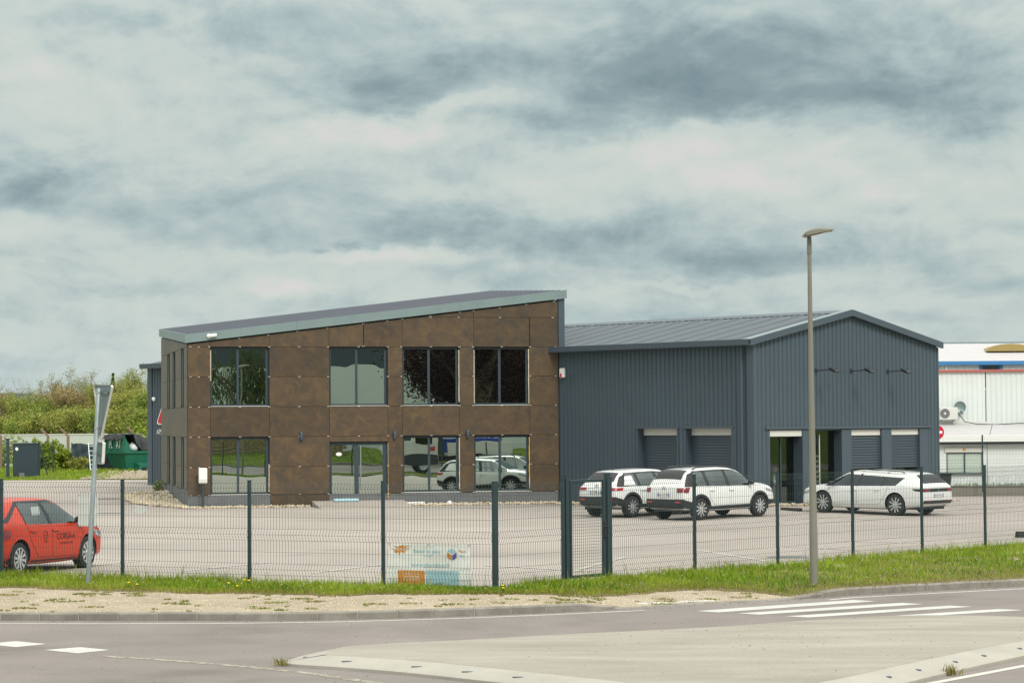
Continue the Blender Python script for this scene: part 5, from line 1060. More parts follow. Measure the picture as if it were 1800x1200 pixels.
# ================================================================== LEFT BACKGROUND
gl = grid('grass_bank', -70, -14, 121.3, 175, 40, 26, lambda x, y: .0+.22*sstep(y, 121.5, 133)+.01*math.sin(x*1.3)*math.sin(y*.9), 'field_grass')
tag(blades('meadow_grass', 'grass_blade', 9000, lambda n: np.array([(a, b, .22*sstep(b, 121.5, 133)) for a, b in zip(nrg.uniform(-31, -20.6, n), nrg.uniform(121.6, 140, n))]), .08, .22, .02, .8), 'rough green grass in front of the green skip', 'grass')
pts = [(rng.uniform(-21.8, -16.5), rng.uniform(121.6, 131), .04+.02*rng.random()) for _ in range(1300)]; pts = [(x, y, .02+.22*sstep(y, 121.5, 133)) for x, y, z in pts]; o = pebbles('rubble_bed', pts, .05, .14, 'grey rubble ground in front of the green skip'); o.data.materials[0] = MATS['gravel']
bw = thing('boundary_wall', 'long pale concrete boundary wall in front of the wood', 'wall', (-70, 152, 0), R(1.0))
for k in range(14): MB().box(4.2*k, 0, -.4, 4.2*k+4.18, .15, 2.13).build('wall_panel', 'white_wall', bw)
MB().box(0, -.03, 2.13, 58.8, .18, 2.20).build('coping', 'cream_white', bw)
pp = [(-29.6, 141, .3, .25), (-27.2, 143, .35, .6), (-25.4, 142.5, .3, .0), (-22.6, 144, .2, .2)]
for (x, y, z, _), l in zip([(-29.2, 138, .2, 0), (-26.5, 138, .2, 0), (-24.95, 135.8, .2, 0), (-22.2, 142, .25, 0)], ['leftmost weathered angled top fence post near the sliding gate', 'weathered angled top fence post behind the green bush', 'weathered angled top fence post between bush and shade netting', 'weathered angled top fence post behind the green skip']):
    t_ = thing('concrete_fence_post', l, 'post', (x, y, z), 0, 'angled top fence posts'); mb = MB(); mb.prism([(-.07, -.3), (.07, -.3), (.07, 1.95), (-.38, 2.38), (-.45, 2.30), (-.07, 1.93)], -.07, .07, 'y'); mb.build('shaft', 'post_brown', t_)
nf = thing('shade_net_fence', 'wire fence hung with dark shade netting left of the skip', 'fence', (-24.5, 134.5, .22), R(-3))
for k in range(4): MB().cbox(1.4*k-.03, -.03, -.2, 1.4*k+.03, .03, 1.55, .004).build('post', 'fence_metal', nf)
V = []; nx = 34
for j in range(9):
    for i in range(nx+1): V.append((4.2*i/nx, -.05+.05*math.sin(i*1.9+j*.9)+.03*math.sin(i*.7-j*1.7), .05+1.42*j/8+.05*math.sin(i*.5)*(j == 8)))
MB().add(V, [(j*(nx+1)+i, j*(nx+1)+i+1, (j+1)*(nx+1)+i+1, (j+1)*(nx+1)+i) for j in range(8) for i in range(nx)]).build('netting', 'net_dark', nf, smooth=True)
# sliding gate
sgt = thing('sliding_gate', 'dark blue grey sliding yard gate standing half open at the far left', 'gate', (-25.45, 123.6, 0), R(42))
MB().cbox(-.06, -.05, .15, .0, .05, 1.85, .004).cbox(1.42, -.05, .15, 1.48, .05, 1.85, .004).box(0, -.04, .15, 1.42, .04, .27).box(0, -.04, 1.78, 1.42, .04, 1.85).build('gate_frame', 'frame_grey', sgt)
b0 = MB().box(0, -.012, .27, .094, .012, 1.78).build('board', 'frame_grey', sgt)
for k in range(14): (b0 if k == 0 else linked(b0, 'board', sgt)).location = (.005+.1012*k, 0, 0)
MB().box(-.25, -.08, 0.0, 2.2, .08, .10).build('rail', 'plinth', sgt); MB().tube([(1.45, 0, 1.75), (1.95, 0, .15)], .03, 6).build('brace', 'frame_grey', sgt); MB().lathe([(.09, 0), (.09, .012)], (.12, -.03, 1.55), 16, 'y').build('round_notice', 'white_paint', sgt)
MB().cbox(.15, -.25, 0, .45, -.08, .32, .02).build('motor_box', 'plinth', sgt)
gp_ = thing('gate_guide_post', 'tall dark steel guide post beside the sliding gate', 'post', (-25.75, 123.4, 0), 0); MB().cbox(-.07, -.07, -.1, .07, .07, 2.05, .006).build('shaft', 'frame_grey', gp_); MB().cbox(-.10, -.10, 2.05, .10, .10, 2.09, .004).build('cap', 'frame_grey', gp_)
fence('mesh_fence', 'dark mesh fence behind the sliding gate at the far left', Vector((-31.0, 128.5)), Vector((1, 0)), [0, 2.6, 5.2, 6.6], 'mesh fences', zbase=lambda t: .15)
# green skip
sk = thing('green_skip', 'green steel skip lettered PLAT heaped with rubbish under a black tarpaulin', 'skip', (-21.2, 132.0, .16), R(43))
# local x along the long flank (right in view), y depth; end plate faces the camera-left
W0, L0, H0 = 1.75, 3.3, 1.45
def hexa(name, lo, hi, m, parent=sk): 
    V = list(lo)+list(hi); n = len(lo); return MB().add(V, [tuple(range(n-1, -1, -1)), tuple(range(n, 2*n))]+[(i, (i+1) % n, n+(i+1) % n, n+i) for i in range(n)]).build(name, m, parent)
hexa('tub', [(.35, .25, .05), (2.9, .25, .05), (2.9, 1.5, .05), (.35, 1.5, .05)], [(0, 0, 1.05), (3.3, 0, 1.05), (3.3, 1.75, 1.05), (0, 1.75, 1.05)], 'skip_green')
MB().box(-.05, -.06, 1.03, 3.35, .06, 1.15).box(-.05, 1.69, 1.03, 3.35, 1.81, 1.15).box(-.06, -.06, 1.03, .06, 1.81, 1.15).box(3.24, -.06, 1.03, 3.36, 1.81, 1.15).build('rim', 'skip_green', sk)
MB().box(-.04, -.03, 1.15, .04, 1.78, 1.95).build('end_plate', 'skip_green', sk)
for y in (-.02, .55, 1.1, 1.72): MB().box(-.09, y, 1.15, -.03, y+.07, 1.97).build('end_rib', 'skip_green', sk)
MB().box(-.09, -.04, 1.90, .05, 1.80, 2.0).build('end_beam', 'skip_green', sk); MB().prism([(0, 1.15), (.5, 1.15), (.03, 1.95), (0, 1.95)], -.03, .0, 'y').build('side_gusset', 'skip_green', sk)
MB().prism([(.05, .0), (-.30, .12), (-.30, .40), (.22, .52)], .8, 2.2, 'x').build('lift_step', 'skip_green', sk); 
for x in (.95, 1.75): MB().box(x, -.33, .13, x+.28, -.29, .26).build('fork_pocket', 'dark_void', sk)
mb = MB(); text_on(mb, 'PL', .62, lambda a, b: (-.10, 1.15-a, 1.50+b), 0, 'CENTER', .62); text_on(mb, 'AT', .62, lambda a, b: (-.10, .40-a, 1.50+b), 0, 'CENTER', .62); mb.build('lettering', 'white_paint', sk, recalc=False)
MB().tube([(2.15, -.07, 1.1), (2.1, -.12, .75), (2.25, -.12, .55), (2.45, -.12, .6), (2.5, -.1, .85), (2.45, -.07, 1.1)], .02, 6).build('chain_loop', 'galvanised', sk)
# rubbish and tarpaulin
nxx, nyy = 16, 9; V = []
for j in range(nyy+1):
    for i in range(nxx+1):
        x = -.25+3.2*i/nxx; y = -.10+1.95*j/nyy; hgt = 1.42+.75*math.exp(-((x-1.15)**2)/.7-((y-1.0)**2)/.9)+.35*math.exp(-((x-2.5)**2)/.4-((y-.6)**2)/.8)-.10*(x/3)+.07*math.sin(i*1.7+j*2.3)+.05*math.sin(i*3.1-j*1.3)
        if j == 0: hgt = 1.16+.38*(1-abs(math.sin(i*.63)))+(.25 if i < 5 else 0)
        if x < .75: hgt = max(hgt, 2.06+.05*math.sin(j*2.0)) if x > -.15 else 1.78+.06*math.sin(j*2.6)
        V.append((x, y, max(hgt, 1.2)))
tp_ = MB().add(V, [(j*(nxx+1)+i, j*(nxx+1)+i+1, (j+1)*(nxx+1)+i+1, (j+1)*(nxx+1)+i) for j in range(nyy) for i in range(nxx)]).build('tarpaulin', 'tarp', None, recalc=False); tp_.location = sk.location; tp_.rotation_euler = sk.rotation_euler; tag(tp_, 'black tarpaulin spread over the rubbish in the green skip', 'tarpaulin')
def sp(p): return wpt(sk, p)
o = MB().cbox(-.3, -.25, 0, .3, .25, .5, .01).build('cardboard_box', 'cardboard', loc=sp((2.95, .35, 1.2)), rotz=R(35)); tag(o, 'brown cardboard box at the right end of the green skip', 'box'); MB().box(-.12, -.253, .28, .12, -.25, .34).build('hand_hole', 'ink', o)
o = MB().cbox(-.6, -.12, 0, .7, .12, .05, .01).build('cardboard_sheet', 'cardboard', loc=sp((1.75, .1, 1.2)), rotz=R(18)); o.rotation_euler[0] = .3; tag(o, 'flattened cardboard sheets along the front rim of the skip', 'cardboard')
o = MB().lathe([(.05, 0), (.26, .08), (.28, .22), (.2, .38), (.05, .46)], n=11).build('rubbish_bag', 'plastic_bag', smooth=True, loc=sp((.75, .25, 1.12))); tag(o, 'white plastic rubbish bag beside the end plate of the skip', 'bag')
ld = thing('ladder', 'light metal ladder leaning against the left end of the skip', 'ladder', (-22.75, 131.4, .16), R(20))
LM = Matrix.Rotation(R(-24), 4, 'X')
def lad(mb): mb.v = [tuple(LM @ Vector(v)) for v in mb.v]; return mb
for x in (-.17, .17): lad(MB().box(x-.022, -.02, 0, x+.022, .04, 1.75)).build('rail', 'galv_post', ld)
r0_ = None
for k in range(6): o = lad(MB().box(-.15, -.01, .2+.27*k, .15, .03, .225+.27*k)).build('rung', 'galv_post', ld)
# ---------------------------------------------------------------- plants
def leaf_cloud(n, f, size):
    P = f(n); d1 = nrg.normal(size=(n, 3)); d1 /= np.linalg.norm(d1, axis=1)[:, None]; d2 = np.cross(d1, nrg.normal(size=(n, 3))); d2 /= np.linalg.norm(d2, axis=1)[:, None]; s = (size*nrg.uniform(.5, 1.4, n))[:, None]
    return np.stack([P-d1*s, P+d2*s*.55, P+d1*s, P-d2*s*.55], 1).reshape(-1, 3), np.arange(n*4).reshape(-1, 4)
def tree(name, label, x, y, z, h, rad, m, n=2200, size=.16, bark='bark', seed=1, base=.25, group=None, bare=.0, weep=False, cat='tree', tf=None):
    r_ = random.Random(seed); root = thing(name, label, cat, (x, y, z), 0, group); mb = MB(); tips = []
    def grow(p, d_, L, r, lv):
        q = p+d_*L; mid = p.lerp(q, .5)+Vector((r_.uniform(-1, 1), r_.uniform(-1, 1), 0))*L*.06; mb.tube([p, mid, q], r, 5 if lv < 2 else 4, r*.62, cap=False); 
        if lv >= 1: tips.extend([mid, q])
        if lv < 4:
            for k in range(r_.choice((2, 3, 3)) if lv else 5):
                a = r_.uniform(0, 6.28); sp_ = r_.uniform(.30, .75) if lv else r_.uniform(.18, .8); nd = (d_+Vector((math.cos(a), math.sin(a), r_.uniform(.0, .5)))*sp_).normalized(); grow(p.lerp(q, r_.uniform(.45, 1.0)), nd, L*r_.uniform(.55, .8), r*.55, lv+1)
    grow(Vector((0, 0, 0)), Vector((r_.uniform(-.04, .04), r_.uniform(-.04, .04), 1)).normalized(), h*(tf or (.36 if weep or h < 7 else .42)), (.028 if weep else .020)*h, 0)
    T = np.array([tuple(t) for t in tips]); zmax = T[:, 2].max(); rm = np.percentile(np.hypot(T[:, 0], T[:, 1]), 92); sc = np.array([rad/rm, rad/rm, h/zmax]); T = T*sc
    mb.v = [(v[0]*sc[0] if v[2] > h*.1 else v[0], v[1]*sc[1] if v[2] > h*.1 else v[1], v[2]*sc[2]) for v in mb.v]; mb.build('trunk', bark, root, recalc=False)
    T = T[T[:, 2] > h*base]
    def f(n):
        P = T[nrg.integers(0, len(T), n)]+nrg.normal(size=(n, 3))*np.array([.11, .11, .09])*rad*1.1
        if weep: P[:, 2] -= nrg.random(n)**1.5*h*.45; 
        P[:, 2] = np.maximum(P[:, 2], .1); return P
    V, F = leaf_cloud(n, f, size); 
    if weep: 
        Vr = V.reshape(-1, 4, 3); c_ = Vr.mean(1, keepdims=True); Vr[:] = c_+(Vr-c_)*np.array([.6, .6, 2.4]); V = Vr.reshape(-1, 3)
    cr = npmesh('crown', V, F, m, root); return root
kinds = [('leaf_olive', 'olive green'), ('leaf_brown', 'brownish budding'), ('leaf_green', 'fresh green'), ('leaf_pale', 'pale half bare')]
def pxx(x, d): return (x-900)/4250*d
tl_ = [  # px x, top y, distance, radius m, kind, leaves
    (3, 668, 300, 1.9, 3, 500), (22, 662, 330, 2.2, 3, 420), (44, 672, 320, 2.0, 3, 520), (66, 668, 300, 2.0, 3, 900), (86, 664, 290, 2.0, 1, 1700), (104, 656, 300, 1.8, 3, 1300), (129, 640, 285, 1.9, 3, 2600), (152, 650, 300, 2.0, 3, 1000), (174, 650, 290, 1.9, 3, 1200), (206, 650, 290, 1.9, 0, 2800), (222, 646, 262, 1.8, 0, 3000), (246, 650, 270, 1.9, 0, 2600),
    (4, 686, 235, 2.0, 1, 2400), (26, 694, 225, 2.0, 0, 2000), (48, 690, 230, 1.8, 3, 1800), (68, 694, 222, 2.0, 2, 2200), (88, 682, 232, 1.9, 1, 2600), (106, 680, 226, 1.9, 1, 2800), (128, 684, 222, 2.0, 1, 2400), (146, 690, 226, 1.9, 0, 2400), (192, 680, 218, 1.9, 0, 2600), (216, 684, 210, 2.0, 0, 2600), (238, 680, 214, 1.9, 0, 2600), (262, 686, 205, 2.0, 2, 2400),
    (15, 716, 190, 1.9, 0, 1900), (45, 722, 186, 1.9, 2, 1900), (75, 720, 184, 1.8, 0, 1900), (104, 714, 188, 1.8, 2, 1900), (134, 718, 182, 1.8, 0, 1900), (196, 720, 180, 1.8, 2, 1900), (228, 716, 178, 1.8, 0, 1900), (256, 722, 176, 1.8, 2, 1900)]
row = ['back row', 'middle row', 'front row']
for i, (x, ty, dd, rad, kd, nl) in enumerate(tl_):
    h = (2.75+(746.5-ty)/4250*dd+.3); rw = 0 if i < 12 else (1 if i < 24 else 2); k0 = (0, 12, 24)[rw]
    where = ('first', 'second', 'third', 'fourth', 'fifth', 'sixth', 'seventh', 'eighth', 'ninth', 'tenth', 'eleventh', 'twelfth')[i-k0]
    tree('woodland_tree', f'{kinds[kd][1]} spring tree, {where} from the left in the {row[rw]} of the wood', pxx(x, dd), dd, -.3, h, rad, kinds[kd][0], int(nl*(2.2 if rw else 1.6)), .085 if kd != 3 else .07, 'bark_grey' if kd in (1, 3) else 'bark', seed=i+3, base=.15, group='trees of the wood behind the boundary wall')
def conifer(x, y, z, h, label):
    r_ = thing('fir_tree', label, 'tree', (x, y, z), 0); MB().tube([(0, 0, 0), (0, 0, h)], .22, 7, .03).build('trunk', 'bark', r_); n = 1500; t = nrg.random(n)**.7; a = nrg.uniform(0, 6.28, n); rr = (1-t)*h*.2*np.sqrt(nrg.random(n))*(.7+.3*np.sin(t*40)); P = np.stack([np.cos(a)*rr, np.sin(a)*rr, h*(.15+.85*t)], 1); V, F = leaf_cloud(n, lambda k: P, .2); npmesh('crown', V, F, 'leaf_willow', r_)
conifer(pxx(198, 340), 340, -.3, 2.75+(746-656)/4250*340+.3, 'dark pointed fir tip rising above the wood')
def bush(x, y, z, rx, h, label, n=1600, m='leaf_bush', size=.09):
    r_ = thing('bush', label, 'bush', (x, y, z), 0); mb = MB()
    for k in range(9): a = rng.uniform(0, 6.28); mb.tube([(0, 0, 0), (math.cos(a)*rx*.4, math.sin(a)*rx*.3, h*.5), (math.cos(a)*rx*.7, math.sin(a)*rx*.5, h*rng.uniform(.8, 1.0))], .025, 5, .008, cap=False)
    mb.build('stems', 'bark', r_, recalc=False)
    def f(k):
        u = nrg.normal(size=(k, 3)); u /= np.linalg.norm(u, axis=1)[:, None]; rr = nrg.random(k)**.4; P = u*rr[:, None]*np.array([rx, rx*.8, h*.5])*(1+.25*np.sin(u[:, :1]*7+u[:, 2:]*5)); P[:, 2] += h*.5; P[:, 2] = np.maximum(P[:, 2], .03); return P
    V, F = leaf_cloud(n, f, size); npmesh('foliage', V, F, m, r_)
bush(-26.0, 134.2, .2, 1.05, 1.75, 'bright green bush right of the sliding gate', 2600); bush(-24.9, 135.0, .2, .8, 1.3, 'smaller bright green bush beside the shade netting', 1200); bush(-29.6, 140, .2, 1.4, 2.0, 'green bush at the far left edge by the wall', 1500); bush(-24.0, 133.6, .2, .6, .8, 'low scrubby bush at the foot of the shade netting', 600, 'leaf_olive'); bush(-21.2, 141, .2, 1.6, 2.6, 'bright green bush rising behind the skip', 1700)
q = wpt(bld, (-.35, 10.5, -.05)); bush(q.x, q.y, q.z, .25, .55, 'small weed shrub at the foot of the left brown wall', 260, 'leaf_green', .05)
# far hills
V = []; n = 80
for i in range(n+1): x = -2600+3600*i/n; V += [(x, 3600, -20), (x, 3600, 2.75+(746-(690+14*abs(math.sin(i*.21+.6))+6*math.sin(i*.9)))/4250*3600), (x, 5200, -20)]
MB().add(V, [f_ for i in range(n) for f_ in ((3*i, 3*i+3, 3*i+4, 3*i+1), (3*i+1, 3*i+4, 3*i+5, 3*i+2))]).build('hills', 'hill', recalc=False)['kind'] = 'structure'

# ================================================================== VEHICLES
class Car:
    """lofted body; x forward, y left, z up; origin on the ground midway between the axles"""
    def __init__(s, st, wb, R_, glass_x, wind_x, rear_x, nst=110):
        A = np.array(st, float); s.x0, s.x1 = A[0, 0], A[-1, 0]; s.A = A; s.wb = wb; s.R = R_; s.gx = glass_x; s.wx = wind_x; s.rx = rear_x
        m = np.zeros_like(A[:, 1:]); dx_ = np.diff(A[:, 0])[:, None]; dl = np.diff(A[:, 1:], axis=0)/dx_
        for i in range(1, len(A)-1):
            a, b = dl[i-1], dl[i]; m[i] = np.where(a*b > 0, 2*a*b/np.where(np.abs(a+b) < 1e-9, 1e-9, a+b), 0)
        m[0] = dl[0]; m[-1] = dl[-1]; s.m = m
        ex = [A[0, 0], A[-1, 0], *glass_x, *wind_x, *rear_x]; body = np.linspace(s.x0, s.x1, nst)
        ends = np.r_[s.x0+np.array([.005, .012, .02, .03, .045]), s.x1-np.array([.005, .012, .02, .03, .045])]
        xs = sorted(set(np.round(np.r_[body, ex, ends, A[:, 0]], 4))); s.xs = [xs[0]]
        for x in xs[1:]:
            if x-s.xs[-1] > .003: s.xs.append(x)
    def par(s, x):
        A = s.A; x = min(max(x, A[0, 0]), A[-1, 0]); i = int(np.clip(np.searchsorted(A[:, 0], x, side='right')-1, 0, len(A)-2)); h = A[i+1, 0]-A[i, 0]; u = (x-A[i, 0])/h
        return (2*u**3-3*u**2+1)*A[i, 1:]+(u**3-2*u**2+u)*h*s.m[i]+(-2*u**3+3*u**2)*A[i+1, 1:]+(u**3-u**2)*h*s.m[i+1]
    def sec(s, x):
        zb, zl, zt, w_, wt = s.par(x); g = min(1, max(0, (zt-zl)/.4)); H = zl-zb
        P = [(0, zb), (.80*w_, zb), (.93*w_, zb+.035), (.980*w_, zb+.14*H), (.997*w_, zb+.36*H), (1.0*w_, zb+.56*H), (.992*w_, zb+.74*H), (.972*w_, zl-.05*min(1, H/.4)), (.948*w_, zl)]
        e = (wt, zt-.065*g-.012); b = P[-1]
        for t in (.33, .66): P.append((b[0]+(e[0]-b[0])*t+.018*g*math.sin(math.pi*t), b[1]+(e[1]-b[1])*t))
        P += [e, (.93*wt, zt-.032*g-.008), (.80*wt, zt-.015*g-.004), (.45*wt, zt-.003*g-.001), (0, zt)]
        return P
    NB = 8; NE = 11
    def side_y(s, x, z):
        P = s.sec(x); 
        for (y0, z0), (y1, z1) in zip(P[1:], P[2:]):
            if z0 <= z <= z1 or z1 <= z <= z0: return y0+(y1-y0)*((z-z0)/(z1-z0) if abs(z1-z0) > 1e-6 else 0)
        return P[2][0] if z < P[2][1] else 0.0
    def inside(s, x, y, z):
        P = s.sec(x)
        if not (P[0][1] <= z <= P[-1][1]): return False
        return abs(y) <= s.side_y(x, z)
    def end_x(s, y, z, rear=True):
        a, b = (s.x0, s.x0+1.2) if rear else (s.x1, s.x1-1.2)
        for k in range(121):
            x = a+(b-a)*k/120
            if s.inside(x, y, z):
                lo, hi = a+(b-a)*max(0, k-1)/120, x
                for _ in range(12):
                    md = (lo+hi)/2
                    if s.inside(md, y, z): hi = md
                    else: lo = md
                return hi
        return b
    def top_z(s, x, y):
        P = s.sec(x)
        for (y0, z0), (y1, z1) in zip(P[s.NB:], P[s.NB+1:]):
            if y1 <= abs(y) <= y0: return z0+(z1-z0)*((abs(y)-y0)/(y1-y0) if abs(y1-y0) > 1e-9 else 0)
        return P[-1][1]
    def build(s, root, paint, gm=('car_glass', 'car_glass'), inter=True):
        half = [s.sec(x) for x in s.xs]; n = len(half[0]); ring = 2*n-2; V = []; F = []; M = []
        for x, P in zip(s.xs, half): V += [(x, y, z) for y, z in P]+[(x, -y, z) for y, z in P[-2:0:-1]]
        def cls(i, j):
            xm = (s.xs[i]+s.xs[i+1])/2; jj = j if j < n-1 else ring-1-j
            zl, zt = s.par(xm)[1:3]
            if s.gx[0] < xm < s.gx[1] and s.NB <= jj < s.NE and zt-zl > .05: return 1
            if (s.wx[0] < xm < s.wx[1] or s.rx[0] < xm < s.rx[1]) and jj >= s.NE+1: return 2 if s.wx[0] < xm < s.wx[1] else 3
            return 0
        for i in range(len(s.xs)-1):
            for j in range(ring): F.append((i*ring+j, i*ring+(j+1) % ring, (i+1)*ring+(j+1) % ring, (i+1)*ring+j)); M.append(cls(i, j))
        F.append(tuple(range(ring))); M.append(0); k = (len(s.xs)-1)*ring; F.append(tuple(range(k+ring-1, k-1, -1))); M.append(0)
        mb = MB().add(V, F); mb.m = M; body = mb.build('body', [paint, gm[0], gm[0], gm[1], 'black_plastic'], root)
        for xc in (-s.wb/2, s.wb/2):
            c = MB().lathe([(s.R+.045, -1.3), (s.R+.045, 1.3)], (xc, 0, s.R+.01), 40, 'y'); co = c.build('cut', 'black_plastic'); 
            inner_ = None
            md = body.modifiers.new('b', 'BOOLEAN'); md.operation = 'DIFFERENCE'; md.solver = 'EXACT'; md.object = co; md.material_mode = 'TRANSFER'
            bpy.context.view_layer.update(); me = bpy.data.meshes.new_from_object(body.evaluated_get(bpy.context.evaluated_depsgraph_get())); body.modifiers.clear(); body.data = me; me.name = 'body'; bpy.data.objects.remove(co)
        # split the glazing from the shell
        def split(idx, nm, side=None):
            b = bmesh.new(); b.from_mesh(body.data); 
            kill = [f for f in b.faces if f.material_index != idx or (side == 'l' and f.calc_center_median().y < 0) or (side == 'r' and f.calc_center_median().y > 0)]
            if len(kill) == len(b.faces): b.free(); return
            bmesh.ops.delete(b, geom=kill, context='FACES'); me = bpy.data.meshes.new(nm); b.to_mesh(me); b.free()
            for m_ in body.data.materials: me.materials.append(m_)
            me.polygons.foreach_set('use_smooth', [True]*len(me.polygons)); o = bpy.data.objects.new(nm, me); col.objects.link(o); o.parent = root; return o
        split(1, 'side_window', 'l'); split(1, 'side_window', 'r'); split(2, 'windscreen'); split(3, 'rear_window')
        b = bmesh.new(); b.from_mesh(body.data); bmesh.ops.delete(b, geom=[f for f in b.faces if f.material_index in (1, 2, 3)], context='FACES'); b.to_mesh(body.data); b.free()
        me = body.data; me.polygons.foreach_set('use_smooth', [True]*len(me.polygons)); me.set_sharp_from_angle(angle=R(38))
        if inter:
            mb = MB(); zf = .42; z2 = s.par(0)[1]
            for x in (.25, -.75):
                for y in ((-.36, .36) if x > 0 else (-.4, 0, .4)):
                    mb.cbox(x-.05, y-.23, zf, x+.45, y+.23, zf+.16, .03); mb.prism([(x-.14, zf+.1), (x+.02, zf+.1), (x-.09, z2+.0), (x-.22, z2+.0)], y-.21, y+.21, 'y'); mb.cbox(x-.25, y-.10, z2+.03, x-.17, y+.10, z2+.19, .03)
            mb.box(.75, -.66, .45, 1.15, .66, z2-.03); mb.lathe([(.17, 0), (.19, .015), (.17, .03)], (.70, .36, z2-.02), 16, 'x'); mb.box(s.rx[0]+.15, -.7, .3, 1.0, .7, zf); mb.box(-1.5, -.62, zf, -1.0, .62, z2-.05)
            mb.build('interior', 'seat', root)
        return body
    # ---- applied pieces
    def sq(s, c, sg, m, name, root, off=.005, n=8, k=6):   # c: four (x,z) corners, on side sg (+1 left, -1 right)
        V = []
        for j in range(k+1):
            for i in range(n+1):
                u, v = i/n, j/k; x = (1-u)*(1-v)*c[0][0]+u*(1-v)*c[1][0]+u*v*c[2][0]+(1-u)*v*c[3][0]; z = (1-u)*(1-v)*c[0][1]+u*(1-v)*c[1][1]+u*v*c[2][1]+(1-u)*v*c[3][1]
                V.append((x, sg*(s.side_y(x, z)+off), z))
        return MB().add(V, [(j*(n+1)+i, j*(n+1)+i+1, (j+1)*(n+1)+i+1, (j+1)*(n+1)+i) for j in range(k) for i in range(n)]).build(name, m, root, smooth=True, recalc=False)
    def eq(s, y0, y1, z0, z1, m, name, root, rear=True, off=.006, n=10, k=6, skew=0.0):
        V = []; sg = -1 if rear else 1
        for j in range(k+1):
            for i in range(n+1):
                y = y0+(y1-y0)*i/n; z = z0+(z1-z0)*j/k+skew*(i/n); V.append((s.end_x(y, z, rear)+sg*off, y, z))
        return MB().add(V, [(j*(n+1)+i, j*(n+1)+i+1, (j+1)*(n+1)+i+1, (j+1)*(n+1)+i) for j in range(k) for i in range(n)]).build(name, m, root, smooth=True, recalc=False)
    def arch(s, xc, sg, m, root, r0, r1, off=.014):
        V = []; N = 26; a0, a1 = R(-18), R(198)
        for i in range(N+1):
            a = a0+(a1-a0)*i/N
            for r in (r0, (r0+r1)/2, r1):
                x = xc+r*math.cos(a); z = s.R+.01+r*math.sin(a); z = max(z, .12); V.append((x, sg*(s.side_y(x, z)+(off if r < r1 else .002)), z))
        V2 = [(x, y-sg*.05, z) for x, y, z in V[::3]]; nb = len(V)
        F = [(3*i+j, 3*i+j+1, 3*i+4+j, 3*i+3+j) for i in range(N) for j in range(2)]+[(3*i, 3*i+3, nb+i+1, nb+i) for i in range(N)]
        return MB().add(V+V2, F).build('wheel_arch_trim', m, root, smooth=True, recalc=False)
    def seam(s, pts, sg, root, wd=.008, name='door_seam', m='ink'):
        V = []; F = []
        for (a, b) in zip(pts[:-1], pts[1:]):
            a, b = Vector(a), Vector(b); t = (b-a).normalized(); nn_ = Vector((-t.y, t.x))*wd/2; N = 8; o = len(V)
            for i in range(N+1):
                p = a.lerp(b, i/N)
                for q in (p-nn_, p+nn_): V.append((q.x, sg*(s.side_y(q.x, q.y)+.0035), q.y))
            F += [(o+2*i, o+2*i+2, o+2*i+3, o+2*i+1) for i in range(N)]
        return MB().add(V, F).build(name, m, root, recalc=False)
def wheel_src(Rr, rim, spokes, kind):
    """axis along y, outer face at -y; returns list of (name, MB, mat)"""
    ty = MB().lathe([(rim, -.10), (rim+.03, -.108), (Rr-.03, -.105), (Rr, -.08), (Rr, .08), (Rr-.03, .105), (rim, .10)], n=36, axis='y')
    bk = MB().lathe([(rim*.99, -.045), (rim*.99, .08), (.05, .08)], n=28, axis='y')
    rg = MB(); n = 40; V = []
    for i in range(n):
        a = 2*math.pi*i/n
        for r, y in ((rim*1.01, -.104), (rim*.93, -.107), (rim*.90, -.06)): V.append((r*math.cos(a), y, r*math.sin(a)))
    rg.add(V, [(3*i+j, 3*((i+1) % n)+j, 3*((i+1) % n)+j+1, 3*i+j+1) for i in range(n) for j in range(2)])
    sp_ = MB()
    for k in range(spokes):
        a = 2*math.pi*k/spokes
        pairs = [(-.5, -.27), (.5, .27)] if kind == 'twin' else ([(-.06, -.10)] if kind == 'thin' else [(0, 0)])
        for (p0, p1) in pairs:
            w0, w1 = {'twin': (.020, .024), 'wide': (.030, .045), 'thin': (.018, .026)}[kind]
            c0 = Vector((math.cos(a+p0), math.sin(a+p0)))*rim*.14; c1 = Vector((math.cos(a+p1), math.sin(a+p1)))*rim*.93; t = (c1-c0).normalized(); nn_ = Vector((-t.y, t.x))
            V = [(c0-nn_*w0), (c0+nn_*w0), (c1+nn_*w1), (c1-nn_*w1)]; sp_.add([(v.x, -.10 if i < 2 else -.105, v.y) for i, v in enumerate(V)]+[(v.x, -.065, v.y) for v in V], [(0, 1, 2, 3), (0, 4, 5, 1), (1, 5, 6, 2), (2, 6, 7, 3), (3, 7, 4, 0)])
    sp_.lathe([(.055, -.07), (.055, -.108), (.035, -.112)], n=14, axis='y')
    return [('tyre', ty, 'rubber', True), ('rim_barrel', bk, 'alloy_dark', True), ('rim', rg, 'alloy', True), ('spokes', sp_, 'alloy', False)]
def add_wheels(root, car, track, rim, spokes, kind, rimcol='alloy'):
    parts = wheel_src(car.R, rim, spokes, kind); src = None
    for xc in (car.wb/2, -car.wb/2):
        for sg in (-1, 1):
            w_ = bpy.data.objects.new('wheel', None); col.objects.link(w_); w_.parent = root; w_.location = (xc, sg*track, car.R); w_.rotation_euler = (0, rng.uniform(0, 1), 0 if sg < 0 else math.pi)
            if src is None: src = [mb.build(nm, (rimcol if m == 'alloy' and nm == 'rim' else m), w_, smooth=(35 if sm else False)) for nm, mb, m, sm in parts]
            else:
                for o in src: linked(o, o.name.split('.')[0], w_)
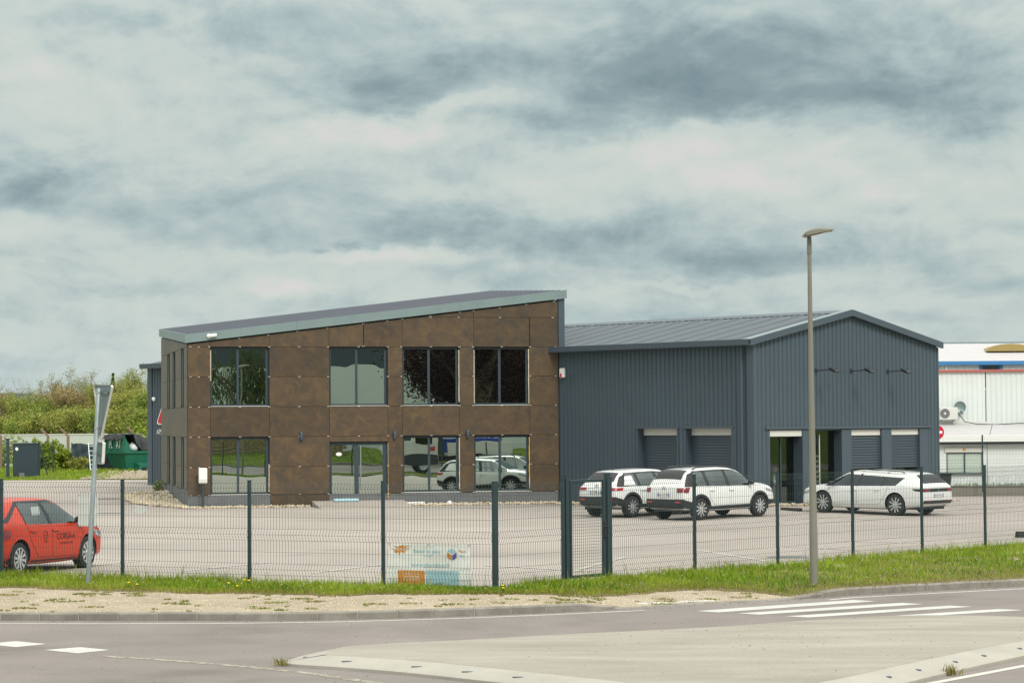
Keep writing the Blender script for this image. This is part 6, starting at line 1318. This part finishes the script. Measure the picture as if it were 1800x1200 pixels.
def mirror_(root, x, y, z, sg, m):
    r_ = MB().lathe([(.02, -.09), (.075, -.075), (.085, 0), (.07, .075), (.02, .09)], n=12, axis='x'); r_.v = [(x+v[0]*.75, sg*(y+.11)+v[1]*1.35, z+v[2]*.85) for v in r_.v]; o = r_.build('door_mirror', m, root, smooth=True)
    MB().tube([(x+.02, sg*(y-.03), z-.05), (x, sg*(y+.08), z-.02)], .025, 6).build('mirror_stalk', 'black_plastic', root); return o
def handles(root, car, sg, pts, m):
    for x, z in pts: y = car.side_y(x, z); MB().tube([(x-.10, sg*(y+.008), z), (x-.07, sg*(y+.035), z+.004), (x+.07, sg*(y+.035), z+.004), (x+.10, sg*(y+.008), z)], .014, 6).build('door_handle', m, root, smooth=True)
def plate_(root, car, z0, txt, w_=.52, h_=.11):
    xr = min(car.end_x(0, z0, True), car.end_x(0, z0+h_, True))-.012; p_ = MB().cbox(xr-.008, -w_/2, z0, xr, w_/2, z0+h_, .003).build('number_plate', 'plate', root)
    MB().box(xr-.0095, w_/2-.05, z0+.004, xr-.0082, w_/2-.004, z0+h_-.004).box(xr-.0095, -w_/2+.004, z0+.004, xr-.0082, -w_/2+.05, z0+h_-.004).build('plate_band', 'plate_blue', p_)
    mb = MB(); text_on(mb, txt, .10, lambda a, b: (xr-.0096, -a, z0+h_/2+b), 0, 'CENTER', .82); mb.build('plate_text', 'ink', p_, recalc=False)
def under(root, car, zb=.20):
    MB().box(car.x0+.25, -.72, zb, car.x1-.3, .72, zb+.08).build('floor_pan', 'black_plastic', root); MB().tube([(-car.wb/2, -.7, car.R), (-car.wb/2, .7, car.R)], .05, 8).tube([(car.wb/2, -.7, car.R), (car.wb/2, .7, car.R)], .05, 8).build('axles', 'black_plastic', root)
def place(root, rear_wheel, ang, car, track, side, dz=(0, 0)):
    """put the named rear wheel's contact point at rear_wheel (x,y)"""
    c, s_ = math.cos(ang), math.sin(ang); lx, ly = -car.wb/2, side*track; ox, oy = rear_wheel[0]-(lx*c-ly*s_), rear_wheel[1]-(lx*s_+ly*c)
    zr = lot_z(ox-c*car.wb/2, oy-s_*car.wb/2); zf_ = lot_z(ox+c*car.wb/2, oy+s_*car.wb/2); root.location = (ox, oy, (zr+zf_)/2+.004); root.rotation_euler = (0, -math.atan((zf_-zr)/car.wb), ang)

# ---- red hatchback
ST = [(-1.96, .46, .66, .74, .60, .50), (-1.945, .38, .76, .83, .72, .58), (-1.90, .32, .86, .93, .80, .63), (-1.82, .28, .93, 1.03, .845, .64), (-1.68, .26, .955, 1.20, .865, .61), (-1.52, .24, .965, 1.345, .875, .585), (-1.38, .22, .962, 1.395, .88, .58), (-1.0, .19, .950, 1.425, .882, .585), (-.4, .175, .930, 1.435, .882, .60), (.1, .17, .915, 1.422, .882, .60), (.42, .17, .910, 1.375, .882, .60), (.80, .175, .905, 1.20, .882, .62), (1.20, .18, .895, .985, .88, .66), (1.5, .19, .86, .925, .87, .68), (1.82, .21, .77, .85, .83, .67), (1.98, .24, .68, .76, .75, .60), (2.07, .29, .58, .65, .63, .5), (2.10, .36, .50, .56, .50, .4)]
car = Car(ST, 2.54, .312, (-1.02, 1.16), (.44, 1.18), (-1.78, -1.46))
rc = thing('red_hatchback', 'orange red hatchback parked behind the left end of the fence', 'car'); car.build(rc, 'red_car'); add_wheels(rc, car, .765, .213, 10, 'thin'); under(rc, car)
for sg in (-1, 1):
    car.sq([(-.16, .925), (-.04, .922), (-.12, 1.37), (-.22, 1.37)], sg, 'black_plastic', 'pillar_trim', rc, .006); car.sq([(-1.76, 1.00), (-1.60, 1.00), (-.98, 1.335), (-1.02, 1.375)], sg, 'black_plastic', 'roof_strip', rc, .008, 14, 4); car.sq([(-1.03, .95), (-.99, .95), (-1.0, 1.33), (-1.04, 1.33)], sg, 'black_plastic', 'window_edge', rc, .006); car.sq([(-1.02, 1.345), (.42, 1.335), (.42, 1.372), (-1.02, 1.38)], sg, 'black_plastic', 'window_trim', rc, .004, 20, 2)
    car.sq([(-1.0, .90), (1.1, .875), (1.1, .905), (-1.0, .935)], sg, 'red_car', 'belt_ridge', rc, .006, 20, 2)
    car.seam([(-.10, .90), (-.10, .30), (.98, .28), (1.12, .60), (1.02, .88)], sg, rc); car.seam([(-.12, .30), (-.62, .32), (-.86, .60), (-1.0, .92)], sg, rc); car.sq([(-.85, .235), (.85, .22), (.85, .25), (-.85, .265)], sg, 'ink', 'sill_crease', rc, .004, 16, 1)
    handles(rc, car, sg, [(-.28, .80), (-.88, .80)] if False else [(.02, .80), (-.80, .81)], 'red_car'); mirror_(rc, .86, .83, .98, sg, 'black_plastic')
    car.sq([(-1.90, .66), (-1.60, .72), (-1.56, .84), (-1.86, .88)], sg, 'tail_red', 'tail_light', rc, .008); car.sq([(1.55, .64), (1.93, .58), (1.90, .70), (1.50, .76)], sg, 'headlight', 'headlight', rc, .008)
    car.arch(-1.27, sg, 'red_car', rc, .362, .385, .006); car.arch(1.27, sg, 'red_car', rc, .362, .385, .006)
mb = MB(); text_on(mb, 'CORSA-e', .17, lambda a, b: (.40+a, -(car.side_y(.40+a, .67+b)+.006), .67+b)); text_on(mb, 'CONCESSION OPEL', .06, lambda a, b: (.40+a, -(car.side_y(.40+a, .54+b)+.006), .54+b)); text_on(mb, 'OPEL', .055, lambda a, b: (-.36+a, -(car.side_y(-.36+a, .60+b)+.006), .60+b), sx=1.3)
for i in range(24):
    for r0_, r1_ in ((.068, .08),): a0, a1 = 6.2832*i/24, 6.2832*(i+1)/24; mb.add([(-.36+r*math.cos(a), -(car.side_y(-.36+r*math.cos(a), .72+r*math.sin(a))+.006), .72+r*math.sin(a)) for r, a in ((r0_, a0), (r1_, a0), (r1_, a1), (r0_, a1))], [(0, 1, 2, 3)])
mb.add([(-.36+x, -(car.side_y(-.36+x, .72+z)+.006), .72+z) for x, z in ((-.10, -.012), (-.0, .006), (.10, .012), (0, -.006))], [(0, 1, 2, 3)])
mb.build('door_lettering', 'ink', rc, recalc=False)
MB().add([(-.55, -.69, 1.10), (-.25, -.69, 1.10), (-.25, -.66, 1.26), (-.55, -.66, 1.26)], [(0, 1, 2, 3)]).build('window_paper', 'white_paint', rc, recalc=False)
car.eq(-.74, -.48, .70, .86, 'tail_red', 'tail_light', rc); car.eq(.48, .74, .70, .86, 'tail_red', 'tail_light', rc); car.eq(-.62, .62, .40, .56, 'black_plastic', 'bumper_trim', rc); plate_(rc, car, .60, 'GB-214-KL')
place(rc, (-9.27, 45.25), math.atan2(.943, .333), car, .80, -1); rc.location.z = -.055

# ---- white SUVs
def suv(ST, label, pos, ang, rails, quarter, lights, R_=.335, txt='FS-581-WD', seed=0, gx=(-1.45, 1.14)):
    car = Car(ST, 2.60, R_, gx, (.50, 1.16), (-1.86, -1.56))
    r_ = thing('white_suv', label, 'car', group='white SUVs parked side by side'); car.build(r_, 'white_car', ('car_glass', 'car_glass_dark')); add_wheels(r_, car, .785, .240, 5, 'twin', 'alloy_dark'); under(r_, car, .26)
    zl = lambda x: car.par(x)[1]; zt = lambda x: car.par(x)[2]
    for sg in (-1, 1):
        for xc in (-1.30, 1.30): car.arch(xc, sg, 'black_plastic', r_, R_+.04, R_+.125)
        car.sq([(-.94, .27), (.94, .27), (.90, .41), (-.90, .41)], sg, 'black_plastic', 'sill_cladding', r_, .012, 16, 3)
        car.sq([(-.10, zl(0)+.005), (.03, zl(0)), (-.06, zt(0)-.085), (-.17, zt(0)-.085)], sg, 'black_plastic', 'pillar_trim', r_, .005); car.sq([(-.98, zl(-.9)+.005), (-.86, zl(-.9)), (-.92, zt(-.9)-.09), (-1.04, zt(-.9)-.09)], sg, 'black_plastic', 'pillar_trim', r_, .005)
        car.sq([(gx[0], zt(-1.3)-.105), (.45, zt(.2)-.10), (.45, zt(.3)-.075), (gx[0], zt(-1.3)-.07)], sg, 'black_plastic', 'window_trim', r_, .004, 20, 2)
        if quarter: car.sq([(-1.62, zl(-1.5)+.03), (-1.10, zl(-1.2)+.03), (-1.16, zt(-1.2)-.17), (-1.46, zt(-1.4)-.17)], sg, 'white_car', 'quarter_panel', r_, .012)
        car.sq([(-1.92, zl(-1.85)-.0), (-1.40, zl(-1.5)), (-1.42, zt(-1.44)-.085), (-1.66, zt(-1.66)-.09)], sg, 'ink', 'pillar_trim', r_, .005)
        car.seam([(-.04, zl(0)-.02), (-.04, .44), (.86, .42), (1.0, .62), (1.04, zl(1.0)-.03)], sg, r_, m='plinth'); car.seam([(-.04, .42), (-.72, .44), (-.88, .66), (-.94, zl(-.9)-.02)], sg, r_, m='plinth')
        handles(r_, car, sg, [(.05, zl(0)-.13), (-.78, zl(-.8)-.13)], 'white_car'); mirror_(r_, .86, .83, zl(.9)+.10, sg, 'black_plastic')
        car.sq([(1.62, .80), (2.02, .70), (1.99, .78), (1.58, .89)], sg, 'headlight', 'headlight', r_, .008)
        if rails: mb = MB().tube([(-1.35, sg*.575, zt(-1.35)-.02), (-1.2, sg*.585, zt(-1.2)+.035), (.1, sg*.60, zt(.1)+.04), (.32, sg*.60, zt(.32)-.02)], .02, 8); mb.build('roof_rail', 'black_plastic', r_, smooth=True)
    car.eq(-.872, .872, .335, .66, 'black_plastic', 'bumper_cladding', r_, True, .012, 48, 6)
    for sg in (-1, 1): car.sq([(-2.02, .40), (-1.60, .34), (-1.66, .56), (-2.015, .655)], sg, 'black_plastic', 'bumper_corner', r_, .011); car.sq([(1.62, .34), (2.08, .40), (2.07, .50), (1.66, .52)], sg, 'black_plastic', 'bumper_corner', r_, .011)
    for sg in (-1, 1): car.eq(sg*.50, sg*.72, .55, .60, 'tail_bright', 'fog_reflector', r_, True, .02)
    lights(car, r_); plate_(r_, car, .74, txt)
    V, F = text_geo('^', .3); mb = MB(); xr = car.end_x(0, .96, True)-.008; 
    for dz_ in (0, .05): mb.add([(xr-.004, y, .93+dz_+z) for y, z in ((-.075, 0), (0, .055), (.075, 0), (.075, .03), (0, .085), (-.075, .03))], [(0, 1, 4, 5), (1, 2, 3, 4)])
    mb.build('badge', 'chrome', r_, recalc=False)
    mb = MB().tube([(-1.25, 0, zt(-1.25)), (-1.40, 0, zt(-1.25)+.12)], .012, 6, .006); mb.build('aerial', 'black_plastic', r_)
    place(r_, pos, ang, car, .80, -1); return r_, car
SA = [(-2.03, .50, .80, .88, .66, .56), (-2.005, .42, .94, 1.02, .78, .63), (-1.95, .36, 1.01, 1.10, .845, .66), (-1.84, .32, 1.035, 1.30, .87, .64), (-1.68, .29, 1.045, 1.49, .88, .62), (-1.54, .28, 1.042, 1.55, .88, .615), (-1.0, .26, 1.03, 1.59, .882, .62), (-.3, .25, 1.01, 1.60, .882, .63), (.2, .25, 1.0, 1.575, .882, .63), (.5, .25, .995, 1.505, .882, .63), (.88, .25, .99, 1.28, .882, .65), (1.18, .26, .985, 1.085, .88, .68), (1.5, .27, .96, 1.045, .87, .71), (1.85, .30, .885, .97, .84, .70), (2.03, .33, .76, .85, .76, .63), (2.11, .37, .62, .70, .64, .5), (2.13, .42, .54, .60, .52, .42)]
SC = [(-2.03, .48, .76, .83, .68, .58), (-2.0, .40, .89, .96, .79, .65), (-1.94, .35, .955, 1.03, .85, .67), (-1.82, .31, .975, 1.20, .87, .64), (-1.62, .28, .98, 1.395, .88, .61), (-1.46, .27, .978, 1.45, .88, .605), (-1.0, .25, .97, 1.485, .882, .61), (-.3, .24, .955, 1.50, .882, .62), (.2, .24, .945, 1.475, .882, .62), (.5, .24, .94, 1.41, .882, .62), (.88, .24, .935, 1.20, .882, .65), (1.18, .25, .93, 1.03, .88, .68), (1.5, .27, .91, .99, .87, .71), (1.85, .30, .85, .93, .84, .70), (2.03, .33, .73, .81, .76, .63), (2.11, .37, .60, .68, .64, .5), (2.13, .42, .52, .58, .52, .42)]
def lightsA(car, r_):
    for sg in (-1, 1):
        car.eq(sg*.58, sg*.80, .87, 1.01, 'tail_red', 'tail_light', r_, True, .012, 14); car.sq([(-1.985, .87), (-1.82, .85), (-1.74, 1.02), (-1.96, 1.015)], sg, 'tail_red', 'tail_light', r_, .012)
def lightsC(car, r_):
    for sg in (-1, 1): car.eq(sg*.46, sg*.80, .86, .95, 'tail_bright', 'tail_light', r_, True, .012); car.sq([(-1.97, .85), (-1.72, .86), (-1.68, .945), (-1.95, .945)], sg, 'tail_bright', 'tail_light', r_, .012); car.eq(sg*.50, sg*.70, .885, .92, 'tail_red', 'light_core', r_, True, .016)
ANG = math.atan2(.68, .73)
suv(SA, 'taller white SUV with roof rails, in front of the other white SUV', (5.72, 74.3), ANG-R(2.5), True, False, lightsA, txt='GA-327-ZR', gx=(-1.45, 1.14))
suv(SC, 'lower white SUV with white rear quarter, partly hidden by the taller SUV', (3.72, 76.35), ANG, False, True, lightsC, txt='FP-881-DJ', gx=(-1.45, 1.14))
# ---- white estate car
SD = [(-2.42, .46, .70, .77, .66, .56), (-2.40, .39, .83, .89, .79, .66), (-2.35, .34, .930, .985, .86, .70), (-2.26, .30, .955, 1.07, .89, .68), (-2.08, .27, .957, 1.235, .91, .63), (-1.92, .25, .955, 1.32, .92, .60), (-1.76, .23, .952, 1.36, .925, .59), (-1.0, .19, .93, 1.40, .93, .585), (-.3, .18, .91, 1.42, .93, .60), (.3, .18, .895, 1.40, .93, .60), (.6, .18, .89, 1.345, .93, .60), (1.0, .18, .88, 1.15, .93, .63), (1.38, .18, .875, .955, .925, .68), (1.8, .20, .84, .90, .91, .71), (2.12, .22, .75, .82, .87, .70), (2.27, .26, .65, .73, .77, .62), (2.34, .32, .54, .61, .62, .5), (2.36, .38, .48, .54, .5, .4)]
car = Car(SD, 2.80, .342, (-1.72, 1.34), (.62, 1.36), (-2.30, -1.95))
ec = thing('white_estate_car', 'low white estate car with black window line parked facing left', 'car'); car.build(ec, 'white_car', ('car_glass_dark', 'car_glass_dark')); add_wheels(ec, car, .80, .258, 5, 'twin', 'alloy_dark'); under(ec, car)
for sg in (-1, 1):
    car.sq([(.02, .90), (.13, .897), (.06, 1.36), (-.05, 1.36)], sg, 'black_plastic', 'pillar_trim', ec, .005); car.sq([(-.90, .925), (-.80, .922), (-.90, 1.35), (-1.0, 1.345)], sg, 'black_plastic', 'pillar_trim', ec, .005)
    car.sq([(-1.76, .95), (-1.40, .944), (-1.70, 1.27), (-1.76, 1.28)], sg, 'white_car', 'rear_pillar', ec, .006); car.sq([(-1.74, 1.19), (.55, 1.268), (.55, 1.35), (-1.74, 1.30)], sg, 'white_car', 'roof_rail_trim', ec, .005, 24, 3)
    car.seam([(.06, .88), (.06, .32), (1.05, .30), (1.22, .62), (1.15, .85)], sg, ec, m='plinth'); car.seam([(.06, .32), (-.78, .33), (-1.0, .60), (-1.12, .91)], sg, ec, m='plinth'); handles(ec, car, sg, [(.18, .78), (-.72, .80)], 'white_car'); mirror_(ec, 1.0, .88, .97, sg, 'black_plastic')
    car.sq([(-2.38, .78), (-2.12, .80), (-2.02, .86), (-2.35, .87)], sg, 'ink', 'tail_light', ec, .008); car.sq([(1.9, .66), (2.24, .58), (2.22, .66), (1.82, .76)], sg, 'headlight', 'headlight', ec, .008); car.arch(-1.4, sg, 'white_car', ec, .388, .41, .006); car.arch(1.4, sg, 'white_car', ec, .388, .41, .006)
    MB().tube([(-1.55, sg*.56, 1.345), (-1.4, sg*.565, 1.385), (.0, sg*.575, 1.425), (.3, sg*.58, 1.40)], .014, 6).build('roof_rail', 'black_plastic', ec, smooth=True)
car.eq(-.82, .82, .775, .875, 'ink', 'light_bar', ec, True, .012, 24, 4); car.eq(-.80, -.50, .79, .86, 'tail_red', 'tail_light', ec, True, .018); car.eq(.50, .80, .79, .86, 'tail_red', 'tail_light', ec, True, .018); car.eq(-.80, .80, .395, .50, 'black_plastic', 'bumper_cladding', ec, True, .012, 18, 4); car.eq(-.70, -.45, .47, .50, 'tail_red', 'fog_reflector', ec, True, .02); car.eq(.45, .70, .47, .50, 'tail_red', 'fog_reflector', ec, True, .02)
plate_(ec, car, .60, 'FX-529-HC'); MB().tube([(car.x0+.06, -.5, .33), (car.x0+.3, -.5, .33)], .035, 10).build('exhaust_tip', 'chrome', ec); car.eq(-.02, .02, .80, .85, 'chrome', 'badge', ec, True, .02, 3, 3)
place(ec, (12.13, 76.7), math.atan2(.682, -.731), car, .84, 1)

# ================================================================== WHAT THE WINDOWS MIRROR (across the road, to the right of the camera)
grid('far_bank', -60, 90, -40, 9.0, 60, 30, lambda x, y: -.24+.75*sstep(8.5-y, 0, 11), 'field_grass')
fk = bpy.data.objects.new('far_kerb', None); col.objects.link(fk); fk['kind'] = 'structure'; s0 = MB().cbox(-.49, -.12, -.3, .49, .12, .12, .02).build('kerb_stone', 'kerb_stone', fk)
for k in range(70): (s0 if k == 0 else linked(s0, 'kerb_stone', fk)).location = (-20+k*1.0, 8.9, ZR)
tag(blades('far_bank_grass', 'grass_blade', 26000, lambda n: np.array([(a, b, -.24+.75*sstep(8.5-b, 0, 11)) for a, b in zip(nrg.uniform(6, 46, n), nrg.uniform(-4, 8.4, n))]), .08, .2, .018, .8), 'green grass bank across the road mirrored in the lower windows', 'grass')
sw_ = thing('dry_stone_wall', 'tan dry stone wall across the road mirrored in the lower left window', 'wall', (12, -5.6, .25), R(20)); mb = MB()
for r_ in range(13):
    x = rng.uniform(-.3, 0)
    while x < 16: L_ = rng.uniform(.3, .85); mb.cbox(x, rng.uniform(-.06, .0), .17*r_+.012, x+L_-.03, .5, .17*r_+.16, .02); x += L_
o = mb.build('stones', 'dry_stone', sw_); o['kind'] = 'stuff'
MB().box(0, .08, 0, 16, .48, 2.15).build('wall_core', 'soil', sw_)
ww = thing('white_store', 'large white store with dark canopy mirrored in the upper windows', 'building', (22, -40.5, -.2), R(24.6)); MB().box(0, 0, -1, 60, 12, 7.8).build('wall', 'white_sheet', ww); MB().box(-.6, -1.6, 7.8, 60.6, 12, 11.0).build('canopy', 'grey_trim', ww)
for k in range(9): MB().box(4.5+6*k, -1.65, 8.4, 6.5+6*k, -1.61, 9.8).build('canopy_window', 'coated_glass', ww)
for k in range(7): MB().cbox(2+8*k, -1.3, -1, 2.35+8*k, -.95, 7.8, .02).build('column', 'frame_grey', ww)
tree('weeping_willow', 'weeping willow mirrored in the upper left window', 23.6, -11.5, .4, 9.3, 4.0, 'leaf_willow', 9000, .10, seed=71, weep=True)
tree('copper_beech', 'copper beech mirrored in the two upper right windows', 32.2, 12.4, -.1, 13.0, 7.0, 'leaf_beech', 60000, .10, seed=72, base=.02, tf=.16)
tree('copper_beech', 'lower copper beech filling the bottom of the two upper right windows in reflection', 34.4, 11.0, -.1, 8.2, 5.8, 'leaf_beech', 40000, .10, seed=75, base=.02, tf=.12)
# lorry on the road, right of the frame
lr = thing('flatbed_lorry', 'white flatbed lorry mirrored in the ground floor windows', 'lorry', (19.5, 37.2, ZR), math.atan2(41.1-34.8, 12.1-25))
# local x forward (towards the viewer's left)
MB().prism([(2.2, .75), (4.25, .75), (4.40, 1.2), (4.35, 1.9), (4.05, 2.95), (2.35, 3.0), (2.2, 2.9)], -1.2, 1.2, 'y').build('cab', 'lorry_white', lr); MB().prism([(4.42, .45), (4.42, 1.15), (2.25, 1.0), (2.25, .55), (3.0, .5)], -1.22, 1.22, 'y').build('bumper', 'black_plastic', lr)
for sg in (-1, 1):
    MB().prism([(2.75, 1.75), (4.05, 1.75), (3.9, 2.65), (2.75, 2.65)], sg*1.205-.004, sg*1.205+.004, 'y').build('side_window', 'car_glass_dark', lr); MB().box(2.45, sg*1.206-.003, 1.25, 3.0, sg*1.206+.003, 1.55).build('red_panel', 'lorry_red', lr)
    for xw in (3.4, -2.2, -3.4): w_ = MB().lathe([(.30, -.14), (.45, -.15), (.49, -.10), (.49, .10), (.45, .15)], (xw, sg*1.02, .49), 24, 'y').build('wheel', 'rubber', lr, smooth=35); MB().lathe([(.28, -.155), (.24, -.17), (.1, -.12)] if sg < 0 else [(.28, .155), (.24, .17), (.1, .12)], (xw, sg*1.02, .49), 18, 'y').build('hub', 'alloy', w_)
MB().prism([(4.3, 1.9), (4.36, 1.9), (4.07, 2.85), (4.02, 2.85)], -1.05, 1.05, 'y').build('windscreen', 'car_glass_dark', lr); MB().box(-4.6, -.45, .7, 2.2, .45, .95).build('chassis', 'black_plastic', lr)
MB().box(-4.7, -1.22, 1.0, 1.2, 1.22, 1.12).box(-4.7, -1.24, 1.12, 1.2, -1.19, 1.85).box(-4.7, 1.19, 1.12, 1.2, 1.24, 1.85).box(-4.72, -1.24, 1.0, -4.66, 1.24, 1.85).build('flatbed', 'lorry_white', lr)
MB().box(1.35, -1.0, 1.0, 2.1, 1.0, 3.3).tube([(1.7, 0, 3.2), (-.6, .1, 3.6)], .14, 8).build('crane', 'black_plastic', lr)
for x, l in ((-3.6, 'rearmost'), (-2.2, 'middle'), (-.8, 'foremost')): q = wpt(lr, (x, 0, 1.12)); o = MB().cbox(-.6, -.9, 0, .6, .9, .95, .03).build('blue_crate', 'blue_crate', loc=q, rotz=lr.rotation_euler[2]); tag(o, f'{l} blue crate on the bed of the mirrored lorry', 'crate', 'blue crates on the lorry')
